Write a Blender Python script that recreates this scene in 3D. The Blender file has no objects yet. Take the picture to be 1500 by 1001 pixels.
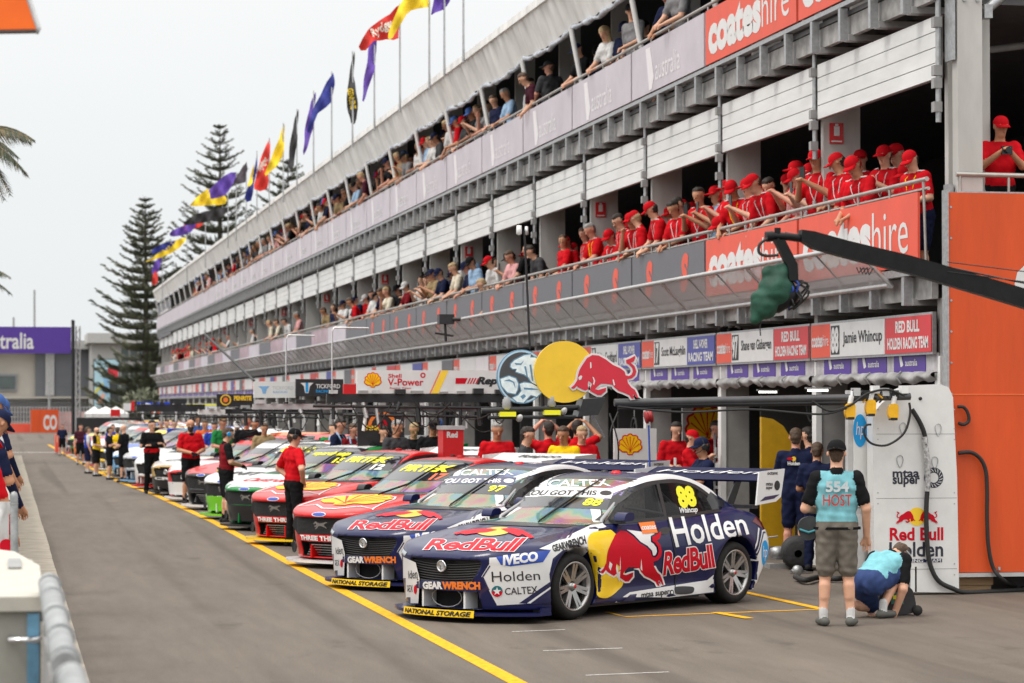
import bpy, bmesh, math, random
import numpy as np
from mathutils import Vector, Matrix
from mathutils.bvhtree import BVHTree
random.seed(7); np.random.seed(7)
R = math.radians
SC = bpy.context.scene
COL = SC.collection

# ------------------------------------------------------------------ camera, sky, sun, exposure
FPX, CAMH = 3800.0, 2.2                       # focal length in photo pixels (1500 wide), eye height
TH, PIT = math.atan(742 / FPX), math.atan(89.5 / FPX)
cd = bpy.data.cameras.new('camera'); CAM = bpy.data.objects.new('camera', cd); COL.objects.link(CAM)
cd.sensor_width = 36; cd.lens = FPX / 1500 * 36
cd.clip_start = 0.5; cd.clip_end = 3000
CAM.location = (0, 0, CAMH); CAM.rotation_euler = (R(90) + PIT, 0, -TH)
cd.dof.use_dof = True; cd.dof.focus_distance = 27.5; cd.dof.aperture_fstop = 3.2
SC.camera = CAM
wd = bpy.data.worlds.new('World'); SC.world = wd; wd.use_nodes = True
nt = wd.node_tree; bg = nt.nodes['Background']
sk = nt.nodes.new('ShaderNodeTexSky'); sk.sky_type = 'NISHITA'; sk.sun_disc = False
SUN_EL, SUN_AZ = 58, 250
sk.sun_elevation = R(SUN_EL); sk.sun_rotation = R(SUN_AZ)
hs = nt.nodes.new('ShaderNodeHueSaturation'); hs.inputs['Saturation'].default_value = 0.12
hs.inputs['Value'].default_value = 0.05
nt.links.new(sk.outputs[0], hs.inputs['Color'])
tc = nt.nodes.new('ShaderNodeTexCoord'); sx = nt.nodes.new('ShaderNodeSeparateXYZ')
nt.links.new(tc.outputs['Generated'], sx.inputs[0])
rp = nt.nodes.new('ShaderNodeValToRGB')       # overcast cloud layer: three times brighter overhead than at the horizon
rp.color_ramp.elements[0].position = 0.0; rp.color_ramp.elements[0].color = (.775, .812, .822, 1)
e = rp.color_ramp.elements.new(.09); e.color = (.815, .838, .842, 1)
e = rp.color_ramp.elements.new(.2); e.color = (.91, .92, .92, 1)
rp.color_ramp.elements[-1].position = 1.0; rp.color_ramp.elements[-1].color = (2.36, 2.30, 2.22, 1)
cn = nt.nodes.new('ShaderNodeTexNoise'); cn.inputs['Scale'].default_value = 2.2; cn.inputs['Detail'].default_value = 4
mpn = nt.nodes.new('ShaderNodeMapping'); mpn.inputs['Scale'].default_value = (1, 1, 5)
nt.links.new(tc.outputs['Generated'], mpn.inputs[0]); nt.links.new(mpn.outputs[0], cn.inputs['Vector'])
cm = nt.nodes.new('ShaderNodeMapRange'); cm.inputs[3].default_value = .95; cm.inputs[4].default_value = 1.05
nt.links.new(cn.outputs['Fac'], cm.inputs[0])
mul = nt.nodes.new('ShaderNodeMix'); mul.data_type = 'RGBA'; mul.blend_type = 'MULTIPLY'; mul.inputs[0].default_value = 1
nt.links.new(sx.outputs['Z'], rp.inputs[0]); nt.links.new(rp.outputs[0], mul.inputs[6]); nt.links.new(cm.outputs[0], mul.inputs[7])
add = nt.nodes.new('ShaderNodeMix'); add.data_type = 'RGBA'; add.blend_type = 'ADD'; add.inputs[0].default_value = .25
nt.links.new(mul.outputs[2], add.inputs[6]); nt.links.new(hs.outputs[0], add.inputs[7])
nt.links.new(add.outputs[2], bg.inputs['Color']); bg.inputs['Strength'].default_value = 1.0
sl = bpy.data.lights.new('sun', 'SUN'); sl.energy = 1.5; sl.angle = R(16); sl.color = (1, .94, .86)
so = bpy.data.objects.new('sun', sl); COL.objects.link(so)
SD = Vector((math.sin(R(SUN_AZ)) * math.cos(R(SUN_EL)), math.cos(R(SUN_AZ)) * math.cos(R(SUN_EL)), math.sin(R(SUN_EL))))
so.rotation_euler = SD.to_track_quat('Z', 'Y').to_euler()
SC.view_settings.view_transform = 'Standard'; SC.view_settings.look = 'None'
SC.view_settings.exposure = 0.0; SC.view_settings.gamma = 1
SC.render.engine = 'CYCLES'; SC.cycles.max_bounces = 6; SC.cycles.transparent_max_bounces = 8
SC.cycles.caustics_reflective = False; SC.cycles.caustics_refractive = False

# where a photo pixel (1500 x 1001) meets a plane of the real place
_fw = np.array([math.sin(TH) * math.cos(PIT), math.cos(TH) * math.cos(PIT), math.sin(PIT)])
_rt = np.array([math.cos(TH), -math.sin(TH), 0]); _up = np.cross(_rt, _fw); _C = np.array([0, 0, CAMH])
def at(u, v, axis, val):
    d = _fw * FPX + _rt * (u - 750) + _up * (500.5 - v)
    return _C + d * ((val - _C[axis]) / d[axis])
def G(u, v, z=0.0): return at(u, v, 2, z)
def FX(u, v, w): return at(u, v, 0, w)        # on the plane X = w (parallel to the lane)
def FY(u, v, s): return at(u, v, 1, s)        # on the plane Y = s (across the lane)

# ------------------------------------------------------------------ materials
_M = {}
def M(name, col=(.5, .5, .5), rough=.6, metal=0., var=.08, scale=6., bump=0., coat=0., spec=.5, emit=0., stretch=None, streak=None):
    if name in _M: return _M[name]
    m = bpy.data.materials.new(name); m.use_nodes = True; n = m.node_tree; b = n.nodes['Principled BSDF']; L = n.links
    b.inputs['Roughness'].default_value = rough; b.inputs['Metallic'].default_value = metal
    b.inputs['Coat Weight'].default_value = coat; b.inputs['Coat Roughness'].default_value = .05
    b.inputs['Specular IOR Level'].default_value = spec
    c = tuple(col) + (1,)
    b.inputs['Base Color'].default_value = c; m.diffuse_color = c
    if var > 0:
        t = n.nodes.new('ShaderNodeTexCoord'); z = n.nodes.new('ShaderNodeTexNoise')
        z.inputs['Scale'].default_value = scale; z.inputs['Detail'].default_value = 5; z.inputs['Roughness'].default_value = .6
        if stretch:
            mp = n.nodes.new('ShaderNodeMapping'); mp.inputs['Scale'].default_value = stretch
            L.new(t.outputs['Object'], mp.inputs[0]); L.new(mp.outputs[0], z.inputs['Vector'])
        else: L.new(t.outputs['Object'], z.inputs['Vector'])
        r = n.nodes.new('ShaderNodeValToRGB')
        lo, hi = max(0, 1 - var * 1.6), 1 + var * 1.6
        r.color_ramp.elements[0].position = .3; r.color_ramp.elements[0].color = tuple(x * lo for x in col) + (1,)
        r.color_ramp.elements[1].position = .7; r.color_ramp.elements[1].color = tuple(min(1, x * hi) for x in col) + (1,)
        L.new(z.outputs['Fac'], r.inputs[0]); L.new(r.outputs[0], b.inputs['Base Color'])
        q = n.nodes.new('ShaderNodeMapRange'); q.inputs[3].default_value = max(0, rough - .08); q.inputs[4].default_value = min(1, rough + .08)
        L.new(z.outputs['Fac'], q.inputs[0]); L.new(q.outputs[0], b.inputs['Roughness'])
        if bump > 0:
            bp = n.nodes.new('ShaderNodeBump'); bp.inputs['Strength'].default_value = bump; bp.inputs['Distance'].default_value = .02
            L.new(z.outputs['Fac'], bp.inputs['Height']); L.new(bp.outputs[0], b.inputs['Normal'])
    if emit > 0:
        b.inputs['Emission Color'].default_value = c; b.inputs['Emission Strength'].default_value = emit
    _M[name] = m; return m
def srgb(r, g, b): return tuple(((x / 255) / 12.92 if x < 11 else ((x / 255 + .055) / 1.055) ** 2.4) for x in (r, g, b))

# ------------------------------------------------------------------ meshes and things
def link(o, parent=None):
    COL.objects.link(o)
    if parent is not None: o.parent = parent
    return o
def rawmesh(name, V, F, mats, midx=None, smooth=None):
    me = bpy.data.meshes.new(name)
    V = np.asarray(V, dtype=np.float32).reshape(-1, 3)
    ln = np.fromiter((len(f) for f in F), dtype=np.int32, count=len(F))
    lv = np.fromiter((i for f in F for i in f), dtype=np.int32, count=int(ln.sum()))
    me.vertices.add(len(V)); me.vertices.foreach_set('co', V.ravel())
    me.loops.add(len(lv)); me.loops.foreach_set('vertex_index', lv)
    me.polygons.add(len(F)); st = np.concatenate(([0], np.cumsum(ln)[:-1])) if len(ln) else np.zeros(0)
    me.polygons.foreach_set('loop_start', st.astype(np.int32)); me.polygons.foreach_set('loop_total', ln)
    for m in mats: me.materials.append(m)
    if midx is not None: me.polygons.foreach_set('material_index', np.asarray(midx, dtype=np.int32))
    sm = np.zeros(len(F), dtype=bool) if smooth is None else np.asarray(smooth, dtype=bool)
    me.polygons.foreach_set('use_smooth', sm)
    me.update(calc_edges=True); me.validate()
    return me
class MB:
    def __init__(s): s.V = []; s.F = []; s.I = []; s.S = []; s.mats = []
    def mi(s, m):
        if m not in s.mats: s.mats.append(m)
        return s.mats.index(m)
    def add(s, V, F, m, smooth=False):
        o = len(s.V); i = s.mi(m); s.V.extend(tuple(map(float, v)) for v in V)
        for f in F: s.F.append(tuple(int(k) + o for k in f)); s.I.append(i); s.S.append(smooth)
        return s
    def box(s, a, b, m, mat=None):
        (x0, y0, z0), (x1, y1, z1) = a, b
        V = [(x, y, z) for x in (x0, x1) for y in (y0, y1) for z in (z0, z1)]
        if mat is not None: V = [tuple(mat @ Vector(v)) for v in V]
        flip = (x1 - x0) * (y1 - y0) * (z1 - z0) < 0
        F = [(0, 1, 3, 2), (4, 6, 7, 5), (0, 4, 5, 1), (2, 3, 7, 6), (0, 2, 6, 4), (1, 5, 7, 3)]
        if flip: F = [f[::-1] for f in F]
        return s.add(V, F, m)
    def tube(s, P, r, m, n=8, caps=True, closed=False):
        P = [Vector(p) for p in P]; k = len(P); rr = r if isinstance(r, (list, tuple)) else [r] * k
        V = []; up = None
        for i in range(k):
            a = P[i - 1] if (i > 0 or closed) else P[i]; b = P[(i + 1) % k] if (i < k - 1 or closed) else P[i]
            t = (b - a).normalized()
            if up is None: up = Vector((0, 0, 1)) if abs(t.z) < .9 else Vector((1, 0, 0))
            x = t.cross(up).normalized(); y = x.cross(t).normalized(); up = y
            for j in range(n):
                w = 2 * math.pi * j / n; V.append(P[i] + (x * math.cos(w) + y * math.sin(w)) * rr[i])
        F = []
        for i in range(k if closed else k - 1):
            for j in range(n):
                a = i * n + j; b = i * n + (j + 1) % n; c = ((i + 1) % k) * n + (j + 1) % n; d = ((i + 1) % k) * n + j
                F.append((a, b, c, d))
        s.add(V, F, m, True)
        if caps and not closed:
            s.add(V[:n], [tuple(range(n - 1, -1, -1))], m); s.add(V[-n:], [tuple(range(n))], m)
        return s
    def lathe(s, prof, m, n=32, mat=None, close=False):      # prof: (radius, height) about local Z
        V = []; k = len(prof)
        for r, z in prof:
            for j in range(n):
                w = 2 * math.pi * j / n; v = Vector((r * math.cos(w), r * math.sin(w), z)); V.append(tuple(mat @ v) if mat is not None else tuple(v))
        F = [(i * n + j, i * n + (j + 1) % n, ((i + 1) % k) * n + (j + 1) % n, ((i + 1) % k) * n + j) for i in range(k if close else k - 1) for j in range(n)]
        return s.add(V, F, m, True)
    def prism(s, poly, d0, d1, m, fr):                        # fr: (origin, ex, ey, en) frame of the 2D outline
        o, ex, ey, en = [Vector(q) for q in fr]; n = len(poly)
        V = [o + ex * x + ey * y + en * d0 for x, y in poly] + [o + ex * x + ey * y + en * d1 for x, y in poly]
        F = [tuple(range(n - 1, -1, -1)), tuple(range(n, 2 * n))] + [(i, (i + 1) % n, n + (i + 1) % n, n + i) for i in range(n)]
        return s.add(V, F, m)
    def flat(s, sh, m, fr, d=0.0):                            # 2D filled shape (verts, faces) laid on a frame
        o, ex, ey, en = [Vector(q) for q in fr]
        return s.add([o + ex * x + ey * y + en * d for x, y in sh[0]], sh[1], m)
    def build(s, name, parent=None, loc=None):
        me = rawmesh(name, s.V, s.F, s.mats, s.I, s.S); o = bpy.data.objects.new(name, me)
        if loc is not None: o.location = loc
        return link(o, parent)
def tag(o, label=None, cat=None, group=None, kind=None):
    if label: o['label'] = label
    if cat: o['category'] = cat
    if group: o['group'] = group
    if kind: o['kind'] = kind
    return o
def empty(name, loc=(0, 0, 0), rz=0., label=None, cat=None, group=None):
    o = bpy.data.objects.new(name, None); o.location = loc; o.rotation_euler = (0, 0, rz); o.empty_display_size = .2
    COL.objects.link(o); return tag(o, label, cat, group)
def dup(o, parent=None):
    c = o.copy(); COL.objects.link(c)
    if parent is not None: c.parent = parent; c.matrix_parent_inverse = o.matrix_parent_inverse
    for ch in o.children: dup(ch, c)
    return c
# 2D shapes: text and outlines, filled by Blender's own curve filling
_SH = {}
def _fill(cu):
    o = bpy.data.objects.new('tmp', cu); me = bpy.data.meshes.new_from_object(o)
    V = np.empty(len(me.vertices) * 3); me.vertices.foreach_get('co', V); V = V.reshape(-1, 3)[:, :2].copy()
    F = [tuple(p.vertices) for p in me.polygons]
    bpy.data.objects.remove(o); bpy.data.curves.remove(cu); bpy.data.meshes.remove(me)
    return V, F
def text(s, w, h=None, bold=0., shear=0., align='C', sp=1.0):
    key = (s, bold, shear, sp)
    if key not in _SH:
        cu = bpy.data.curves.new('t', 'FONT'); cu.body = s; cu.size = 1; cu.offset = bold; cu.shear = shear; cu.resolution_u = 3; cu.space_character = sp
        cu.fill_mode = 'FRONT'
        V, F = _fill(cu)
        # base box measured from the unbolded text so an outline stays concentric with it
        lo, hi = V.min(0) + bold, V.max(0) - bold
        _SH[key] = ((V - lo), F, hi - lo)
    V, F, sz = _SH[key]
    k = w / sz[0]; ky = (h / sz[1]) if h else k
    V = V * [k, ky]
    if align == 'C': V = V - [w / 2, sz[1] * ky / 2]
    return V, F
def outline(*polys):
    cu = bpy.data.curves.new('p', 'CURVE'); cu.dimensions = '2D'; cu.fill_mode = 'FRONT'
    for p in polys:
        sp = cu.splines.new('POLY'); sp.points.add(len(p) - 1); sp.use_cyclic_u = True
        for q, (x, y) in zip(sp.points, p): q.co = (x, y, 0, 1)
    return _fill(cu)
def xf(sh, sx=1, sy=None, dx=0, dy=0, rot=0.):
    sy = sx if sy is None else sy; V = np.asarray(sh[0]) * [sx, sy]; c, s_ = math.cos(rot), math.sin(rot)
    return V @ np.array([[c, s_], [-s_, c]]) + [dx, dy], sh[1]
def rect(w, h, cx=0, cy=0): return np.array([(cx - w / 2, cy - h / 2), (cx + w / 2, cy - h / 2), (cx + w / 2, cy + h / 2), (cx - w / 2, cy + h / 2)]), [(0, 1, 2, 3)]
def disc(r, n=32, cx=0, cy=0, ry=None): return np.array([(cx + r * math.cos(6.28319 * i / n), cy + (ry or r) * math.sin(6.28319 * i / n)) for i in range(n)]), [tuple(range(n))]
def spline(P, n=8, closed=True):
    P = np.asarray(P, float); out = []; k = len(P)
    for i in range(k if closed else k - 1):
        a, b, c, d = P[(i - 1) % k] if closed or i > 0 else P[0], P[i], P[(i + 1) % k], P[(i + 2) % k] if closed or i + 2 < k else P[-1]
        for j in range(n):
            t = j / n; out.append(.5 * (2 * b + (c - a) * t + (2 * a - 5 * b + 4 * c - d) * t * t + (3 * b - a - 3 * c + d) * t ** 3))
    if not closed: out.append(P[-1])
    return np.array(out)
def grow(P, d):                                               # push a closed outline out by d
    P = np.asarray(P, float); A = np.roll(P, 1, 0); B = np.roll(P, -1, 0); t = B - A
    n = np.stack([t[:, 1], -t[:, 0]], 1); n /= np.linalg.norm(n, axis=1)[:, None] + 1e-9
    x, y = P[:, 0], P[:, 1]; area = (x * np.roll(y, -1) - np.roll(x, -1) * y).sum()
    return P + n * (d if area > 0 else -d)

# common paints
WHITE = M('white_paint', (.78, .78, .77), .45, var=.04); BLACK = M('black_paint', (.015, .015, .017), .45, var=.2)
STEEL = M('galvanised_steel', (.42, .43, .44), .45, .7, var=.12, scale=20); ALU = M('aluminium', (.62, .62, .62), .38, .75, var=.08)
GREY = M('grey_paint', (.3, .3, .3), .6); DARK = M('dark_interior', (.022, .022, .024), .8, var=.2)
ORANGE = M('orange_vinyl', srgb(214, 80, 26), .5, var=.08, scale=.9, bump=.5, stretch=(3.5, 3.5, .5)); CORAL = M('coral_vinyl', srgb(226, 88, 66), .55, var=.05, scale=2)
RED = M('red_paint', srgb(205, 20, 28), .4, var=.05); YEL = M('yellow_paint', srgb(240, 200, 30), .45, var=.05)
NAVY = M('navy_paint', srgb(28, 34, 82), .3, var=.04); PURPLE = M('purple_vinyl', srgb(82, 52, 150), .5, var=.06, scale=2)
RUBBER = M('black_rubber', (.02, .02, .02), .7, var=.2, scale=30); BLUE = M('blue_paint', srgb(30, 70, 190), .4)
# ------------------------------------------------------------------ ground
def asphalt():
    m = bpy.data.materials.new('asphalt'); m.use_nodes = True; n = m.node_tree; b = n.nodes['Principled BSDF']; L = n.links
    t = n.nodes.new('ShaderNodeTexCoord')
    def noise(sc, det, st=None, rough=.6):
        z = n.nodes.new('ShaderNodeTexNoise'); z.inputs['Scale'].default_value = sc; z.inputs['Detail'].default_value = det; z.inputs['Roughness'].default_value = rough
        mp = n.nodes.new('ShaderNodeMapping'); mp.inputs['Scale'].default_value = st or (1, 1, 1)
        L.new(t.outputs['Object'], mp.inputs[0]); L.new(mp.outputs[0], z.inputs['Vector']); return z
    def ramp(z, p0, c0, p1, c1):
        r = n.nodes.new('ShaderNodeValToRGB'); r.color_ramp.elements[0].position = p0; r.color_ramp.elements[1].position = p1
        r.color_ramp.elements[0].color = (*c0, 1); r.color_ramp.elements[1].color = (*c1, 1); L.new(z.outputs['Fac'], r.inputs[0]); return r
    big = ramp(noise(.35, 6, (1, .25, 1)), .3, (.128, .108, .090), .7, (.170, .145, .122))
    fine = ramp(noise(70, 4, None, .8), .3, (.55, .55, .55), .72, (1.35, 1.33, 1.3))
    mid = ramp(noise(3.5, 6, (1, .12, 1), .7), .35, (.86, .86, .86), .65, (1.08, 1.08, 1.08))
    stain = ramp(noise(1.1, 5, (1, .5, 1), .7), .60, (1, 1, 1), .72, (.62, .61, .60))
    tyre = ramp(noise(1.6, 2, (1, .012, 1), .4), .56, (1, 1, 1), .66, (.70, .69, .68)); worn = ramp(noise(.18, 4, (3, .3, 1)), .55, (1, 1, 1), .75, (1.16, 1.15, 1.13)); spot = ramp(noise(7, 2), .72, (1, 1, 1), .78, (.55, .54, .53))
    def mulc(a, c):
        x = n.nodes.new('ShaderNodeMix'); x.data_type = 'RGBA'; x.blend_type = 'MULTIPLY'; x.inputs[0].default_value = 1
        L.new(a, x.inputs[6]); L.new(c.outputs[0], x.inputs[7]); return x.outputs[2]
    c = mulc(mulc(mulc(mulc(mulc(mulc(big.outputs[0], fine), mid), stain), tyre), worn), spot); L.new(c, b.inputs['Base Color'])
    b.inputs['Roughness'].default_value = .82; b.inputs['Specular IOR Level'].default_value = .3
    bp = n.nodes.new('ShaderNodeBump'); bp.inputs['Strength'].default_value = .5; bp.inputs['Distance'].default_value = .006
    L.new(noise(90, 3).outputs['Fac'], bp.inputs['Height']); L.new(bp.outputs[0], b.inputs['Normal'])
    return m
ASPH = asphalt()
g = MB(); g.add([(-1500, -300, 0), (1500, -300, 0), (1500, 2500, 0), (-1500, 2500, 0)], [(0, 1, 2, 3)], ASPH)
tag(g.build('ground'), kind='structure')
# yellow pit line: a worn painted strip that bends left towards the far end
LINE = [(4.02, 5), (3.95, 21), (3.84, 35), (3.78, 48), (3.52, 62), (3.12, 73), (2.85, 88), (2.52, 111), (2.2, 140)]
def line_w(s): return float(np.interp(s, [p[1] for p in LINE], [p[0] for p in LINE]))
YLINE = M('yellow_road_paint', srgb(224, 166, 28), .8, var=.20, scale=16, spec=.2)
WLINE = M('white_road_paint', (.62, .61, .58), .7, var=.2, scale=30)
def strip(pts, w, m, name, z=.004):
    V = []; P = [Vector((x, y, 0)) for x, y in pts]
    for i, p in enumerate(P):
        t = (P[min(i + 1, len(P) - 1)] - P[max(i - 1, 0)]).normalized(); nrm = Vector((t.y, -t.x, 0))
        V += [(p - nrm * w / 2) + Vector((0, 0, z)), (p + nrm * w / 2) + Vector((0, 0, z))]
    b = MB(); b.add(V, [(2 * i, 2 * i + 1, 2 * i + 3, 2 * i + 2) for i in range(len(P) - 1)], m)
    return tag(b.build(name), kind='structure')
strip([(line_w(s), s) for s in np.arange(4, 140, 2.)], .15, YLINE, 'yellow_line')
def gxy(u, v): p = G(u, v); return (p[0], p[1])
strip([gxy(888, 897), gxy(916, 904), gxy(1204, 893)], .07, YLINE, 'bay_line')
strip([gxy(1204, 893), gxy(1090, 868), gxy(1060, 862)], .11, YLINE, 'bay_line', .006)
strip([gxy(1048, 898), gxy(1098, 907)], .11, YLINE, 'bay_line', .008)
for a, b_ in (((750, 926), (828, 923)), ((796, 954), (912, 950)), ((858, 990), (980, 985))):
    strip([gxy(*a), gxy(*b_)], .03, WLINE, 'white_mark')
strip([(-1.3, 116.4), (2.4, 116.4)], .55, WLINE, 'white_line')
# pale concrete strip along the pit wall, cast in slabs
CONC = M('pale_concrete', (.36, .32, .26), .8, var=.14, scale=3, bump=.2)
b = MB()
s0 = 6.0; k = 0
while s0 < 108:
    L_ = 2.4; j = .006 * math.sin(k * 5.1); b.box((.12, s0, -.1), (.66 + j, s0 + L_ - .02, .02), CONC); s0 += L_; k += 1
tag(b.build('concrete_strip'), kind='structure')

# ------------------------------------------------------------------ pit building
BAY, S0, NB, WF, WB = 4.75, 28.95, 33, 10.8, 10.56
END = S0 + BAY * NB
def js(k): return S0 + BAY * k
CON = M('grey_concrete', (.30, .29, .28), .75, var=.1, scale=2.5); PIER = M('pale_pier', (.50, .49, .47), .7, var=.1, scale=2, stretch=(1, 1, .3))
SLAB = M('galvanised_deck', (.13, .13, .135), .55, .3, var=.15, scale=4)  # deck colour set darker to stand in for the shade under it
def panelmat():
    m = M('white_sheet_panel', (.72, .73, .73), .5, var=.07, scale=1.3, stretch=(.6, .6, 2.5)); return m
PANEL = panelmat()
CANV = M('white_canvas', (.80, .80, .79), .8, var=.10, scale=1.6, bump=.35, spec=.2, stretch=(1.2, 1.6, .35))
CANVR = M('rolled_clear_vinyl', (.46, .50, .57), .25, var=.25, scale=5, bump=.8)
BLDG = empty('pit_building', (WF, S0, 0), 0, 'long three storey pit building with garages, white panels and spectator balconies', 'building')
def bpart(mb, name, parent=BLDG):
    o = mb.build(name, parent); 
    if parent is BLDG: o.location = (-WF, -S0, 0)
    return o
Z1, Z2 = 3.78, 7.26                    # deck levels
XB = WF + 11                           # back of the building
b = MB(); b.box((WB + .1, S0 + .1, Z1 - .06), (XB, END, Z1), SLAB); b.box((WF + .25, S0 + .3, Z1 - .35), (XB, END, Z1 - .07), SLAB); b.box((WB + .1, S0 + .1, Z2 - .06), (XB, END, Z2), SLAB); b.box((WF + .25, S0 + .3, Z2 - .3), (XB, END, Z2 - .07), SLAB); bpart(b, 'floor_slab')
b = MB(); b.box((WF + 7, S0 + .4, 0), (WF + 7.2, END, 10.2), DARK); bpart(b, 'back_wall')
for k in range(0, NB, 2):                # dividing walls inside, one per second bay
    b = MB(); b.box((WF + .62, js(k) + .02, .0), (WF + 7, js(k) + .1, Z1 - .35), M('partition_shade_grey', (.07, .07, .072), .8)); bpart(b, 'garage_partition')  # wall grey set darker to stand in for shade inside the garages
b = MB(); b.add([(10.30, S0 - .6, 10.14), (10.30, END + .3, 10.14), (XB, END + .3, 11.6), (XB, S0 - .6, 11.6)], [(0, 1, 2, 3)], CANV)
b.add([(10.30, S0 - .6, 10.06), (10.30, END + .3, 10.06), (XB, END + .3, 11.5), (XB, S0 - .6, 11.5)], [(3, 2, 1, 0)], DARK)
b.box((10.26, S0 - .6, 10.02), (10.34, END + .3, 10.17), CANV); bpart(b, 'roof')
for k in range(NB + 1):
    s = js(k)
    b = MB(); b.box((WF, s, 0), (WF + .42, s + .14, Z1 - .35), CON); b.box((WF - .03, s - .02, 0), (WF + .05, s + .16, 2.75), WHITE); bpart(b, 'ground_pier')
    b = MB(); b.box((WF + .1, s + .02, Z1), (WF + .62, s + .14, 6.75), PIER); bpart(b, 'balcony_pier')
    b = MB(); b.tube([(10.50, s, 9.30), (10.70, s, 8.30), (10.85, s, Z2)], .05, WHITE, 8); b.box((WF + .5, s, Z2), (WF + .95, s + .1, 10.1), PIER); bpart(b, 'roof_post')
for k in range(NB):                     # one white slatted panel hung under the upper deck in each bay
    b = MB(); s = js(k); top, bot = 6.78, 6.03; h = (top - bot) / 4
    for i in range(4):
        z = bot + i * h; b.box((WF - .02 + .0, s + .09, z + .006), (WF + .02, s + BAY - .09, z + h - .006), PANEL)
    b.box((WF + .022, s + .06, bot), (WF + .05, s + BAY - .06, top), GREY); bpart(b, 'slat_panel')
for k in range(NB + 1):                 # downpipe posts with clamps between the panels
    s = js(k); b = MB(); b.tube([(WF - .03, s, 5.5), (WF - .03, s, 7.4)], .035, STEEL, 8)
    for z in (5.62, 5.9, 6.05, 6.62, 6.95): b.box((WF - .10, s - .05, z), (WF - .0, s + .05, z + .12), GREY)
    bpart(b, 'panel_post')
nbr = 4
def brackets(zt, zb, name):
    far = MB()
    for i in range(NB * nbr):
        s = js(0) + BAY * (i + .5) / nbr
        b = MB() if i < 100 else far
        b.box((WB - .03, s - .045, zb), (WB + .07, s + .045, zt), STEEL); b.box((WB + .07, s - .1, zb), (WF + .4, s + .1, zb + .08), GREY)
        if i < 100: bpart(b, name)
    o = bpart(far, name); o['kind'] = 'stuff'
brackets(7.28, 6.86, 'deck_bracket'); brackets(3.70, 3.36, 'canopy_bracket')
TARP = M('grey_tarpaulin', (.34, .335, .33), .6, var=.3, scale=3, bump=.6)
b = MB(); b.box((WB + .12, S0, 6.93), (WB + .2, END, 7.19), TARP); b.box((WB + .12, S0, 3.42), (WB + .2, END, 3.70), TARP); bpart(b, 'edge_sheet')
b = MB(); b.box((WB - .02, S0, 7.29), (WB + .09, END, 7.35), STEEL); b.box((WB - .02, S0, 3.71), (WB + .09, END, 3.80), STEEL); bpart(b, 'edge_beam')
# canvas valance along the roof edge, with folds, and the roll of clear vinyl tied below it
ns = NB * 44; V = []; rows = 8
for i in range(ns + 1):
    s = S0 - .6 + (END + .3 - S0 + .6) * i / ns; t = (s - S0) / BAY
    for j in range(rows + 1):
        q = j / rows; fold = (.022 * math.sin(t * 6.28 * 3.1 + 1.3 * math.sin(t * 2)) + .022 * math.sin(t * 6.28 * 8.3 + math.sin(t * 5)) + .012 * math.sin(t * 6.28 * 17)) * min(1, q * 2.5)
        sag = -.10 * abs(math.sin(math.pi * t)) * q
        V.append((10.27 + .30 * q - fold, s, 10.12 - .74 * q + sag))
F = [(i * (rows + 1) + j, i * (rows + 1) + j + 1, (i + 1) * (rows + 1) + j + 1, (i + 1) * (rows + 1) + j) for i in range(ns) for j in range(rows)]
b = MB(); b.add(V, F, CANV, True); bpart(b, 'roof_valance')
for k in range(NB):
    P = []; rr = []
    for i in range(13):
        t = i / 12; P.append((10.58 + .02 * math.sin(t * 19 + k), js(k) + BAY * t, 9.34 - .10 * math.sin(math.pi * t) + .02 * math.sin(t * 31 + k * 2))); rr.append(.05 + .016 * math.sin(t * 23 + k))
    b = MB(); b.tube(P, rr, CANVR, 8); bpart(b, 'vinyl_roll')
# railings
RAIL = M('rail_steel', (.45, .43, .40), .4, .75, var=.1)
for nm, zt, zb in (('upper_railing', 8.31, 7.36), ('lower_railing', 4.82, 3.81)):
    b = MB(); b.tube([(WB + .02, S0 - .12, zt), (WB + .02, END, zt)], .028, RAIL, 8); b.tube([(WB + .04, S0 - .12, zt - .11), (WB + .04, END, zt - .11)], .022, RAIL, 6)
    for i in range(NB * 4 + 1):
        s = S0 + BAY * i / 4; b.tube([(WB + .05, s, zb), (WB + .02, s, zt)], .018, RAIL, 6, False)
    bpart(b, nm)
# sloping polycarbonate canopy over the garages
def glassmat(name, tint, alpha, rough=.06):
    m = bpy.data.materials.new(name); m.use_nodes = True; n = m.node_tree; L = n.links; out = n.nodes['Material Output']; b = n.nodes['Principled BSDF']
    b.inputs['Base Color'].default_value = (*tint, 1); b.inputs['Roughness'].default_value = rough
    t = n.nodes.new('ShaderNodeBsdfTransparent'); x = n.nodes.new('ShaderNodeMixShader'); t.inputs[0].default_value = (*[min(1, .6 + .4 * c) for c in tint], 1)
    x.inputs[0].default_value = alpha; L.new(t.outputs[0], x.inputs[1]); L.new(b.outputs[0], x.inputs[2]); L.new(x.outputs[0], out.inputs[0]); _M[name] = m; return m
POLYC = glassmat('clear_polycarbonate', (.74, .74, .75), .44, .1)
A = np.array([10.1, 0, 4.09]); B_ = np.array([10.52, 0, 3.62])
frame = MB(); CS = 30.0
frame.tube([(A[0], CS, A[2]), (A[0], END, A[2])], .035, ALU, 6); frame.tube([(B_[0], CS, B_[2]), (B_[0], END, B_[2])], .035, ALU, 6)
bpart(frame, 'canopy_frame')
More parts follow.
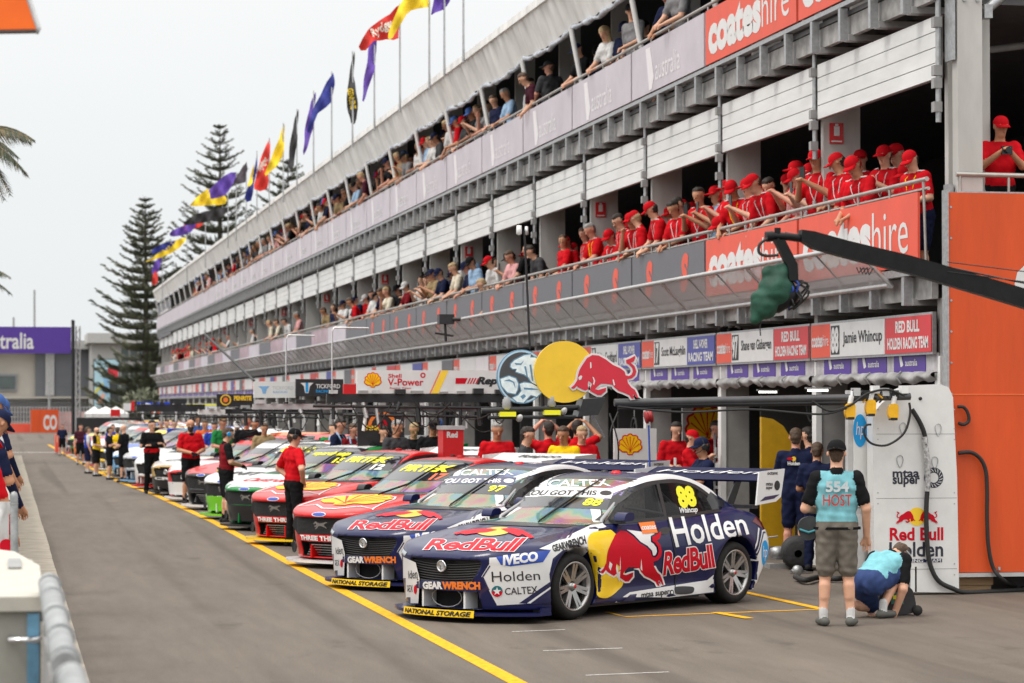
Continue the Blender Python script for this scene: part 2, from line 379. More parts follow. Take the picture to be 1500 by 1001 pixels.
for k in range(NB):
    s = max(js(k), CS); e_ = js(k + 1)
    b = MB(); dz = .012; b.add([(A[0], s, A[2] + dz), (A[0], e_, A[2] + dz), (B_[0], e_, B_[2] + dz), (B_[0], s, B_[2] + dz), (A[0], s, A[2]), (A[0], e_, A[2]), (B_[0], e_, B_[2]), (B_[0], s, B_[2])],
                             [(0, 1, 2, 3), (7, 6, 5, 4), (0, 4, 5, 1), (1, 5, 6, 2), (2, 6, 7, 3), (3, 7, 4, 0)], POLYC); bpart(b, 'canopy_pane')
for k in range(NB * 3):
    s = CS + .02 + (END - CS) * k / (NB * 3)
    b = MB(); b.tube([(A[0], s, A[2] - .02), (B_[0] + .05, s, B_[2] - .02)], .032 if k % 3 == 0 else .013, ALU if k % 3 == 0 else GREY, 5); bpart(b, 'canopy_rib')
# end wall of the building: white corner column, dark storeys, brace and edge beams
ye = S0 - .35
b = MB(); b.box((10.88, ye, 3.9), (11.18, ye + .18, 11.), PIER)
for z in (6.9, 7.12):
    for x in (10.96, 11.12): b.tube([(x, ye - .02, z), (x, ye + .01, z)], .022, STEEL, 10)
b.box((10.825, ye + .02, 6.2), (10.858, ye + .28, 7.1), STEEL); b.box((10.825, ye + .02, 8.3), (10.858, ye + .28, 8.8), STEEL)
b.tube([(11.06, ye - .06, 8.62), (11.06, ye - .06, 9.6)], .05, WHITE, 10); bpart(b, 'corner_column')
b = MB(); b.tube([(11.24, ye + .1, 6.78), (13.4, ye + .1, 8.55)], .06, STEEL, 10); b.box((11.22, ye + .02, 6.70), (11.32, ye + .18, 6.86), STEEL); bpart(b, 'diagonal_brace')
b = MB(); b.box((11.24, ye, 8.22), (14, ye + .12, 8.42), WHITE)
for x in (11.4, 11.8, 12.2): b.tube([(x, ye - .02, 8.31), (x, ye + .01, 8.31)], .03, STEEL, 8)
bpart(b, 'end_beam')
b = MB(); b.tube([(10.85, ye, 4.86), (14, ye, 4.84)], .03, RAIL, 8)
for x in (10.9, 11.5, 12.4, 13.4): b.tube([(x, ye, 4.62), (x, ye, 4.85)], .018, RAIL, 6)
b.box((10.85, ye - .03, 4.58), (14, ye + .05, 4.66), STEEL); bpart(b, 'end_railing')
b = MB()
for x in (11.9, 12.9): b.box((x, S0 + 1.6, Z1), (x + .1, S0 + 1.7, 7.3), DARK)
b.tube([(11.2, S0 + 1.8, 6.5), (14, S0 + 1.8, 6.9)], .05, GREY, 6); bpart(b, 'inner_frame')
b = MB(); b.box((10.78, ye + .1, .0), (10.86, ye + .22, 4.75), STEEL); b.box((10.92, ye + .08, .0), (10.99, ye + .2, 4.6), ALU); bpart(b, 'scaffold_upright')
# ------------------------------------------------------------------ implicit surfaces -> meshes (surface nets)
def nets(F, o, h):
    s = F < 0; nx, ny, nz = F.shape
    acc = np.zeros((nx - 1, ny - 1, nz - 1, 3), np.float32); cnt = np.zeros((nx - 1, ny - 1, nz - 1), np.float32)
    quads = []
    I = np.indices
    for ax in range(3):
        sl0 = [slice(None)] * 3; sl1 = [slice(None)] * 3; sl0[ax] = slice(0, -1); sl1[ax] = slice(1, None)
        a, b = F[tuple(sl0)], F[tuple(sl1)]; c = (a < 0) != (b < 0)
        idx = np.argwhere(c)
        if len(idx) == 0: continue
        av, bv = a[c], b[c]; t = av / (av - bv)
        p = idx.astype(np.float32); p[:, ax] += t
        o1, o2 = [q for q in range(3) if q != ax]
        ok = np.ones(len(idx), bool)
        for d1 in (0, -1):
            for d2 in (0, -1):
                q = idx.copy(); q[:, o1] += d1; q[:, o2] += d2
                g = np.all((q >= 0) & (q < np.array([nx - 1, ny - 1, nz - 1])), axis=1); ok &= g
                np.add.at(acc, tuple(q[g].T), p[g]); np.add.at(cnt, tuple(q[g].T), 1)
        q = idx[ok]; neg = av[ok] < 0
        def cell(d1, d2):
            r = q.copy(); r[:, o1] += d1; r[:, o2] += d2; return r
        Q = np.stack([cell(-1, -1), cell(0, -1), cell(0, 0), cell(-1, 0)], 1)
        fl = neg if ax != 1 else ~neg
        Q[~fl] = Q[~fl][:, ::-1]
        quads.append(Q)
    m = cnt > 0; ids = -np.ones(cnt.shape, np.int64); ids[m] = np.arange(m.sum())
    V = acc[m] / cnt[m][:, None] * h + np.asarray(o)
    Q = np.concatenate(quads); Fq = ids[Q[..., 0], Q[..., 1], Q[..., 2]]
    return V.astype(np.float64), Fq
def smin(a, b, k):
    h = np.clip(.5 + .5 * (b - a) / k, 0, 1); return b + (a - b) * h - k * h * (1 - h)
def smax(a, b, k): return -smin(-a, -b, k)
def grad(f, P, e=.004):
    g = np.empty_like(P)
    for i in range(3):
        d = np.zeros(3); d[i] = e; g[:, i] = f(P + d) - f(P - d)
    return g / (np.linalg.norm(g, axis=1)[:, None] + 1e-9)
def polysd(P, poly):                               # signed distance to a 2D outline
    poly = np.asarray(poly, float); d = np.full(len(P), 1e9); s = np.zeros(len(P), bool); n = len(poly)
    for i in range(n):
        a, b = poly[i], poly[(i + 1) % n]; e = b - a; w = P - a
        t = np.clip((w @ e) / (e @ e), 0, 1); d = np.minimum(d, np.linalg.norm(w - t[:, None] * e, axis=1))
        c = (a[1] <= P[:, 1]) != (b[1] <= P[:, 1]); xs = a[0] + (P[:, 1] - a[1]) / (e[1] if abs(e[1]) > 1e-9 else 1e-9) * e[0]
        s ^= c & (P[:, 0] < xs)
    return np.where(s, -d, d)
def tab(pts):
    p = np.array(sorted(pts)); x = np.linspace(p[0, 0], p[-1, 0], 400)
    # monotone-ish cubic through the control points
    sp = spline(p, 12, False); o = np.argsort(sp[:, 0]); return np.interp(x, sp[o, 0], sp[o, 1]), x
def T(tb, x): return np.interp(x, tb[1], tb[0])

# ------------------------------------------------------------------ race cars
# car axes: +x nose, +y the car's left, z up; origin on the ground under the front axle
class Shape: pass
def shape_sedan():
    c = Shape(); c.wb = 2.80
    c.top = tab([(1.3, .45), (1.02, .63), (.97, .69), (.85, .742), (.6, .795), (.2, .855), (-.15, .90), (-.5, .935), (-.9, .955), (-2, .985), (-2.6, 1.03), (-3.0, 1.055), (-3.3, 1.01), (-3.42, .97), (-3.7, .85)])
    c.wx = tab([(1.3, .88), (1.0, .90), (.5, .94), (0, .95), (-.55, .93), (-1.4, .905), (-2.0, .92), (-2.5, .95), (-2.9, .955), (-3.3, .935), (-3.5, .905), (-3.8, .88)])
    c.wz = tab([(0, .88), (.15, .90), (.3, .905), (.45, .925), (.6, .935), (.72, .93), (.82, .90), (.92, .845), (1.0, .80), (1.1, .74), (1.3, .62)])
    c.nose = tab([(0, .90), (.12, .93), (.25, .955), (.4, .975), (.56, .99), (.64, 1.0), (.70, .97), (.8, .9)]); c.sweep = .44
    c.tail = tab([(0, 3.22), (.25, 3.36), (.45, 3.54), (.6, 3.59), (.8, 3.53), (.95, 3.45), (1.1, 3.3)])
    c.zg = tab([(.3, .50), (-.42, .905), (-.7, 1.06), (-1.0, 1.215), (-1.25, 1.335), (-1.5, 1.41), (-1.8, 1.445), (-2.1, 1.44), (-2.45, 1.38), (-2.75, 1.275), (-3.0, 1.155), (-3.3, 1.03), (-3.6, .86)])
    c.wg = tab([(.8, .835), (.95, .805), (1.1, .755), (1.25, .695), (1.4, .635), (1.5, .60)])
    c.grille = [(-.47, .60), (-.455, .625), (.455, .625), (.47, .60), (.46, .56), (.36, .40), (-.36, .40), (-.46, .56)]
    c.intake = [(-.42, .31), (.42, .31), (.45, .135), (-.45, .135)]
    c.winside = [(-.72, .955), (-.98, 1.115), (-1.25, 1.25), (-1.5, 1.318), (-1.8, 1.345), (-2.1, 1.345), (-2.4, 1.29), (-2.62, 1.19), (-2.80, 1.06), (-2.72, 1.02), (-2.2, .99), (-1.5, .965)]
    c.ws = [(-.72, .93), (.72, .93), (.585, 1.36), (.3, 1.385), (-.3, 1.385), (-.585, 1.36)]
    c.wing_z = 1.36; c.kind = 'sedan'; return c
def shape_coupe():
    c = shape_sedan(); c.kind = 'coupe'
    c.top = tab([(1.3, .53), (1.03, .68), (.99, .725), (.85, .775), (.6, .83), (.2, .90), (-.15, .945), (-.5, .975), (-.9, .98), (-2, .99), (-2.6, 1.04), (-3.0, 1.06), (-3.3, 1.01), (-3.42, .97), (-3.7, .85)])
    c.nose = tab([(0, .90), (.12, .90), (.25, .92), (.36, .95), (.5, .97), (.66, 1.0), (.74, 1.0), (.8, .95), (.9, .85)]); c.sweep = .50
    c.grille = [(-.60, .545), (-.56, .665), (-.40, .675), (.40, .675), (.56, .665), (.60, .545), (.50, .445), (-.50, .445)]
    c.intake = [(-.46, .35), (.46, .35), (.44, .15), (-.44, .15)]
    c.zg = tab([(.3, .55), (-.38, .945), (-.65, 1.07), (-.95, 1.22), (-1.2, 1.335), (-1.45, 1.405), (-1.75, 1.435), (-2.05, 1.42), (-2.4, 1.35), (-2.7, 1.245), (-3.0, 1.125), (-3.3, 1.02), (-3.6, .86)])
    c.ws = [(-.72, .975), (.72, .975), (.585, 1.36), (.3, 1.38), (-.3, 1.38), (-.585, 1.36)]
    return c
def outer(c, P):
    x, y, z = P[:, 0], np.abs(P[:, 1]), P[:, 2]
    yn = y / .93
    hood = T(c.top, x) - .055 * yn ** 3 * (x > -4) + .028 * np.exp(-((y - .72) / .16) ** 2) * np.clip((x + .9) / .5, 0, 1) * np.clip((.9 - x) / .5, 0, 1)
    dt = (z - hood) * .94
    W = T(c.wx, x) * T(c.wz, z) / .935
    # wheel-arch flares
    for xa in (0., -c.wb):
        r = np.hypot(x - xa, z - .35); W = W + .022 * np.exp(-((r - .44) / .10) ** 2) * (z > .2)
    # tuck along the doors, above the sill
    W = W - .025 * np.exp(-((z - .30) / .10) ** 2) * np.clip((-.5 - x) / .25, 0, 1) * np.clip((x + 2.35) / .25, 0, 1)
    ds = (y - W) * .97
    dn = (x - (T(c.nose, z) - c.sweep * yn ** 2.7)) * .9
    dr = (-(x + (T(c.tail, z) - .10 * yn ** 3))) * .95
    d = smax(smax(dt, ds, .05), smax(dn, dr, .01), .045); d = smax(d, .13 - z, .02)
    wrap = .40 * np.clip((x + 1.9) / 1.0, 0, 1)
    zg = T(c.zg, x + wrap * y * y) - .024 * (y / .6) ** 2
    tp = np.clip((-1.9 - x) / 1.4, 0, 1.2)
    dg = smax((z - zg) * .86, (y - T(c.wg, z) * (1 - .20 * tp ** 2)) * .93, .045)
    dg = smax(dg, np.maximum(.7 - z, -x - 3.38), .02)
    d = smin(d, dg, .025)
    for xa in (0., -c.wb):
        d = smax(d, -np.maximum(np.hypot(x - xa, z - .35) - .392, .56 - y), .008)
    return d
def shell(c, P):
    d = outer(c, P); x, y, z = P[:, 0], P[:, 1], P[:, 2]
    cav = np.maximum.reduce([d + .04, .62 - z, x + .28, -2.75 - x, np.abs(y) - .76]); d = np.maximum(d, -cav)
    wsd = polysd(np.stack([x, z], 1), c.winside); d = np.maximum(d, -np.maximum(wsd, .40 - np.abs(y)))
    fw = polysd(np.stack([y, z], 1), c.ws); d = np.maximum(d, -np.maximum.reduce([fw, -1.55 - x, x + .30]))
    for pl, dep in ((c.grille, .86), (c.intake, .70)):
        g = polysd(np.stack([y, z], 1), pl); d = np.maximum(d, -np.maximum(g, dep - x))
    return d
_SHC = {}
def carmesh(c, h):
    key = (c.kind, h)
    if key in _SHC: return _SHC[key]
    o = np.array([-3.66, -1.06, .06]); n = np.ceil((np.array([1.16, 1.06, 1.5]) - o) / h).astype(int) + 1
    ax = [o[i] + h * np.arange(n[i]) for i in range(3)]
    F = np.empty(n, np.float32)
    yy, zz = np.meshgrid(ax[1], ax[2], indexing='ij')
    step = 8
    for i in range(0, n[0], step):
        xs = ax[0][i:i + step]; P = np.stack([np.repeat(xs, yy.size), np.tile(yy.ravel(), len(xs)), np.tile(zz.ravel(), len(xs))], 1)
        F[i:i + step] = shell(c, P).reshape(len(xs), *yy.shape)
    V, Q = nets(F, o, h)
    f = lambda P: shell(c, P)
    for _ in range(2):
        d = f(V); g = grad(f, V); V = V - g * np.clip(d, -h * .6, h * .6)[:, None] * .9
    _SHC[key] = (V, Q); return V, Q
# decals: 2D shapes cut into a fine grid and dropped on to the body surface along one direction
def cutgrid(sh, step):
    V, F = sh; bm = bmesh.new(); vs = [bm.verts.new((x, y, 0)) for x, y in V]
    for f in F:
        try: bm.faces.new([vs[i] for i in f])
        except ValueError: pass
    lo, hi = np.min(V, 0), np.max(V, 0)
    for ax in (0, 1):
        k = math.floor(lo[ax] / step) + 1
        while k * step < hi[ax]:
            co = [0, 0, 0]; no = [0, 0, 0]; co[ax] = k * step; no[ax] = 1
            bmesh.ops.bisect_plane(bm, geom=bm.verts[:] + bm.edges[:] + bm.faces[:], plane_co=co, plane_no=no, dist=1e-6); k += 1
    bm.verts.index_update()
    V2 = np.array([v.co[:2] for v in bm.verts]); F2 = [tuple(v.index for v in f.verts) for f in bm.faces]; bm.free(); return V2, F2
def drop(c, O_, D, F, lift, ymin=None):
    P = O_ + D * 0.; np.seterr(all='ignore'); f = lambda q: outer(c, q); t = np.zeros(len(P)); alive = np.ones(len(P), bool)
    for _ in range(70):
        d = f(P); stp = np.where(alive, d * .85, 0); t += stp; P = O_ + D * t[:, None]
        if np.all(np.abs(d[alive]) < 4e-4): break
    ok = np.abs(f(P)) < .004
    g = grad(f, P); ok &= (np.sum(g * D, 1) < -.03)
    P = P + g * lift
    keep = [q for q in F if all(ok[i] for i in q) and max(np.linalg.norm(P[q[0]] - P[i]) for i in q[1:]) < .7]
    return P, keep
class Car:
    def __init__(s, c, pose): s.c = c; s.pose = pose; s.D = []          # D: (V, F, material)
    def local(s, P): 
        (x, y, a) = s.pose; q = np.asarray(P, float) - [x, y, 0]; ca, sa = math.cos(a), math.sin(a)
        return np.stack([q[..., 0] * ca + q[..., 1] * sa, -q[..., 0] * sa + q[..., 1] * ca, q[..., 2]], -1)
    def put(s, sh, mode, m, lay=1, step=.05):
        V, F = cutgrid(sh, step if mode != 'P' else step * 140)
        a, b = V[:, 0], V[:, 1]; k = len(a)
        if mode == 'L': O_ = np.stack([-a, np.full(k, 1.3), b], 1); D = np.tile([0, -1., 0], (k, 1))
        elif mode == 'R': O_ = np.stack([a, np.full(k, -1.3), b], 1); D = np.tile([0, 1., 0], (k, 1))
        elif mode == 'F': O_ = np.stack([np.full(k, 1.4), a, b], 1); D = np.tile([-1., 0, 0], (k, 1))
        elif mode == 'T': O_ = np.stack([-b, a, np.full(k, 1.7)], 1); D = np.tile([0, 0, -1.], (k, 1))
        elif mode == 'P':                            # outline measured on the photograph, laid on the car's own surface
            d = _fw[None] * FPX + _rt[None] * (a - 750)[:, None] + _up[None] * (500.5 - b)[:, None]
            O_ = s.local(np.tile(_C, (k, 1))); E = s.local(_C + d) - O_; D = E / np.linalg.norm(E, axis=1)[:, None]
            O_ = O_ + D * (np.linalg.norm(s.local(_C[None])[0]) - 3.6)
        P, F = drop(s.c, O_, D, F, .003 + .0018 * lay)
        s.D.append((P, F, m)); return s
    def ring(s, curve, width, m, sg=1, n=7):        # strip of paint hugging the surface outward from a line of side-view points
        C2 = spline(curve, 5, False); k = len(C2); O_ = np.stack([C2[:, 0], np.full(k, 1.3 * sg), C2[:, 1]], 1); P, _ = drop(s.c, O_, np.tile([0, -1. * sg, 0], (k, 1)), [], 0); f = lambda q: outer(s.c, q)
        tn = np.gradient(C2, axis=0); o2 = np.stack([-tn[:, 1], tn[:, 0]], 1); o2 = o2 * np.where(o2[:, 1:] < 0, -1, 1); t = np.stack([o2[:, 0], np.zeros(k), o2[:, 1]], 1); rows = []
        w = width * np.clip(np.minimum(np.arange(k), np.arange(k)[::-1]) / 4. + .35, 0, 1)
        for i in range(n + 1):
            g = grad(f, P); rows.append(P + g * .0055); t = t - g * np.sum(t * g, 1)[:, None]; t /= np.linalg.norm(t, axis=1)[:, None] + 1e-9; P = P + t * (w / n)[:, None]; P = P - grad(f, P) * f(P)[:, None]
        s.D.append((np.concatenate(rows), [(i * k + j, i * k + j + 1, (i + 1) * k + j + 1, (i + 1) * k + j) for i in range(n) for j in range(k - 1)], m)); return s
    def ptext(s, t, quad, m, bold=.02, lay=2, shear=0., step=.04, border=None, sp=1.0):
        # text squeezed into a four-cornered patch of the photograph (top-left, top-right, bottom-right, bottom-left)
        q = np.asarray(quad, float)
        for bd, mm, l in (([(border[0], border[1], lay)] if border else []) + [(0, m, lay + 1 if border else lay)]):
            V, F = text(t, 1, 1, bold + bd, shear, 'L', sp); u, v = V[:, :1], V[:, 1:]
            X = q[3] * (1 - u) * (1 - v) + q[2] * u * (1 - v) + q[1] * u * v + q[0] * (1 - u) * v
            s.put((X, F), 'P', mm, l, step)
        return s
    def poly(s, pts, m, lay=1, mode='P', smooth=False, step=.05):
        pts = np.asarray(pts, float)
        if smooth: pts = spline(pts, 5)
        return s.put(outline(pts), mode, m, lay, step)
# shared small car parts
CARBON = M('carbon_black', (.02, .02, .022), .35, var=.15, scale=20); TYRE = M('slick_tyre', (.016, .0155, .015), .7, spec=.25, var=.2, scale=14)
RIM = M('machined_rim', (.45, .44, .43), .28, .9, var=.08); RIMD = M('dark_rim_metal', (.09, .09, .09), .4, .8)  # bright rim metal, and a darker metal for the disc behind the spokes
CHROME = M('chrome', (.75, .75, .76), .12, 1., var=.03)
SGLASS = glassmat('tinted_side_glass', (.02, .02, .022), .42, .04)
def painted_sheen():
    m = bpy.data.materials.new('painted_sheen_windscreen'); m.use_nodes = True; n = m.node_tree; L = n.links; b = n.nodes['Principled BSDF']; out = n.nodes['Material Output']
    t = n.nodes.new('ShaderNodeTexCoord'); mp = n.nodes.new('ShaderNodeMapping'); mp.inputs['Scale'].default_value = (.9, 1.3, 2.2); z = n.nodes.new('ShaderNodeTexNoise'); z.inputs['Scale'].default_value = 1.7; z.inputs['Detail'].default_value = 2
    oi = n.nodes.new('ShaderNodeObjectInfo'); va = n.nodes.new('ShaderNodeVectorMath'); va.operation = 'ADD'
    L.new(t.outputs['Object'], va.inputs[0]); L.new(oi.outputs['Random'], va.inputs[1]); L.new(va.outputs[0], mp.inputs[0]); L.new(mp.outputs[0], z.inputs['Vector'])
    r = n.nodes.new('ShaderNodeValToRGB'); cr = r.color_ramp; cr.elements[0].position = .28; cr.elements[0].color = (.10, .14, .36, 1); cr.elements[1].position = .78; cr.elements[1].color = (.35, .14, .30, 1)  # rainbow polarisation sheen painted into the base colour by noise
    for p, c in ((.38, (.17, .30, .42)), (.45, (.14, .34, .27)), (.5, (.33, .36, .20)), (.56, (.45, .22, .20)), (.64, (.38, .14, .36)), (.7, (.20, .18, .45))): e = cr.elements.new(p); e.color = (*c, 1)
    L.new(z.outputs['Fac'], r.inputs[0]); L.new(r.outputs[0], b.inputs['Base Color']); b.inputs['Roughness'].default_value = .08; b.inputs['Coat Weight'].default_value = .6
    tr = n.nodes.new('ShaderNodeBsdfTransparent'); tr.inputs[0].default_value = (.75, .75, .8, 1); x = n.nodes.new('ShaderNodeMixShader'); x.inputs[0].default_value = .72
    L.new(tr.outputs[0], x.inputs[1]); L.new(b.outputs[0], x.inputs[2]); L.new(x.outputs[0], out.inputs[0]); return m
WSCREEN = painted_sheen()
def paint(name, col): return M(name, col, .32, var=.02, coat=.42, scale=2, spec=.25)
def wheel_meshes():
    Y = Matrix.Rotation(R(-90), 4, 'X')                  # lathe axis -> +y (outer face)
    t = MB(); t.lathe([(.245, -.14), (.29, -.145), (.325, -.13), (.337, -.10), (.34, -.05), (.34, .05), (.337, .095), (.325, .125), (.29, .142), (.245, .135), (.243, .10)], TYRE, 56, Y)
    r = MB(); r.lathe([(.246, -.12), (.225, -.10), (.222, .08), (.228, .125), (.250, .138), (.254, .125), (.254, .10)], RIM, 48, Y)
    r.lathe([(.0, .0), (.21, .0)], RIMD, 32, Y); r.lathe([(.19, .035), (.10, .035), (.10, .02), (.19, .02)], STEEL, 32, Y, True)
    for i in range(7):
        for sgn in (-1, 1):
            a = 2 * math.pi * i / 7; w = .055
            p0 = Vector((math.cos(a) * .05 - sgn * math.sin(a) * .012, .118, math.sin(a) * .05 + sgn * math.cos(a) * .012))
            a2 = a + sgn * .105; p1 = Vector((math.cos(a2) * .228, .118, math.sin(a2) * .228)); u = (p1 - p0).normalized(); v = u.cross(Vector((0, 1, 0)))
            V = []
            for p, hw, y0, y1 in ((p0, .019, .05, .098), (p1, .0155, .06, .128)):
                for sx_ in (-1, 1):
                    V += [p + v * hw * sx_ + Vector((0, y0 - .118, 0)), p + v * hw * sx_ + Vector((0, y1 - .118, 0))]
            r.add(V, [(0, 1, 3, 2), (4, 6, 7, 5), (0, 4, 5, 1), (2, 3, 7, 6), (1, 5, 7, 3), (0, 2, 6, 4)], RIM)
    r.lathe([(.0, .135), (.022, .135), (.034, .12), (.036, .08), (.07, .075), (.075, .05)], RIM, 24, Y); r.lathe([(.0, .139), (.018, .139), (.018, .13)], RED, 12, Y)
    # inner face of the tyre so the wheel is not hollow seen from below
    t.lathe([(.0, -.12), (.245, -.14)], RUBBER, 32, Y)
    return rawmesh('tyre', t.V, t.F, t.mats, t.I, t.S), rawmesh('rim', r.V, r.F, r.mats, r.I, r.S)
TYRE_ME, RIM_ME = wheel_meshes()
def finish_car(car, body_mat, res, opts):
    """assemble one car as an Empty with its parts"""
    c = car.c; x, y, a = car.pose
    root = empty('race_car', (x, y, 0), a, opts['label'], 'race car', 'race cars angled along the pit lane')
    V, Q = carmesh(c, res); b = MB(); mats = [body_mat, BLACK]
    # black inside and under the shell
    ctr = V[Q].mean(1); d = outer(c, ctr); mi = (d < -.012).astype(int)
    Vs = [V]; F = [tuple(q) for q in Q.tolist()]; I = list(mi); S = [True] * len(F); off = len(V); gl = []
    for P, Fd, m in car.D:
        if m is WSCREEN or m is SGLASS: gl.append((P, Fd, m)); continue
        if m not in mats: mats.append(m)
        k = mats.index(m); Vs.append(P); F += [tuple(i + off for i in f) for f in Fd]; I += [k] * len(Fd); S += [True] * len(Fd); off += len(P)
    me = rawmesh('body', np.concatenate(Vs), F, mats, I, S); link(bpy.data.objects.new('body', me), root)
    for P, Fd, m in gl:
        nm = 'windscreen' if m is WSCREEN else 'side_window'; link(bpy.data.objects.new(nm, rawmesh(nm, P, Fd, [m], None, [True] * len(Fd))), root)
    # wheels
    for xa in (0., -c.wb):
        for sg in (1, -1):
            w = bpy.data.objects.new('wheel', TYRE_ME); w.location = (xa, sg * .80, .34); w.rotation_euler = (0, random.uniform(0, 6), 0 if sg > 0 else math.pi); link(w, root)
            r = bpy.data.objects.new('rim', RIM_ME); link(r, w)
    # splitter: a flat blade following the nose, running back to the wheel arch
    sp = opts.get('splitter', CARBON); P = []
    for i in range(25):
        yy = -.97 + 1.94 * i / 24; P.append((1.07 - .42 * abs(yy / .95) ** 2.6, yy))
    P = [(.42, -.97)] + P + [(.42, .97)]; b = MB(); b.prism([(p[0], p[1]) for p in P], .075, .105, sp, ((0, 0, 0), (1, 0, 0), (0, 1, 0), (0, 0, 1)))
    if c.kind == 'sedan':
        b.box((.40, .93, .075), (.55, .95, .15), sp)
    b.box((-2.3, -.8, .10), (.5, .8, .14), BLACK); b.build('splitter', root)
    if opts.get('lip'):
        q = []
        for i in range(13):
            yy = -.50 + .96 * i / 12; q.append((1.072 - .42 * abs(yy / .95) ** 2.6, yy))
        b = MB()
        for i in range(12):
            (x0, y0), (x1, y1) = q[i], q[i + 1]; b.add([(x0 + .012, y0, .058), (x1 + .012, y1, .058), (x1 + .004, y1, .128), (x0 + .004, y0, .128)], [(0, 1, 2, 3)], opts['lip'])
        V2, F2 = text('NATIONAL STORAGE', .90, .044, .04, .2); L3 = []
        for u, v in V2:
            yy = -.02 + u; L3.append((1.0745 - .42 * abs(yy / .95) ** 2.6 + .012 - .008 * (v + .035) / .07 + .002, yy, .093 + v))
        b.add(L3, F2, BLACK); b.build('lip_sticker', root)
    # grille: dark mesh of wavy slats set back in its opening
    b = MB(); gp = np.array(c.grille); zt, zb = gp[:, 1].max(), gp[:, 1].min()
    def halfw(z):
        ws = [abs(p[0]) for p in gp if abs(p[1] - z) < 1e-6]; t = []
        for i in range(len(gp)):
            p, q = gp[i], gp[(i + 1) % len(gp)]
            if (p[1] - z) * (q[1] - z) <= 0 and abs(p[1] - q[1]) > 1e-6: t.append(abs(p[0] + (z - p[1]) / (q[1] - p[1]) * (q[0] - p[0])))
        return max(t + ws + [.1])
    b.add([(.885, p[0], p[1]) for p in gp], [tuple(range(len(gp)))], BLACK)
    nsl = 9 if c.kind == 'sedan' else 14
    GR = M('grille_slat', (.05, .05, .052), .35, .3, var=.1)
    for i in range(1, nsl):
        z = zb + (zt - zb) * i / nsl; hw = halfw(z) - .01; P = []
        for j in range(17):
            yy = -hw + 2 * hw * j / 16; P.append((.955 - .30 * abs(yy / .93) ** 2.4, yy, z - (.030 * (1 - (yy / .47) ** 2) if c.kind == 'sedan' else 0)))
        b.tube(P, .0065 if c.kind == 'sedan' else .004, GR, 5, False)
    ring = [(.975 - c.sweep * abs(p[0] / .93) ** 2.7, p[0], p[1]) for p in gp]; b.tube(ring, .009, CARBON, 6, False, True)
    b.build('grille', root)
    b = MB(); ip = c.intake; b.add([(.72, p[0], p[1]) for p in ip], [(0, 1, 2, 3)], DARK)
    for yy in (-.30, .26) if c.kind == 'sedan' else (-.2, .2): b.box((.74, yy - .012, .135), (.93, yy + .012, .31), body_mat if c.kind != 'sedan' else WHITE)
    if c.kind == 'sedan': b.tube([(.9, .2 * math.cos(t * .4), .24 + .1 * math.sin(t * .4)) for t in range(16)], .006, GREY, 5, False, True)
    else:
        for i in range(5): b.tube([(.80 + .03 * i, -.4 + .05 * i, .17 + .035 * i), (.80 + .03 * i, .4 - .05 * i, .17 + .035 * i)], .006, GREY, 4, False)
        for sg in (1, -1): b.lathe([(0, .01), (.06, .0), (.075, .012), (.08, 0)], BLACK, 18, Matrix.Translation((.80, sg * .64, .26)) @ Matrix.Rotation(sg * .42, 4, 'Z') @ Matrix.Rotation(R(90), 4, 'Y'))
    b.build('intake', root)
    # emblem
    b = MB()
    if c.kind == 'sedan':
        Xm = Matrix.Translation((.965, 0, .555)) @ Matrix.Rotation(R(90), 4, 'Y')
        b.lathe([(.0, .02), (.045, .022), (.05, .03), (.058, .03), (.062, .012), (.062, 0)], CHROME, 28, Xm)
        for P in LIONS: b.flat(xf(outline(P), .10, None, -.05, -.05), GREY, ((.99, 0, .555), (0, 1, 0), (0, 0, 1), (1, 0, 0)), .002)
    else:
        b.prism(HORSE, .0, .014, CHROME, ((.945, -.13, .515), (0, 1, 0), (0, 0, 1), (1, 0, 0)))
    b.build('emblem', root)
    # headlights
    for sg in (1, -1):
        b = MB(); HL = M('headlight_lens', (.55, .58, .62), .12, .5, var=.2, scale=12)
        if c.kind == 'coupe': pts = [(.58, .69), (.88, .75), (.86, .70), (.66, .635)]
        else: pts = [(.56, .665), (.80, .70), (.82, .66), (.62, .625)]
        V2, F2 = cutgrid(outline(pts), .05); k = len(V2); O_ = np.stack([np.full(k, 1.4), V2[:, 0] * sg, V2[:, 1]], 1); Pn, Fk = drop(c, O_, np.tile([-1., 0, 0], (k, 1)), F2, .005)
        if sg > 0 and c.kind == 'sedan' and opts.get('hide_light'): continue
        b.add(Pn, Fk, HL, True); b.build('headlight', root)
    # mirrors
    for sg in (1, -1):
        b = MB(); prof = spline([(-.76, .975), (-.79, 1.045), (-.86, 1.06), (-.92, 1.045), (-.92, .985), (-.86, .97)], 4)
        b.prism(prof, .84, .98, opts.get('mirror', body_mat), ((0, 0, 0), (1, 0, 0), (0, 0, 1), (0, sg, 0)))
        b.box((-.88, sg * .74, .94), (-.80, sg * .90, .985), CARBON); b.build('mirror', root)
    # wiper
    b = MB(); f = lambda q: outer(c, q)
    wp = np.array([[.10, .94], [.14, 1.06], [.19, 1.20], [.25, 1.36]]); k = len(wp)
    P, _ = drop(c, np.stack([np.full(k, 1.4), wp[:, 0] - .02, wp[:, 1]], 1), np.tile([-1., 0, 0], (k, 1)), [], .03); b.tube([tuple(p) for p in P], [.008, .014, .012, .007], BLACK, 5)
    P2, _ = drop(c, np.stack([np.full(k, 1.4), wp[:, 0] * .9 - .03, wp[:, 1] * .999], 1), np.tile([-1., 0, 0], (k, 1)), [], .012); b.tube([tuple(p) for p in P2], .007, RUBBER, 4); b.build('wiper', root)
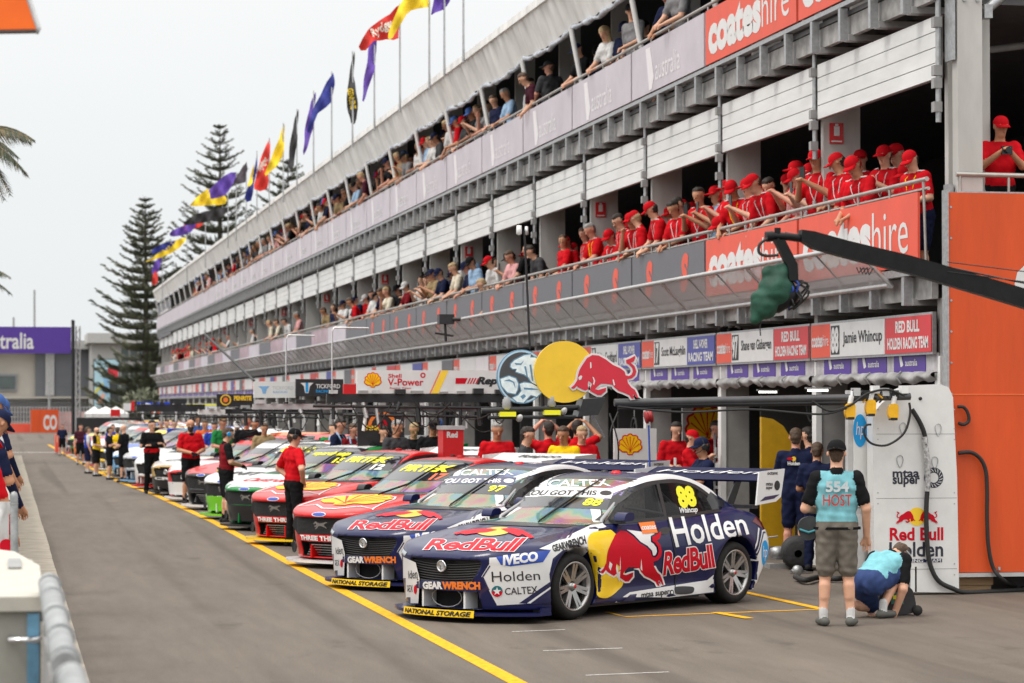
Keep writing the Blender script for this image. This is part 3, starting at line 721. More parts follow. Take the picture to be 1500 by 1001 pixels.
    # roof hatch fittings
    b = MB(); b.lathe([(.0, .03), (.04, .028), (.055, .01), (.06, 0)], opts.get('knob', RED), 16, Matrix.Translation((-1.72, .12, 1.435))); b.lathe([(.0, .025), (.035, .02), (.04, 0)], BLACK, 12, Matrix.Translation((-1.8, -.1, 1.44)))
    b.box((-1.9, .2, 1.43), (-1.8, .32, 1.445), WHITE); b.build('roof_fitting', root)
    # rear wing with end plates
    wz = c.wing_z; wm = opts.get('wing', body_mat)
    if wm is C_NAVY: wm = M('wing_navy', srgb(24, 28, 62), .55, var=.03, spec=.12); b = MB()
    aero = [(-3.45, wz - .05), (-3.43, wz - .03), (-3.52, wz + .012), (-3.64, wz + .055), (-3.77, wz + .095), (-3.77, wz + .08), (-3.64, wz + .02), (-3.52, wz - .045)]
    b.prism(aero, -.86, .86, wm, ((0, 0, 0), (1, 0, 0), (0, 0, 1), (0, -1, 0)))
    if opts.get('wing_text'):
        V2, F2 = opts['wing_text']; e0, e1 = Vector((-3.45, 0, wz - .022)), Vector((-3.76, 0, wz + .095)); ev = (e1 - e0).normalized()
        b.flat((V2, F2), opts.get('wing_ink', WHITE), (e0 + (e1 - e0) * .5 + Vector((.01, 0, .018)), (0, 1, 0), ev, ev.cross(Vector((0, 1, 0))) * -1), .0)
    w = b.build('rear_wing', root)
    for sg in (1, -1):
        b = MB(); ep = [(-3.34, wz + .07), (-3.84, wz + .095), (-3.76, wz - .22), (-3.66, wz - .27), (-3.28, wz - .30)]
        b.prism(ep, .86, .88, opts.get('endplate', wm), ((0, 0, 0), (1, 0, 0), (0, 0, 1), (0, sg, 0)))
        if sg > 0:
            fr = ((-3.56, .882, wz - .02), (-1, 0, 0), (0, 0, 1), (0, 1, 0))
            for sh, mm in opts.get('plate_art', ()): b.flat(sh, mm, fr, .002)
        b.build('end_plate', w)
    b = MB()
    for yy in (-.45, .45): b.prism([(-3.25, 1.0), (-3.40, .99), (-3.62, wz + .01), (-3.50, wz)], -.012, .012, CARBON, ((0, yy, 0), (1, 0, 0), (0, 0, 1), (0, -1, 0)))
    b.box((-3.40, -.82, 1.02), (-3.28, .82, 1.06), CARBON); b.build('wing_strut', w)
    # lights at the back and the side exhaust
    for sg in (1, -1):
        b = MB(); V2, F2 = cutgrid(outline([(3.2, .88), (3.32, .93), (3.5, .90), (3.5, .76), (3.36, .80)]), .05); k = len(V2)
        P, Fk = drop(c, np.stack([-V2[:, 0], np.full(k, 1.3 * sg), V2[:, 1]], 1), np.tile([0, -1. * sg, 0], (k, 1)), F2, .004); b.add(P, Fk, M('tail_lamp', (.12, .006, .01), .15, coat=.5), True); b.build('tail_light', root)
    if not opts.get('far'):
        b = MB()   # roll cage, seat and dash seen through the glass
        CG = M('cage_tube', (.33, .33, .34), .4, .3)
        for sg in (1, -1):
            b.tube([(-.62, sg * .70, .7), (-.75, sg * .69, .98), (-1.3, sg * .56, 1.26), (-1.85, sg * .52, 1.31), (-1.95, sg * .66, .7)], .022, CG, 8)
            b.tube([(-.8, sg * .69, .95), (-1.9, sg * .66, .72)], .02, CG, 8); b.tube([(-1.9, sg * .55, 1.25), (-2.65, sg * .5, .85)], .02, CG, 8); b.tube([(-1.2, sg * .62, 1.1), (-1.9, sg * .64, 1.0)], .018, CG, 8)
        b.tube([(-1.3, -.56, 1.26), (-1.3, .56, 1.26)], .02, CG, 8); b.tube([(-1.85, -.52, 1.31), (-1.85, .52, 1.31)], .02, CG, 8); b.tube([(-1.9, -.5, 1.25), (-1.95, .6, .75)], .02, CG, 8)
        b.build('roll_cage', root)
        b = MB(); SEAT = M('seat_fabric', (.06, .06, .065), .8)
        b.prism(spline([(-1.25, .66), (-1.3, .78), (-1.62, .74), (-1.80, 1.20), (-1.98, 1.22), (-1.9, .64)], 4), -.24, .24, SEAT, ((0, -.32, 0), (1, 0, 0), (0, 0, 1), (0, -1, 0)))
        for yy in (-.58, -.06): b.box((-1.92, yy - .03, 1.0), (-1.60, yy + .03, 1.22), SEAT)
        b.build('seat', root)
        b = MB(); b.box((-.75, -.66, .72), (-.45, .66, .90), M('dash_suede', (.03, .03, .03), .9)); b.tube([(-.98, -.32 + .17 * math.cos(t * .524), .98 + .14 * math.sin(t * .524)) for t in range(12)], .018, BLACK, 6, False, True); b.build('dashboard', root)
        b = MB(); NET = M('window_net', (.42, .40, .37), .8, var=.2, scale=30)   # pale safety net beside the driver
        b.add([(-1.15, .50, .90), (-1.15, .50, 1.20), (-1.75, .48, 1.28), (-1.75, .50, .88)], [(0, 1, 2, 3)], NET); b.build('safety_net', root)
    return root
_li = lambda P: [((x - 343) / 210 + .5, (238 - y) / 210 + .5) for x, y in P]
LIONS = [_li(P) for P in ([(298, 186), (312, 172), (336, 160), (352, 152), (380, 147), (378, 160), (398, 160), (414, 172), (418, 200), (424, 236), (430, 262), (404, 272), (384, 262), (370, 240), (352, 228), (330, 222), (318, 218), (322, 206), (305, 206), (296, 198)], [(254, 248), (290, 236), (318, 246), (328, 268), (324, 292), (316, 308), (284, 302), (260, 276)], [(334, 268), (352, 262), (384, 266), (404, 277), (436, 266), (428, 300), (404, 320), (380, 312), (362, 330), (350, 344), (322, 340), (304, 324), (328, 314), (342, 296)])]
LIONL = [_li(P) for P in ([(312, 182), (338, 184), (352, 172), (340, 190), (318, 190)], [(352, 196), (362, 236), (368, 240), (360, 196)], [(374, 190), (384, 254), (390, 256), (382, 188)], [(396, 184), (406, 262), (412, 262), (404, 182)], [(266, 256), (290, 248), (312, 260), (316, 286), (306, 262), (288, 256)], [(350, 282), (384, 284), (416, 290), (384, 292), (352, 290)], [(336, 318), (352, 308), (360, 318), (346, 330)])]
HORSE = [(0, .075), (.02, .1), (.045, .107), (.07, .092), (.11, .083), (.15, .086), (.18, .09), (.22, .102), (.268, .097), (.22, .083), (.196, .07), (.20, .05), (.238, .032), (.242, .014), (.21, .028), (.17, .04), (.13, .045), (.09, .043), (.07, .02), (.04, .0), (.033, .012), (.055, .03), (.058, .045), (.03, .03), (.012, .045), (.03, .052), (.054, .06), (.048, .075), (.03, .08), (.012, .066)]
HORSE = HORSE[::-1]
BULL = [(865, 440), (884, 424), (900, 400), (905, 370), (912, 345), (925, 322), (940, 300), (955, 278), (985, 261), (1020, 264), (1060, 285), (1100, 315), (1140, 332), (1165, 350), (1172, 372), (1190, 376), (1205, 368), (1213, 350), (1208, 330), (1190, 312), (1176, 306), (1174, 288), (1196, 280), (1225, 265), (1226, 276), (1218, 296), (1200, 302), (1222, 322), (1232, 350), (1226, 372), (1208, 388), (1180, 394), (1185, 415), (1205, 440), (1222, 450), (1232, 468), (1243, 496), (1232, 496), (1222, 478), (1212, 476), (1218, 502), (1206, 500), (1194, 482), (1165, 468), (1130, 456), (1108, 438), (1098, 424), (1062, 418), (1032, 418), (1010, 436), (1000, 448), (1018, 452), (1040, 446), (1062, 440), (1060, 458), (1034, 480), (1014, 480), (992, 468), (972, 458), (976, 436), (984, 418), (962, 402), (958, 424), (964, 446), (946, 456), (926, 448), (908, 440), (898, 430), (884, 444), (876, 446)]
BULL = (np.array(BULL, float) - [1054, 383]) * [1, -1] / 380     # unit width, y up, facing left
def bull_shape(w, grow_=0.): return xf(outline(grow(BULL, grow_) if grow_ else BULL), w)
def PX(img, *pts):                                                  # points read off an enlarged crop: (x0, y0, scale)
    x0, y0, k = img; return [(x0 + x / k, y0 + y / k) for x, y in pts]
# ------------------------------------------------------------------ liveries
def pecten(r=1.):
    P = [(-.20, -.62), (.20, -.62), (.30, -.42), (.62, -.42)]
    k = 7; a0, a1 = R(-22), R(202); C0 = (0, .05)
    for i in range(k):
        for j in range(5):
            t = a0 + (a1 - a0) * (i + j / 5) / k; rr = .86 + .12 * math.sin(math.pi * j / 5) + (.02 if 1 < i < 5 else 0); P.append((C0[0] + rr * math.cos(t), C0[1] + rr * math.sin(t)))
    P.append((-.62, -.42)); P.append((-.30, -.42)); return np.array(P) * r
def pecten_rays(r=1.):
    out = []
    for i in range(-3, 4):
        a = R(90) + i * R(25); d = np.array([math.cos(a), math.sin(a)]); n = np.array([-d[1], d[0]]); p0 = np.array([0, -.42]) + np.array([i * .045, 0])
        q = np.array([0, .05]) + d * .74; out.append(np.array([p0 - n * .008, p0 + n * .008, q + n * .035, q - n * .035]) * r)
    return [o[::-1] for o in out]
SHRED = M('shell_red', srgb(214, 24, 30), .45, var=.03, spec=.25); SHYEL = M('shell_yellow', srgb(250, 196, 12), .45, var=.03, spec=.25)
def pecten_layers(r): return [(outline(pecten(r)), SHRED, 1), (outline(grow(pecten(r), -.10 * r)), SHYEL, 2)] + [(outline(q), SHRED, 3) for q in pecten_rays(r)]
C_NAVY = paint('car_navy', srgb(20, 26, 74)); C_WHITE = paint('car_white', (.74, .74, .74)); C_RED = paint('car_red', srgb(200, 12, 14)); C_GREEN = paint('car_green', srgb(12, 130, 62))
C_BLACK = paint('car_black', (.02, .02, .022)); C_YEL = paint('car_yellow', srgb(250, 208, 40)); C_BLUE = paint('car_blue', srgb(40, 90, 190)); C_ORA = paint('car_orange', srgb(232, 120, 40)); C_LIME = paint('car_lime', srgb(120, 200, 40))
C_GOLD = paint('car_gold', srgb(196, 160, 90)); C_SILV = paint('car_silver', (.45, .47, .5)); C_LBLUE = paint('car_light_blue', srgb(120, 175, 220))
I_WHITE = M('ink_white', (.8, .8, .8), .4, var=.02); I_BLACK = M('ink_black', (.015, .015, .018), .45, var=.02); I_RED = M('ink_red', srgb(200, 6, 36), .5, var=.03, spec=.2); I_YEL = M('ink_yellow', srgb(252, 208, 40), .35, var=.03, coat=.4)
I_NEON = M('ink_neon_yellow', srgb(245, 240, 40), .4, var=.02); I_ORANGE = M('ink_orange', srgb(240, 125, 45), .4, var=.03); I_BLUE = M('ink_blue', srgb(40, 75, 170), .35, var=.03); I_NAVY = M('ink_navy', srgb(28, 32, 78), .3, var=.03, coat=.5); I_TEAL = M('ink_teal', srgb(20, 110, 120), .4); I_SKY = M('ink_sky_blue', srgb(0, 150, 220), .4, var=.02); I_CORAL = M('ink_coral', srgb(232, 110, 70), .4, var=.03)
TINT = M('dark_tint_film', (.012, .013, .02), .12, var=.05, coat=.5); TRIM = M('window_trim', (.012, .012, .013), .3, var=.1)
Z3 = (560, 660, 3.85); Z4 = (800, 650, 3.708)
def glass(car):
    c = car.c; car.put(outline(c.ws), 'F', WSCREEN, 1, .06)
    for md, sg in (('L', -1), ('R', 1)):
        pl = [(sg * p[0], p[1]) for p in c.winside]; car.put(outline(pl), md, SGLASS, 1, .06)
        ring = outline([(p[0], p[1]) for p in grow(np.array(pl), .022)], [(p[0], p[1]) for p in grow(np.array(pl), -.014)]); car.put(ring, md, TRIM, 1.5, .05)
        car.put(xf(rect(.055, .36), 1, None, sg * -1.72, 1.15, -.12 if md == 'L' else .12), md, TRIM, 2, .05)     # B pillar
    w = np.array(c.ws); car.put(outline(grow(w, .02), grow(w, -.012)), 'F', TRIM, 1.5, .05)
def team_livery(car, dark_banner, num, name):
    c = car.c; glass(car)
    P = lambda *p: PX(Z3, *p)
    Q = lambda *p: PX(Z4, *p)
    # white bumper corner, fender top, pillar and roof rail
    car.poly(P((560, 712), (604, 640), (604, 606), (648, 604), (668, 645), (722, 654), (905, 630), (948, 563), (885, 556), (985, 512), (1165, 428), (1196, 412), (1222, 425), (1212, 480), (1180, 545), (1120, 610), (1020, 560), (960, 610), (940, 700), (945, 745), (855, 862), (648, 874), (600, 785)), C_WHITE, 1)
    car.poly(P((120, 600), (190, 632), (212, 720), (205, 862), (120, 860)), C_WHITE, 1)
    for md, sg in (('L', 1), ('R', -1)):
        car.put(outline([(sg * a_, z_) for a_, z_ in ((3.08, .14), (3.19, .36), (3.135, .53), (3.33, .78), (3.45, .79), (3.66, .72), (3.66, .14))]), md, C_WHITE, 1, .03)
        car.put(outline([(sg * a_, z_) for a_, z_ in ((3.075, .575), (3.265, .815), (3.285, .80), (3.10, .555))]), md, C_WHITE, 2, .03); car.put(outline([(sg * a_, z_) for a_, z_ in ((3.155, .53), (3.34, .765), (3.40, .765), (3.40, .745), (3.355, .745), (3.175, .515))]), md, I_NAVY, 2, .03)
        car.put(xf(disc(.095, 28, 0, 0, .14), 1, None, sg * 3.36, .53), md, I_SKY, 3, .03); car.put(xf(text('hp', .12, .17, .0, .15), 1, None, sg * 3.36, .525), md, I_WHITE, 4, .03)
    car.poly(Q((372, 862), (452, 808), (908, 736), (908, 806), (480, 856)), C_WHITE, 1); car.poly(Q((415, 855), (455, 820), (490, 817), (480, 852)), I_NAVY, 2)
    car.poly(Q((695, 800), (705, 778), (790, 778), (800, 800), (780, 815), (710, 818)), CARBON, 3, smooth=True)
    car.poly(Q((900, 745), (860, 752), (908, 712)), C_WHITE, 2)
    for sg in (1, -1): car.ring([(-.50, .90)] + [tuple(q) for q in grow(np.array(c.winside), .024)[:9]], .10, C_WHITE, sg)
    # navy flashes low on the bumper
    car.poly(P((770, 862), (945, 740), (948, 870)), I_NAVY, 2); car.poly(P((815, 862), (945, 768), (945, 780), (835, 862)), I_WHITE, 3)
    for q in (P((605, 648), (562, 714), (598, 788), (606, 786), (572, 714), (611, 652)), ): car.poly(q, I_NAVY, 2)
    car.poly(P((1032, 448), (1076, 438), (1036, 498), (1000, 508)), I_NAVY, 2); car.poly(P((1084, 437), (1098, 434), (1058, 492), (1046, 496)), I_NAVY, 2)
    car.poly(P((642, 602), (948, 562), (905, 628), (722, 652), (668, 642)), I_BLUE, 3)
    # yellow flash and charging bull on the door
    car.poly(Q((228, 510), (255, 484), (330, 472), (362, 480), (420, 560), (420, 740), (385, 800), (330, 838), (280, 830), (275, 780), (250, 660), (225, 560)), C_YEL, 2, smooth=True)
    B = BULL * [345, 345 * 300 / 240 * .995 / 1.0]; lo = B.min(0); hi = B.max(0)
    def onto(A): 
        x = 290 + (A[:, 0] - lo[0]) / (hi[0] - lo[0]) * 345; y = 775 - (A[:, 1] - lo[1]) / (hi[1] - lo[1]) * 300; return Q(*zip(x, y))
    car.poly(onto(grow(B, 9)), I_WHITE, 3); car.poly(onto(B), I_RED, 4)
    for q in (((398, 610), (400, 680), (394, 690)), ((512, 625), (518, 690), (508, 680)), ((340, 640), (355, 655), (345, 690), (335, 670)), ((385, 700), (398, 690), (395, 745), (388, 740))): car.poly(Q(*q), I_WHITE, 5)
    car.ptext('Holden', Q((664, 405), (1064, 378), (1098, 492), (704, 562)), I_WHITE, .015, 3)
    car.ptext('RedBull', Q((645, 592), (894, 552), (912, 668), (634, 712)), I_RED, .03, 3, border=(.035, I_WHITE), sp=.92)
    car.ptext('mtaa super', Q((515, 812), (668, 792), (668, 826), (515, 848)), I_BLACK, .02, 3)
    car.poly([(PX(Z4, (680 + 11 * math.cos(t), 808 + 14 * math.sin(t)))[0]) for t in np.linspace(0, 6.283, 13)[:-1]], I_BLACK, 3); car.poly([(PX(Z4, (680 + 6 * math.cos(t), 808 + 8 * math.sin(t)))[0]) for t in np.linspace(0, 6.283, 13)[:-1]], I_WHITE, 4)
    car.poly(Q((497, 432), (582, 424), (602, 486), (520, 492)), I_ORANGE, 6); car.ptext('coates', Q((512, 450), (588, 444), (592, 466), (514, 472)), I_WHITE, .02, 7)
    car.poly(Q((608, 470), (640, 455), (668, 460), (666, 485), (640, 495), (612, 492)), CARBON, 2, smooth=True)
    # shut lines
    for q in (((655, 395), (660, 395), (712, 640), (700, 790), (695, 790), (706, 640)), ((330, 460), (335, 460), (352, 560), (345, 700), (340, 700), (346, 560))): car.poly(Q(*q), I_BLACK, 2)
    # front
    car.ptext('IVECO', P((685, 596), (872, 574), (874, 620), (684, 646)), I_WHITE, .05, 4)
    car.ptext('Holden', P((616, 684), (884, 678), (890, 730), (620, 742)), I_BLACK, .0, 3)
    car.poly([(P((648 + 31 * math.cos(t), 794 + 31 * math.sin(t)))[0]) for t in np.linspace(0, 6.283, 25)[:-1]], I_TEAL, 3)
    car.poly([(P((648 + 31 * math.cos(t), 794 + 31 * math.sin(t)))[0]) for t in np.linspace(0, 3.1416, 13)], I_RED, 4)
    st = []
    for i in range(10):
        r = 24 if i % 2 == 0 else 10; t = -1.57 + i * .62832; st.append(P((648 + r * math.cos(t), 794 + r * math.sin(t)))[0])
    car.poly(st, I_WHITE, 5)
    car.ptext('CALTEX', P((692, 776), (872, 764), (880, 806), (692, 814)), I_BLACK, .01, 3)
    car.ptext('GEARWRENCH', P((953, 540), (1138, 484), (1148, 526), (965, 572)), I_BLACK, .04, 3)
    car.ptext('GEAR', P((232, 742), (338, 742), (340, 779), (235, 778)), I_WHITE, .06, 3); car.ptext('WRENCH', P((342, 742), (550, 744), (552, 782), (342, 780)), I_ORANGE, .06, 3)
    car.ptext('lden', P((150, 680), (198, 668), (202, 722), (152, 722)), I_BLACK, .0, 3); car.ptext('TEX', P((142, 762), (174, 758), (176, 798), (142, 796)), I_BLACK, .0, 3); car.poly([(P((190 + 9 * math.cos(t), 784 + 26 * math.sin(t)))[0]) for t in np.linspace(0, 6.283, 13)[:-1]], I_RED, 3)
    # bonnet
    car.ptext('RedBull', P((288, 506), (808, 500), (738, 568), (240, 560)), I_RED, .03, 2, border=(.03, I_WHITE), sp=.92)
    car.poly(P((535, 468), (570, 448), (640, 436), (700, 438), (728, 452), (690, 474), (600, 484)), I_YEL, 2, smooth=True)
    car.poly(P((400, 472), (462, 454), (540, 446), (610, 444), (650, 452), (590, 466), (530, 470), (470, 478), (440, 472), (420, 478)), I_RED, 3); car.poly(P((668, 446), (730, 440), (790, 452), (838, 478), (856, 494), (834, 500), (806, 486), (790, 476), (770, 488), (736, 476), (700, 462)), I_RED, 3)
    # windscreen sticker band, name, numbers, roof
    band = [(778, 716), (800, 713.8), (850, 714.2), (901, 717.5), (895, 731.5), (850, 728.8), (800, 727.8), (761, 730)]
    car.poly(band, I_NAVY if dark_banner else C_WHITE, 3)
    car.ptext('YOU GOT THIS', P((822, 229), (1210, 231), (1216, 255), (802, 257)), I_WHITE if dark_banner else I_BLACK, .03, 4, .3)
    car.poly([(P((1262 + 34 * math.cos(t), 244 + 14 * math.sin(t)))[0]) for t in np.linspace(0, 6.283, 17)[:-1]], I_WHITE if dark_banner else I_BLACK, 4)
    car.poly(P((775, 270), (900, 264), (1100, 268), (1288, 280), (1266, 338), (1100, 330), (880, 322), (705, 326)), TINT, 2)
    car.ptext(num, P((1146, 275), (1246, 280), (1230, 316), (1130, 312)), I_NEON, .03, 4, .2)
    car.ptext('CALTEX', [(808, 704.2), (888, 703.6), (895, 713), (801, 713.4)], I_WHITE, .02, 3)
    car.ptext(num, Q((700, 240), (788, 238), (814, 334), (730, 346)), I_NEON, .06, 3)
    car.ptext(name, Q((720, 350), (818, 344), (820, 380), (722, 388)), I_WHITE, .03, 3)
    car.poly(Q((890, 262), (968, 318), (955, 352), (905, 372), (868, 300)), TINT, 2)
HOLD = text('Holden', 1.45, .085, .0, .35)
PLATE = [(text('octane', .24, .045, .02), I_BLACK), ]
PLATE = [(xf(text('octane', .20, .032, .02), 1, None, .03, .07), I_BLACK), (xf(text('mtaa', .13, .035, .02), 1, None, -.03, -.05), I_BLACK), (xf(text('super', .13, .038, .02), 1, None, -.03, -.10), I_BLACK),
         (xf(disc(.055), 1, None, .12, -.07), I_BLACK), ((np.array([(-.22, -.24), (.06, -.215), (.17, -.17), (-.12, -.19)]), [(0, 1, 2, 3)]), I_NAVY)]
PHI = R(218.7)
def pose(noseX, noseY, ang=PHI): return (noseX - math.cos(ang), noseY - math.sin(ang), ang)
SED, COU = shape_sedan(), shape_coupe()
P88 = (5.086, 26.435, PHI)
def team_car(p, dark, num, name, label, **kw):
    c = Car(SED, P88); team_livery(c, dark, num, name); c.pose = p
    c.put(outline([(-.37, .385), (.37, .385), (.42, .312), (-.42, .312)]), 'F', I_NAVY, 1)
    return finish_car(c, C_NAVY, .018, dict(label=label, splitter=C_NAVY, lip=C_YEL, wing=C_NAVY, wing_text=HOLD, endplate=C_WHITE, plate_art=PLATE, hide_light=True, **kw))
team_car(P88, False, '88', 'Whincup', 'nearest race car, navy and white with neon 88 on its windows')
team_car(pose(4.11, 30.2), True, '97', 'van Gisbergen', 'navy race car with neon 97 on its windscreen, parked beside the nearest car')
def sponsor_car(kind, p, base, res, label, far=False, hood=None, band=None, bandtext=None, bandink=I_BLACK, num=None, numink=I_WHITE, nose=None, noseink=I_WHITE, emblem=False, roof=None, front=None, side=None, hoodtext=None, hoodink=I_RED, **kw):
    c = Car(COU if kind == 'coupe' else SED, p); glass(c)
    if hood is not None: c.put(outline([(-.74, -.80), (-.45, -.93), (.45, -.93), (.74, -.80), (.72, .1), (-.72, .1)]), 'T', hood, 1, .08)
    if front is not None: c.put(outline([(-.93, .12), (.93, .12), (.93, .44), (-.93, .44)]), 'F', front, 1, .08)
    if side is not None: c.put(outline([(-.9, .15), (3.5, .15), (3.5, .55), (2.2, .75), (-.9, .5)]), 'L', side, 1, .1)
    if roof is not None: c.put(outline([(-.55, 1.25), (.55, 1.25), (.5, 2.3), (-.5, 2.3)]), 'T', roof, 1, .08)
    if emblem:
        s = 1.08; rim = np.array([(-.66, -.70), (-.40, -.62), (-.12, -.80), (.12, -.80), (.42, -.62), (.70, -.70), (.62, -.2), (.45, .02), (0, .1), (-.45, .02), (-.62, -.2)])
        c.put(outline(grow(rim, .02), grow(rim, -.012)), 'T', I_WHITE, 2)
        for sh, m, l in pecten_layers(.66): 
            if m is SHYEL or l == 3: c.put(xf(sh, 1, .8, 0, -.33), 'T', m, 1 + l)
    if hoodtext: c.put(xf(text(hoodtext, 1.0, .26, .03, .15), 1, None, 0, -.45), 'T', hoodink, 3)
    if c.c.kind == 'coupe': c.put(outline([(.13 * math.cos(t), .715 + .028 * math.sin(t)) for t in np.linspace(0, 6.28, 17)[:-1]]), 'F', CHROME, 2); c.put(outline([(.115 * math.cos(t), .715 + .021 * math.sin(t)) for t in np.linspace(0, 6.28, 17)[:-1]]), 'F', I_BLUE, 3)
    c.put(outline([(-.635, 1.12), (.635, 1.12), (.575, 1.36), (-.575, 1.36)]), 'F', TINT, 2)
    if band is not None: c.put(outline([(-.60, 1.235), (.60, 1.235), (.56, 1.325), (-.56, 1.325)]), 'F', band, 3)
    if bandtext: c.put(xf(text(bandtext, .9, .075, .05, .2), 1, None, 0, 1.28), 'F', bandink, 4)
    if num: c.put(xf(text(num, .17, .075, .05), 1, None, .40, 1.175), 'F', numink, 4); c.put(xf(text(num, .34, .2, .05), 1, None, 2.15, 1.15), 'L', numink, 4)
    if nose: c.put(xf(text(nose, .84, .058, .05), 1, None, 0, .400), 'F', noseink, 3)
    return finish_car(c, base, res, dict(label=label, far=far, mirror=CARBON, **kw))
RPW = text('Repco', .8, .10, .05, .3)
sponsor_car('coupe', pose(4.08, 34.3), C_RED, .02, 'red race car with yellow bonnet shell, white splitter and orange 17 on the windscreen', emblem=True, band=None, bandtext='PIRTEK', bandink=I_NEON, num='17', numink=I_CORAL, nose='THREE THREES', splitter=C_WHITE, wing=C_WHITE, wing_text=RPW, wing_ink=I_BLACK, endplate=C_WHITE)
sponsor_car('coupe', pose(4.04, 39.9), C_RED, .02, 'red race car with yellow splitter and white 12 on the windscreen', emblem=True, bandtext='PIRTEK', bandink=I_NEON, num='12', numink=I_WHITE, nose='THREE THREES', splitter=C_YEL, wing=C_WHITE, wing_text=RPW, wing_ink=I_BLACK, endplate=C_WHITE)
sponsor_car('coupe', pose(4.02, 44.6), C_GREEN, .024, 'green race car with a white bonnet, red script and a black front bumper', hood=C_WHITE, hoodtext='Castrol', hoodink=I_RED, front=C_BLACK, bandtext='supercheap', bandink=I_NEON, num='15', numink=I_NEON, splitter=CARBON, wing=C_GREEN, roof=C_WHITE, side=C_WHITE)
sponsor_car('coupe', pose(3.98, 48.9), C_WHITE, .03, 'white race car with a lime green splitter and lime green bumper', front=C_LIME, hoodtext='UNIT', hoodink=I_BLACK, band=I_NEON, bandtext='UNIFORMS', num='23', numink=I_BLACK, splitter=C_LIME, wing=C_GREEN)
sponsor_car('coupe', pose(3.92, 53.3), C_BLACK, .03, 'black race car with a red bonnet, fourth from the green one', hood=C_RED, band=C_WHITE, num='5', numink=I_WHITE, splitter=C_WHITE, wing=C_BLACK)
sponsor_car('sedan', pose(3.84, 57.7), C_RED, .035, 'red and white race car just behind the bald crewman', far=True, hood=C_WHITE, front=C_WHITE, band=C_RED, splitter=C_WHITE, wing=C_RED)
sponsor_car('sedan', pose(3.72, 62.0), C_GOLD, .035, 'gold and black race car with a white bonnet beside the crewman in long black trousers', far=True, front=C_BLACK, hood=C_WHITE, hoodtext='CRC', hoodink=I_BLACK, nose='CRC', band=C_BLACK, splitter=CARBON, wing=C_ORA)
sponsor_car('sedan', pose(3.52, 66.4), C_WHITE, .035, 'white race car with a red splitter to the left of the crewman in long trousers', far=True, band=C_BLACK, splitter=C_RED, wing=C_WHITE, hood=C_WHITE)
FARC = [(C_SILV, C_WHITE, C_LBLUE, 'silver race car with a white bonnet'), (C_LBLUE, C_WHITE, C_BLACK, 'pale blue race car with a white bonnet'), (C_WHITE, C_BLUE, C_YEL, 'white race car with a blue bonnet'), (C_YEL, C_BLACK, C_WHITE, 'yellow race car with a black bonnet'), (C_BLACK, C_WHITE, C_RED, 'black race car with a white bonnet'),
        (C_BLUE, C_WHITE, C_WHITE, 'blue race car with a white bonnet'), (C_WHITE, C_RED, C_BLACK, 'white race car with a red bonnet'), (C_ORA, C_BLACK, C_WHITE, 'orange race car with a black bonnet'), (C_GREEN, C_YEL, C_WHITE, 'green race car with a yellow bonnet'), (C_SILV, C_BLACK, C_RED, 'silver race car with a black bonnet')]
for i, (b0, h0, s0_, lb) in enumerate(FARC):
    s = 70.8 + 4.4 * i
    sponsor_car('sedan' if i % 2 else 'coupe', pose(line_w(s) + .22, s), b0, .045, lb + ' far down the pit lane', far=True, hood=h0, band=s0_, splitter=s0_, wing=h0)
# ------------------------------------------------------------------ banners, boards and signs on the building
LILAC = M('faded_lilac_banner', srgb(194, 188, 197), .6, var=.06, scale=1.5); CHAR = M('charcoal_banner', srgb(104, 104, 110), .55, var=.06); PALEW = M('banner_white', srgb(226, 222, 226), .5, var=.03)
PINKG = M('dusty_pink_banner', srgb(170, 150, 160), .6, var=.2, scale=2.5); SIGNW = M('sign_white', (.70, .70, .70), .4, var=.03); TEAMRED = M('sign_red', srgb(206, 44, 52), .45, var=.04); TEAMBLUE = M('sign_blue', srgb(68, 72, 160), .45, var=.05)
LANE = lambda x, y, z: ((x, y, z), (0, -1, 0), (0, 0, 1), (-1, 0, 0))      # frame on a face that looks across the lane; text reads towards -Y
FACE = lambda x, y, z: ((x, y, z), (1, 0, 0), (0, 0, 1), (0, -1, 0))       # frame on a face that looks down the lane at the photographer
GRPU, GRPL = 'banners along the upper railing', 'banners along the lower railing'
_ORD = 'nearest second third fourth fifth sixth seventh eighth ninth tenth eleventh twelfth thirteenth fourteenth fifteenth sixteenth seventeenth eighteenth nineteenth twentieth'.split()
def ordw(k): return _ORD[k] if k < 20 else ('twenty ' if k < 29 else 'thirtieth' if k == 29 else 'thirty ') + (['first', 'second', 'third', 'fourth', 'fifth', 'sixth', 'seventh', 'eighth', 'ninth'][(k - 20) % 10] if k != 29 else '')
def place_words(k): return 'nearest the corner column' if k == 0 else ordw(k) + ' from the corner column'
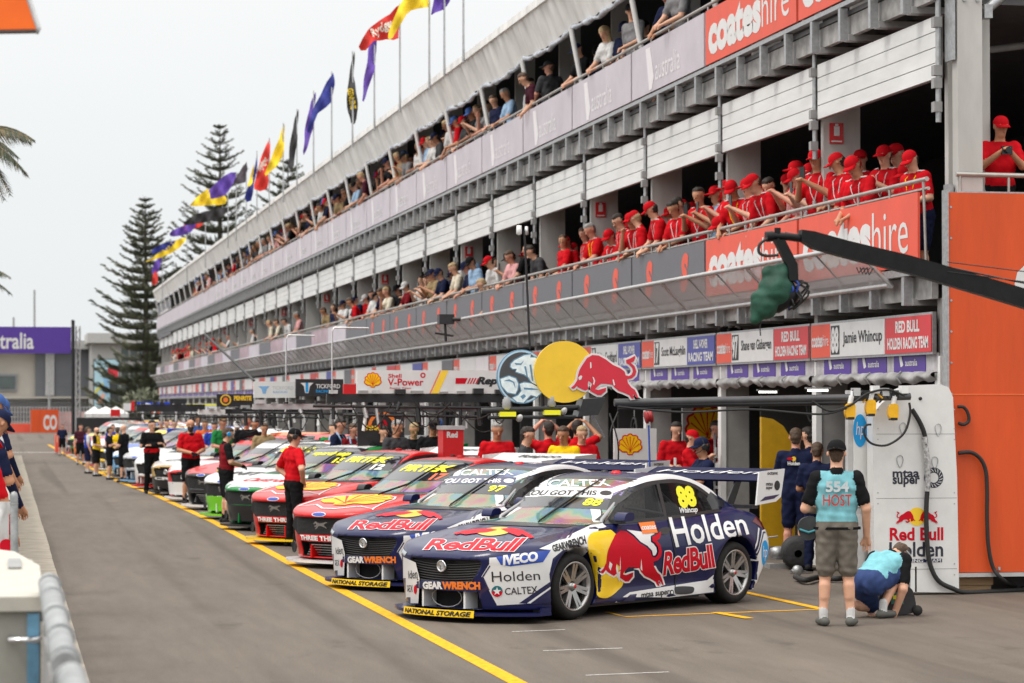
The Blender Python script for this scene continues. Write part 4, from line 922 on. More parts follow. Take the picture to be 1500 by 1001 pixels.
for k in range(NB):
    s0, s1 = js(k) + .05, js(k + 1) - .05; sm = (s0 + s1) / 2; x = WB - .035
    for lev, zb, zt in (('upper', 7.37, 8.20), ('lower', 3.82, 4.68)):
        b = MB(); h = zt - zb; w = s1 - s0
        if k < 2:
            b.box((x, s0, zb), (x + .03, s1, zt), CORAL)
            b.flat(xf(text('coates', w * .58, h * .62, .05), 1, None, -w * .16, -.0), SIGNW, LANE(x, sm, zb + h / 2), .004); b.flat(xf(text('hire', w * .28, h * .66, -.004), 1, None, w * .29, .01), SIGNW, LANE(x, sm, zb + h / 2), .004)
            lb = 'coral red hire company banner on the %s railing, %s' % (lev, place_words(k))
        elif lev == 'upper':
            b.box((x, s0, zb), (x + .03, s1, zt), LILAC)
            tick = (np.array([(-1.35, .34), (-1.05, .34), (-.80, -.18), (-.93, -.38), (-1.12, -.38)]), [(4, 3, 2, 1, 0)])
            if k < 22: b.flat(tick, PALEW, LANE(x, sm, zb + h / 2), .004); b.flat(xf(text('australia', 1.6, .36, .005), 1, None, .1, -.08), PALEW, LANE(x, sm, zb + h / 2), .004)
            lb = 'lilac airline banner on the upper railing, ' + place_words(k)
        elif k < 10:
            b.box((x, s0, zb), (x + .03, s1, zt), CHAR)
            for q in (-1, 1): b.flat(xf(text('S', .36, .52, .07, .15), 1, None, q * 1.15, 0), CORAL, LANE(x, sm, zb + h / 2), .004)
            lb = 'charcoal banner with coral letters on the lower railing, ' + place_words(k)
        else:
            b.box((x, s0, zb), (x + .03, s1, zt), [PINKG, CHAR, LILAC][k % 3]); lb = 'plain faded banner far along the lower railing, ' + place_words(k)
        tag(b.build('railing_banner'), lb, 'banner', GRPU if lev == 'upper' else GRPL)
NAMES = [('88', 'Jamie Whincup', 'RED BULL', 'HOLDEN RACING TEAM', TEAMRED), ('97', 'Shane van Gisbergen', 'RED BULL', 'HOLDEN RACING TEAM', TEAMRED), ('17', 'Scott McLaughlin', 'SHELL V-POWER', 'RACING TEAM', TEAMBLUE), ('12', 'Fabian Coulthard', 'SHELL V-POWER', 'RACING TEAM', TEAMBLUE)]
NUMW = {0: 'eighty eight', 1: 'ninety seven', 2: 'seventeen', 3: 'twelve'}
for k in range(NB):
    s0, s1 = js(k) + .06, js(k + 1) - .06; w = s1 - s0; x = 10.70; zb, zt = 2.80, 3.24; h = zt - zb; zm = (zb + zt) / 2; sm = (s0 + s1) / 2
    b = MB(); b.box((x, s0 - .02, zb - .03), (x + .05, s1 + .02, zt + .03), STEEL)
    def pan(a, c_, m): b.box((x - .012, s1 - a * w, zb), (x - .002, s1 - c_ * w, zt), m)
    pan(0, .18, CORAL); pan(.18, .645, SIGNW); pan(.65, 1, NAMES[k][4] if k < 4 else [TEAMBLUE, TEAMRED, PALEW, CHAR][k % 4])
    fr = LANE(x - .012, sm, zm)
    b.flat(xf(text('coates', w * .10, .15, .03), 1, None, -.44 * w, 0), SIGNW, fr, .003); b.flat(xf(text('hire', w * .05, .15, 0), 1, None, -.36 * w, .005), SIGNW, fr, .003)
    if k < 4:
        n1, n2, t1, t2, _ = NAMES[k]
        b.flat(rect(.36, .38, -.275 * w, 0), I_BLACK, fr, .003); b.flat(xf(text(n1, .28, .30, .05), 1, None, -.275 * w, 0), SIGNW, fr, .006); b.flat(xf(text(n2, w * .33, .19, .02), 1, None, -.04 * w, 0), I_BLACK, fr, .003)
        b.flat(xf(text(t1, w * .18, .13, .04), 1, None, .325 * w, .10), SIGNW, fr, .003); b.flat(xf(text(t2, w * .31, .13, .04), 1, None, .325 * w, -.10), SIGNW, fr, .003)
        lb = 'garage name board with driver number %s and a %s team panel' % (NUMW[k], 'red' if k < 2 else 'blue')
    else: lb = 'distant garage name board, ' + place_words(k)
    tag(b.build('name_board'), lb, 'sign', 'name boards above the garages')
    b = MB(); b.box((x + .06, s0, 2.56), (x + .09, s1, 2.79), M('strip_grey_white', (.5, .48, .5), .6, var=.15))       # purple airline strip below the board
    for i in range(3):
        c0 = s1 - w * (.2 + .3 * i); b.box((x + .052, c0 - .56, 2.565), (x + .058, c0 + .56, 2.785), PURPLE)
        b.flat((np.array([(-.36, .07), (-.27, .07), (-.2, -.05), (-.26, -.07), (-.3, -.07)]), [(4, 3, 2, 1, 0)]), SIGNW, LANE(x + .05, c0, 2.705), .003)
        if k < 4: b.flat(xf(text('australia', .42, .08, .01), 1, None, .08, -.02), SIGNW, LANE(x + .05, c0, 2.705), .003)
    tag(b.build('airline_strip'), 'purple airline strip under a name board, ' + place_words(k), 'banner', 'purple strips under the name boards')
    b = MB(); V = []; nr = 8
    for i in range(41):
        t = i / 40; sag = .055 * abs(math.sin(math.pi * (1.5 * t + .1 * k))) ** .7 + .02 * math.sin(t * 47 + k)
        for j in range(nr + 1):
            q = j / nr; V.append((x + .05 - .06 * math.sin(math.pi * q) - .015 * math.sin(t * 60 + 5 * q + k), s0 + w * t, 2.575 - (.10 + sag) * q))
    b.add(V, [(i * (nr + 1) + j, (i + 1) * (nr + 1) + j, (i + 1) * (nr + 1) + j + 1, i * (nr + 1) + j + 1) for i in range(40) for j in range(nr)], TARP, True)
    for t in (.25, .5, .75): b.tube([(x + .03, s0 + w * t, 2.58), (x - .035, s0 + w * t, 2.52), (x + .03, s0 + w * t, 2.43)], .012, GREY, 5)
    tag(b.build('rolled_tarpaulin'), 'grey tarpaulin rolled up over a garage door, ' + place_words(k), 'tarpaulin', 'rolled tarpaulins over the garages')
for i, k in enumerate(range(1, NB, 3)):
    s = js(k); b = MB(); b.box((10.98, s - .012, 5.72), (11.17, s + .012, 6.0), RED); b.flat(rect(.08, .13, 0, .03), SIGNW, FACE(11.075, s - .012, 5.86), .003); b.flat(rect(.045, .03, 0, .115), SIGNW, FACE(11.075, s - .012, 5.86), .003); b.flat(rect(.15, .02, 0, -.11), SIGNW, FACE(11.075, s - .012, 5.86), .003)
    tag(b.build('fire_sign'), 'red fire extinguisher sign on a balcony pier, ' + place_words(i), 'sign', 'fire extinguisher signs')
b = MB(); b.box((10.62, END - 14.5, 6.7), (10.66, END - .2, 9.1), CHAR); b.flat(xf(text('supercars', 9, 1.2, .02, .2), 1, None, 0, 0), PALEW, LANE(10.62, END - 7.3, 7.9), .01)
tag(b.build('end_graphic'), 'grey graphic panel with pale lettering at the far end of the pit building', 'banner')

# ------------------------------------------------------------------ orange end wall, white cabinet and their cables
yo = 28.42; p0 = FY(1389, 282, yo); p1 = FY(1404, 842, yo)
b = MB(); xl = p0[0]
b.box((xl + .0, yo, .24), (15.5, yo + .12, p0[2]), ORANGE); wall_o = b.build('orange_wall'); tag(wall_o, 'tall orange vinyl wall closing the near end of the pit building', 'wall')
b = MB(); b.box((xl - .02, yo - .03, .19), (15.5, yo + .14, .235), ALU); b.box((xl - .03, yo - .02, .24), (xl - .003, yo + .13, p0[2] + .03), STEEL); b.build('frame', wall_o)
b = MB(); zs = FY(1450, 578, yo)[2]; b.box((xl + .004, yo - .004, zs - .006), (15.4, yo - .001, zs + .006), M('orange_seam', srgb(236, 112, 56), .5))
for i in range(9): b.tube([(xl + .05 + .55 * i, yo - .004, .26), (xl + .05 + .55 * i, yo + .0, .30)], .02, STEEL, 8)
for i in range(12): b.tube([(xl + .03, yo - .006, .5 + .36 * i), (xl + .03, yo + .0, .5 + .36 * i)], .014, STEEL, 8)
b.build('seam', wall_o)
b = MB(); V2, F2 = text('coateshire', 4.2, .62, .04, 0, 'L'); q = FY(1491, 442, yo); b.flat((V2, F2), SIGNW, FACE(q[0], yo, q[2]), .004); b.build('lettering', wall_o)
WOOD = M('raw_timber', (.30, .19, .10), .8, var=.2, scale=8, stretch=(.3, 6, 6))
for i, x in enumerate((xl + .12, xl + 1.6)):
    b = MB()
    for j in range(3): b.box((x + .0, yo + .1 + .3 * j, .0), (x + .42, yo + .24 + .3 * j, .09), WOOD)
    b.box((x, yo + .08, .092), (x + .44, yo + .98, .185), WOOD); tag(b.build('timber_block'), 'stack of timber blocks under the orange wall, %s' % ('beside the white cabinet' if i == 0 else 'at the frame edge'), 'timber', 'timber blocks')
GLW = M('gloss_white_fibreglass', (.74, .74, .73), .22, var=.03, coat=.4)
ycab = 28.3
pc = [FY(u, v, ycab) for u, v in ((1281, 867), (1279, 606), (1291, 592), (1312, 574), (1332, 565), (1378, 563), (1390, 568), (1396, 582), (1402, 700), (1405, 869))]
poly = [(p[0], max(.02, p[2])) for p in pc]
b = MB(); b.prism([(x, z) for x, z in poly][::-1], 0, .22, GLW, ((0, ycab + .22, 0), (1, 0, 0), (0, 0, 1), (0, -1, 0))); cab = b.build('boom_cabinet'); tag(cab, 'tall white boom cabinet with team logos in front of the orange wall', 'cabinet')
def onY(y): return lambda u, v: (FY(u, v, y)[0], FY(u, v, y)[2])
cf = onY(ycab)
def sign_text(b, s, u0, v0, u1, v1, m, f, y, bold=.02, shear=0., lift=.003):
    (x0, z1), (x1, z0) = f(u0, v0), f(u1, v1); b.flat(xf(text(s, abs(x1 - x0), abs(z1 - z0), bold, shear), 1, None, 0, 0), m, FACE((x0 + x1) / 2, y, (z0 + z1) / 2), lift)
b = MB(); I_DARK = M('ink_dark_blue', (.02, .022, .04), .4, var=.02)
sign_text(b, 'mtaa', 1308, 689, 1346, 699, I_DARK, cf, ycab, .03); sign_text(b, 'super', 1308, 700, 1347, 713, I_DARK, cf, ycab, .03)
x, z = cf(1367.5, 700); ring = outline([(.117 * math.cos(t), .117 * math.sin(t)) for t in np.linspace(0, 6.283, 33)[:-1]], [(.058 * math.cos(t), .058 * math.sin(t)) for t in np.linspace(0, 6.283, 33)[:-1]]); b.flat(ring, I_DARK, FACE(x, ycab, z), .003)
for i in range(16):
    a = i * math.pi / 8; c, s_ = math.cos(a), math.sin(a); b.flat((np.array([(.07 * c - .004 * s_, .07 * s_ + .004 * c), (.07 * c + .004 * s_, .07 * s_ - .004 * c), (.108 * math.cos(a + .3) + .006 * s_, .108 * math.sin(a + .3) - .006 * c), (.108 * math.cos(a + .3) - .006 * s_, .108 * math.sin(a + .3) + .006 * c)]), [(0, 1, 2, 3)]), GLW, FACE(x, ycab, z), .006)
x, z = cf(1343, 757); b.flat(disc(.105), I_YEL, FACE(x, ycab, z), .003)
bs = bull_shape(.235); b.flat(xf(bs, -1, 1, -.135, -.01), I_RED, FACE(x, ycab, z), .006); b.flat(xf(bs, 1, 1, .135, -.01), I_RED, FACE(x, ycab, z), .006)
sign_text(b, 'Red Bull', 1304, 774, 1381, 791, I_RED, cf, ycab, .03); sign_text(b, 'Holden', 1303, 795, 1381, 815, I_DARK, cf, ycab, .02)
x0, z0 = cf(1315, 824.5); x1, z1 = cf(1380, 818.5); b.flat(rect(x1 - x0, z1 - z0, (x0 + x1) / 2, (z0 + z1) / 2), I_NAVY, FACE(0, ycab, 0), .003); sign_text(b, 'RACING TEAM', 1318, 819.6, 1378, 823.6, SIGNW, cf, ycab, .02, 0, .006)
b.build('lettering', cab)
b = MB()
for u, v in ((1322, 628), (1374, 630), (1318, 676), (1369, 678)):
    x, z = cf(u, v); b.tube([(x + .035 * math.sin(t) * (1 + .4 * math.cos(t)), ycab - .01, z + .07 * math.cos(t)) for t in np.linspace(0, 6.283, 13)[:-1]], .004, STEEL, 5, False, True)
x, z = cf(1348, 584); b.lathe([(0, .01), (.02, .01), (.02, 0)], BLACK, 12, Matrix.Translation((x, ycab, z)) @ Matrix.Rotation(R(90), 4, 'X')); b.build('cable_loop', cab)
b = MB(); GAP = M('panel_gap', (.22, .22, .22), .6); (xa_, za_), (xb2_, zb3_) = cf(1283, 866), cf(1402, 600)
for v in (636, 730, 834):
    z = cf(1340, v)[1]; b.box((xa_ + .01, ycab - .0015, z - .0025), (xb2_ - .01, ycab + .01, z + .0025), GAP)
for v in (600, 628, 644, 722, 738, 826, 842, 860):
    for u in (1286, 1398): x, z = cf(u, v); b.tube([(x, ycab - .003, z), (x, ycab + .002, z)], .008, STEEL, 8)
b.build('panel_joint', cab)
def cable(pts, r, m, name, label, cat='cable', n=7, group=None):
    b = MB(); P = []; Q = [np.array(p, float) for p in pts]
    for i in range(len(Q) - 1):
        a, p, q, d = Q[max(i - 1, 0)], Q[i], Q[i + 1], Q[min(i + 2, len(Q) - 1)]
        for j in range(8):
            t = j / 8; P.append(.5 * (2 * p + (q - a) * t + (2 * a - 5 * p + 4 * q - d) * t * t + (3 * p - a - 3 * q + d) * t ** 3))
    P.append(Q[-1]); b.tube([tuple(p) for p in P], r, m, n); o = b.build(name); return tag(o, label, cat, group)
cb = lambda y, *uv: [FY(u, v, y) for u, v in uv]
cable(cb(ycab - .05, (1336, 600), (1348, 620), (1355, 640), (1357, 670), (1359, 705), (1357, 745), (1358, 790), (1362, 825), (1374, 850), (1395, 862)) + [G(1420, 868, .02), G(1500, 864, .02)], .028, RUBBER, 'air_hose', 'thick black hose running down the white cabinet to the ground', 'hose')
b = MB(); b.tube([tuple(p) for p in cb(ycab - .055, (1354, 640), (1356.5, 660), (1358.5, 680), (1359, 700), (1358.5, 720))], .034, M('silver_wrap', (.5, .5, .5), .3, .6, var=.4, scale=30), 9); tag(b.build('hose_wrap'), 'silver wrapped section of the hose on the white cabinet', 'hose wrap')
cable(cb(yo - .06, (1404, 664), (1422, 663), (1436, 672), (1444, 690), (1446, 720), (1446, 760), (1448, 800), (1455, 832), (1470, 850)) + [G(1490, 860, .02), G(1505, 862, .02)], .024, RUBBER, 'power_cable', 'black cable looping down the face of the orange wall', 'cable')
cable(cb(yo - .06, (1403, 596), (1412, 597), (1418, 606), (1419, 617), (1412, 622), (1404, 620)), .02, RUBBER, 'cable_coil', 'small black cable loop beside the top of the white cabinet', 'cable')
b = MB(); ys = 28.6; (xa, za), (xb, zb2) = onY(ys)(1242, 572), onY(ys)(1279, 800)
b.box((xa, ys, .02), (xb, ys + .1, za), M('cabinet_grey', (.50, .50, .50), .5)); b.box((xa + .06, ys - .02, 1.0), (xb - .02, ys - .003, za - .15), GLW)
x, z = onY(ys)(1259, 631); b.flat(disc(.085, 24, 0, 0, .19), I_SKY, FACE(x, ys - .02, z), .003); b.flat(xf(text('hp', .10, .2, 0, .15), 1), SIGNW, FACE(x, ys - .02, z), .006); b.box((xa + .08, ys - .02, .1), (xb - .03, ys - .003, .92), ALU)
tag(b.build('equipment_locker'), 'grey equipment locker with a blue oval logo beside the white cabinet', 'locker')
def hoses_over(pts, lab): return cable(pts, .012, RUBBER, 'hanging_hose', lab, 'hose', 6)

# ------------------------------------------------------------------ boom of the nearest garage with its guns and the round signs
yb = 28.15; f = onY(yb)
boom = empty('pit_boom', (10.9, yb, 2.2), 0, 'dark pit boom over the nearest car, carrying air guns and round team signs', 'boom')
def bm_part(mb, name, par=boom):
    o = mb.build(name, par); o.location = (-10.9, -yb, -2.2) if par is boom else (0, 0, 0); return o
BOOMG = M('boom_grey', (.09, .09, .095), .4, .3, var=.1)
p, q = FY(1333, 581, yb), FY(800, 592, yb)
b = MB(); b.tube([tuple(p), tuple(FY(900, 590, yb))], .042, BOOMG, 12); b.tube([tuple(FY(1290, 584, yb)), tuple(FY(905, 599, yb))], .022, RUBBER, 8); b.tube([tuple(FY(1250, 590, yb)), tuple(FY(905, 594, yb))], .03, BLACK, 8); bm_part(b, 'beam')
b = MB(); a_, c_ = f(842, 608), f(880, 585); b.prism([(a_[0], a_[1] - .02), (f(872, 606)[0], a_[1]), (c_[0] + .03, c_[1] + .02), (f(850, 588)[0], c_[1])], -.15, .15, CARBON, ((0, yb, 0), (1, 0, 0), (0, 0, 1), (0, -1, 0))); bm_part(b, 'end_box')
b = MB(); b.tube([tuple(FY(705, 602, yb)), tuple(FY(850, 597, yb))], .03, BLACK, 8); b.tube([tuple(FY(715, 612, yb)), tuple(FY(850, 611, yb))], .02, BLACK, 8); b.tube([tuple(FY(706, 601, yb)), tuple(FY(728, 601, yb))], .022, ALU, 8); bm_part(b, 'equipment_rail')
for u0, u1, v in ((731, 754, 607), (796, 819, 604.5)):
    x0, z0 = f(u0, v + 3.5); x1, z1 = f(u1, v - 3.5); b = MB(); b.box((x0, yb - .08, z0), (x1, yb + .04, z1), I_NEON); bm_part(b, 'neon_strip')
for u, v in ((742, 591), (808, 587)):
    x, z = f(u, v); b = MB(); b.lathe([(0, .07), (.028, .07), (.032, .05), (.045, .04), (.048, -.05), (.036, -.07), (0, -.07)], GREY, 16, Matrix.Translation((x, yb, z))); bm_part(b, 'work_lamp')
for u, v in ((760, 612), (825, 602)):
    x, z = f(u, v); b = MB(); b.lathe([(0, .05), (.026, .04), (.034, 0), (.034, -.05), (.016, -.06), (.014, -.10)], M('camera_grey_white', (.5, .5, .5), .4), 14, Matrix.Translation((x, yb - .05, z)) @ Matrix.Rotation(R(70), 4, 'X')); bm_part(b, 'camera')
for u, v in ((1243, 602), (1273, 597), (1306, 603)):
    x, z = f(u, v); b = MB(); GUNY = M('gun_yellow', srgb(240, 180, 20), .4, var=.1)
    b.prism(spline([(-.05, .06), (.0, .09), (.05, .07), (.055, .0), (.045, -.09), (-.02, -.10), (-.06, -.04)], 4), -.035, .035, GUNY, ((x, yb - .05, z), (1, 0, 0), (0, 0, 1), (0, -1, 0))); g_ = bm_part(b, 'air_gun')
    b = MB(); b.tube([(x, yb - .05, z + .08), (x + .02, yb - .05, z + .17)], .03, WHITE, 10); b.tube([(x + .02, yb - .05, z + .15), (x + .03, yb - .03, z + .22)], .02, ALU, 8); b.box((x - .04, yb - .09, z - .10), (x + .04, yb - .01, z - .07), BLACK); bm_part(b, 'gun_fitting', g_)
b = MB()
for i in range(6):
    x, z = f(1252 + 14 * i, 575 + 4 * math.sin(i * 2.1)); b.box((x - .03, yb - .06, z - .04), (x + .05, yb + .05, z + .05), [ALU, BLACK, WHITE][i % 3])
for i in range(5): b.tube([tuple(FY(1240 + 12 * i, 590, yb - .03)), tuple(FY(1250 + 14 * i, 570 + 3 * (i % 2), yb - .02)), tuple(FY(1275 + 9 * i, 584, yb - .05))], .011, [RUBBER, YLINE][i == 2], 6)
bm_part(b, 'valve_block')
b = MB()
for pts in (((1332, 590), (1333, 608), (1324, 635), (1300, 652), (1277, 650), (1266, 636), (1268, 624), (1276, 622)), ((1190, 588), (1215, 602), (1245, 594), (1270, 577), (1300, 571), (1325, 580)), ((905, 596), (1000, 604), (1100, 600), (1200, 607), (1240, 598))):
    P = spline([np.array(FY(u, v, yb - .09)) for u, v in pts], 6, False); b.tube([tuple(p) for p in P], .014, RUBBER, 6)
bm_part(b, 'boom_hose')
b = MB(); xs, zs = f(826, 545); r_ = 45.5 * 28.6 / 3800
b.prism([(r_ * math.cos(t), r_ * math.sin(t)) for t in np.linspace(0, 6.2832, 49)[:-1]], -.02, .02, M('sign_yellow', srgb(238, 196, 50), .45, var=.03), ((xs, yb - .02, zs), (1, 0, 0), (0, 0, 1), (0, -1, 0))); bm_part(b, 'yellow_disc')
wB = (1245 - 865) / 3.7075 * 28.6 / 3800; xb_, zb_ = f(884, 553); b = MB()
b.prism(grow(BULL * wB * 1.0, .022)[::-1] if False else grow(BULL * wB, .022), .0, .012, SIGNW, ((xb_, yb - .045, zb_), (1, 0, 0), (0, 0, 1), (0, -1, 0))); b.prism(BULL * wB, .0135, .018, M('sign_crimson', srgb(205, 40, 60), .45, var=.03), ((xb_, yb - .045, zb_), (1, 0, 0), (0, 0, 1), (0, -1, 0)))
for st in (((972, 300), (978, 302), (980, 330), (972, 335)), ((985, 380), (992, 384), (1000, 402), (994, 425), (988, 420), (992, 402)), ((1098, 395), (1104, 396), (1112, 424), (1104, 430))):
    b.flat(outline([((x - 1054) / 380 * wB, (383 - y) / 380 * wB) for x, y in st]), SIGNW, ((xb_, yb - .045, zb_), (1, 0, 0), (0, 0, 1), (0, -1, 0)), .020)
b.flat(outline([((x - 1054) / 380 * wB, (383 - y) / 380 * wB) for x, y in ((905, 385), (920, 372), (928, 378), (922, 395), (910, 398))]), SIGNW, ((xb_, yb - .045, zb_), (1, 0, 0), (0, 0, 1), (0, -1, 0)), .020); bm_part(b, 'bull_sign')
xr, zr = f(764.5, 552); rr_ = 40 * 28.6 / 3800; b = MB(); LB = M('sign_pale_blue', srgb(176, 208, 228), .4, var=.08, scale=9); LB2 = M('sign_mid_blue', srgb(96, 140, 170), .4, var=.05)
b.prism([(rr_ * .93 * math.cos(t), rr_ * math.sin(t)) for t in np.linspace(0, 6.2832, 49)[:-1]], -.02, .02, LB2, ((xr, yb + .03, zr), (1, 0, 0), (0, 0, 1), (0, -1, 0)))
fr = ((xr, yb + .01, zr), (1, 0, 0), (0, 0, 1), (0, -1, 0))
b.flat(disc(rr_ * .905, 40, 0, 0, rr_ * .97), LB, fr, .003); b.flat(disc(rr_ * .84, 40, 0, 0, rr_ * .9), M('sign_dark_grey', (.06, .06, .065), .5), fr, .006)
for P in LIONS: b.flat(xf(outline(grow(np.array(P), .022)), rr_ * 1.9, None, -rr_ * .95, -rr_ * .95), LB2, fr, .008); b.flat(xf(outline(P), rr_ * 1.9, None, -rr_ * .95, -rr_ * .95), M('sign_lion_white', srgb(222, 236, 244), .4, var=.14, scale=14), fr, .010)
for P in LIONL: b.flat(xf(outline(P), rr_ * 1.9, None, -rr_ * .95, -rr_ * .95), LB2, fr, .012)
bm_part(b, 'lion_roundel')
b = MB(); b.tube([tuple(FY(795, 600, yb + .06)), tuple(FY(795, 560, yb + .06))], .02, BLACK, 6); b.tube([tuple(FY(905, 556, yb)), tuple(FY(948, 592, yb))], .012, ALU, 6); b.tube([tuple(FY(866, 606, yb)), tuple(FY(885, 640, yb + .3))], .012, ALU, 6); bm_part(b, 'sign_stay')
b = MB(); p = FY(950, 611, 30.4); b.lathe([(0, .04), (.075, .04), (.08, .02), (.06, .012), (.06, -.012), (.08, -.02), (.075, -.04), (0, -.04)], M('reel_red', srgb(150, 20, 26), .5), 18, Matrix.Translation(p) @ Matrix.Rotation(R(80), 4, 'Y')); b.tube([(p[0], p[1], p[2] - .1), (p[0] + .01, p[1] - .02, p[2] - .6)], .012, I_BLUE, 5); tag(b.build('hose_reel'), 'red hose reel hanging above the white shell panel', 'reel')
for i, (u0, v0, u1, v1) in enumerate(((893, 606, 905, 690), (905, 604, 896, 660))): hoses_over([FY(u0, v0, 33.5), FY((u0 + u1) / 2 + (-1) ** i * 6, (v0 + v1) / 2, 33.3), FY(u1, v1, 33.4)], ['left', 'right'][i] + ' thin black hose hanging left of the white shell panel')
# thin mic pole with a pale head standing above the boom
cable([FY(776, 512, 30.0), FY(772, 420, 30.0), FY(768, 338, 30.0)], .014, BLACK, 'microphone_pole', 'thin black pole with a pale lamp head above the round signs', 'pole')
b = MB(); p = FY(764, 338, 30.0); b.lathe([(0, .06), (.03, .06), (.035, -.04), (0, -.06)], WHITE, 10, Matrix.Translation((p[0] - .03, p[1], p[2]))); b.lathe([(0, .05), (.02, .05), (.025, -.05), (0, -.05)], ALU, 10, Matrix.Translation((p[0] + .06, p[1], p[2]))); tag(b.build('pole_lamp'), 'pale lamp head on the thin black pole', 'lamp')

# ------------------------------------------------------------------ sign boxes and booms of the other garages
def signbox(name, s, px, m, label, art=None, depth=.12, cat='sign', parts=()):
    (u0, v0, u1, v1) = px; fq = onY(s); (x0, z1), (x1, z0) = fq(u0, v0), fq(u1, v1)
    root = empty(name, (x0, s, 0), 0, label, cat, 'sign boxes on the pit booms'); b = MB(); b.box((x0, s, z0), (x1, s + depth, z1), m); o = b.build('sign_panel', root); o.location = (-x0, -s, 0)
    if art:
        b = MB(); art(b, fq); o = b.build('lettering', root); o.location = (-x0, -s, 0)
    b = MB()
    for t in (.12, .88):
        x = x0 + (x1 - x0) * t; b.tube([(x, s + depth + .03, z0 - .12), (x, s + depth + .03, z1)], .02, STEEL, 6)
    o = b.build('bracket', root); o.location = (-x0, -s, 0); return root
def boomrail(s, u0, u1, v, thick, m, label, gear=6, seed=0, name='pit_boom'):
    rnd = random.Random(seed); fq = onY(s); (x0, z), (x1, _) = fq(u0, v), fq(u1, v); root = empty(name, (x1, s, z), 0, label, 'boom', 'booms of the other garages')
    def pp(mb, n): o = mb.build(n, root); o.location = (-x1, -s, -z)
    b = MB(); b.box((x0, s - thick, z - thick), (x1, s + thick, z + thick), m); b.tube([(x0 - .2, s - .1, z - thick - .05), (x1, s - .1, z - thick - .08)], .025, BLACK, 6); pp(b, 'beam')
    b = MB()
    for i in range(gear):
        x = x0 + (x1 - x0) * (i + .5) / gear + rnd.uniform(-.1, .1); h = rnd.uniform(.1, .35); w = rnd.uniform(.03, .09); mm = rnd.choice([BLACK, ALU, WHITE, GREY, BLACK, CARBON, I_BLACK])
        b.tube([(x, s - .08, z - thick), (x + rnd.uniform(-.05, .05), s - .1, z - thick - h)], w * .5, mm, 7); b.box((x - w, s - .16, z + thick + .004), (x + w, s + .02, z + thick + rnd.uniform(.02, .08)), rnd.choice([ALU, BLACK, CARBON, GREY]))
    pp(b, 'air_gun_rack')
    b = MB()
    for i in range(max(2, gear // 2)):
        xa = x0 + (x1 - x0) * rnd.random(); xb2 = xa + rnd.uniform(.3, .9); dz = rnd.uniform(.15, .5)
        b.tube([(xa + (xb2 - xa) * t, s - .14, z - thick - dz * math.sin(math.pi * t)) for t in np.linspace(0, 1, 9)], .010, RUBBER, 5)
    pp(b, 'looped_hose'); return root
ssh = 36.2
def shell_art(b, fq):
    x, z = fq(546, 559.5); 
    for sh, m, l in pecten_layers(.13): b.flat(sh, m, FACE(x, ssh, z), .002 + .002 * l)
    for t, u0, v0, u1, v1, m in (('Shell', 569, 548, 588, 553.5, I_RED), ('V-Power', 568, 555, 620, 565, I_RED), ('Racing Team', 571, 567.5, 602, 570.5, I_RED)): sign_text(b, t, u0, v0, u1, v1, m, fq, ssh, .02)
    x, z = fq(619.5, 550); b.flat(outline([(.038 * math.cos(t), .038 * math.sin(t)) for t in np.linspace(0, 6.28, 21)[:-1]], [(.02 * math.cos(t), .02 * math.sin(t)) for t in np.linspace(0, 6.28, 21)[:-1]]), I_RED, FACE(x, ssh, z), .003)
    P = lambda *a: (np.array([fq(u, v) for u, v in a]), [tuple(range(len(a)))])
    b.flat(P((632, 576.5), (642, 576.5), (657, 543), (647, 543)), I_YEL, FACE(0, ssh, 0), .003); b.flat(P((629, 576.5), (631, 576.5), (646, 543), (644, 543)), I_ORANGE, FACE(0, ssh, 0), .003)
    b.flat(P((667, 562.5), (681, 562.5), (685, 554), (667.5, 554)), I_RED, FACE(0, ssh, 0), .003)
    for i in range(4): b.flat(P((684 + 4 * i, 562.5), (686 + 4 * i, 562.5), (690 + 4 * i, 554), (688 + 4 * i, 554)), I_RED, FACE(0, ssh, 0), .003)
    sign_text(b, 'Repco', 699, 553, 746, 566, I_BLACK, fq, ssh, .06, .3)
signbox('sign_box', ssh, (523.5, 542.5, 752, 576.8), SIGNW, 'long white fuel team sign with a red and yellow shell over the garages', shell_art)
boomrail(ssh + .05, 478, 740, 583.5, .06, BLACK, 'black boom below the long white fuel sign', 9, 3)
st_ = 47.0
signbox('sign_box', st_, (372, 559, 433, 583), SIGNW, 'white sign box with pale blue letters over the middle garages', lambda b, fq: (b.flat((np.array([fq(u, v) for u, v in ((378, 566), (395, 566), (391, 570), (389, 577), (385, 577), (383, 570))]), [tuple(range(6))]), M('ink_pale_blue', srgb(120, 170, 215), .4), FACE(0, st_, 0), .003), sign_text(b, 'TICKFORD', 399, 566, 430, 571, M('ink_pale_grey', (.5, .52, .55), .4), fq, st_, .01), sign_text(b, 'RACING', 400, 573, 421, 576, M('ink_pale_blue', (.2, .4, .7)), fq, st_, .01)))
signbox('sign_box', st_ - .4, (433.5, 555.5, 503, 581), BLACK, 'black sign box with a blue and white emblem over the middle garages', lambda b, fq: (b.flat((np.array([fq(u, v) for u, v in ((440, 561), (459, 561), (454, 566), (452, 576), (447, 576), (445, 566))]), [tuple(range(6))]), SIGNW, FACE(0, st_ - .4, 0), .003), b.flat((np.array([fq(u, v) for u, v in ((447.5, 561), (451.5, 561), (451.5, 575), (447.5, 575))]), [(0, 1, 2, 3)]), I_SKY, FACE(0, st_ - .4, 0), .006), sign_text(b, 'TICKFORD', 463, 563, 498, 569, SIGNW, fq, st_ - .4, .02), sign_text(b, 'RACING', 463, 571, 483, 575.5, I_SKY, fq, st_ - .4, .02)))
signbox('sign_box', 44.0, (503.5, 563, 524, 580), RED, 'small plain red sign box beside the black one')
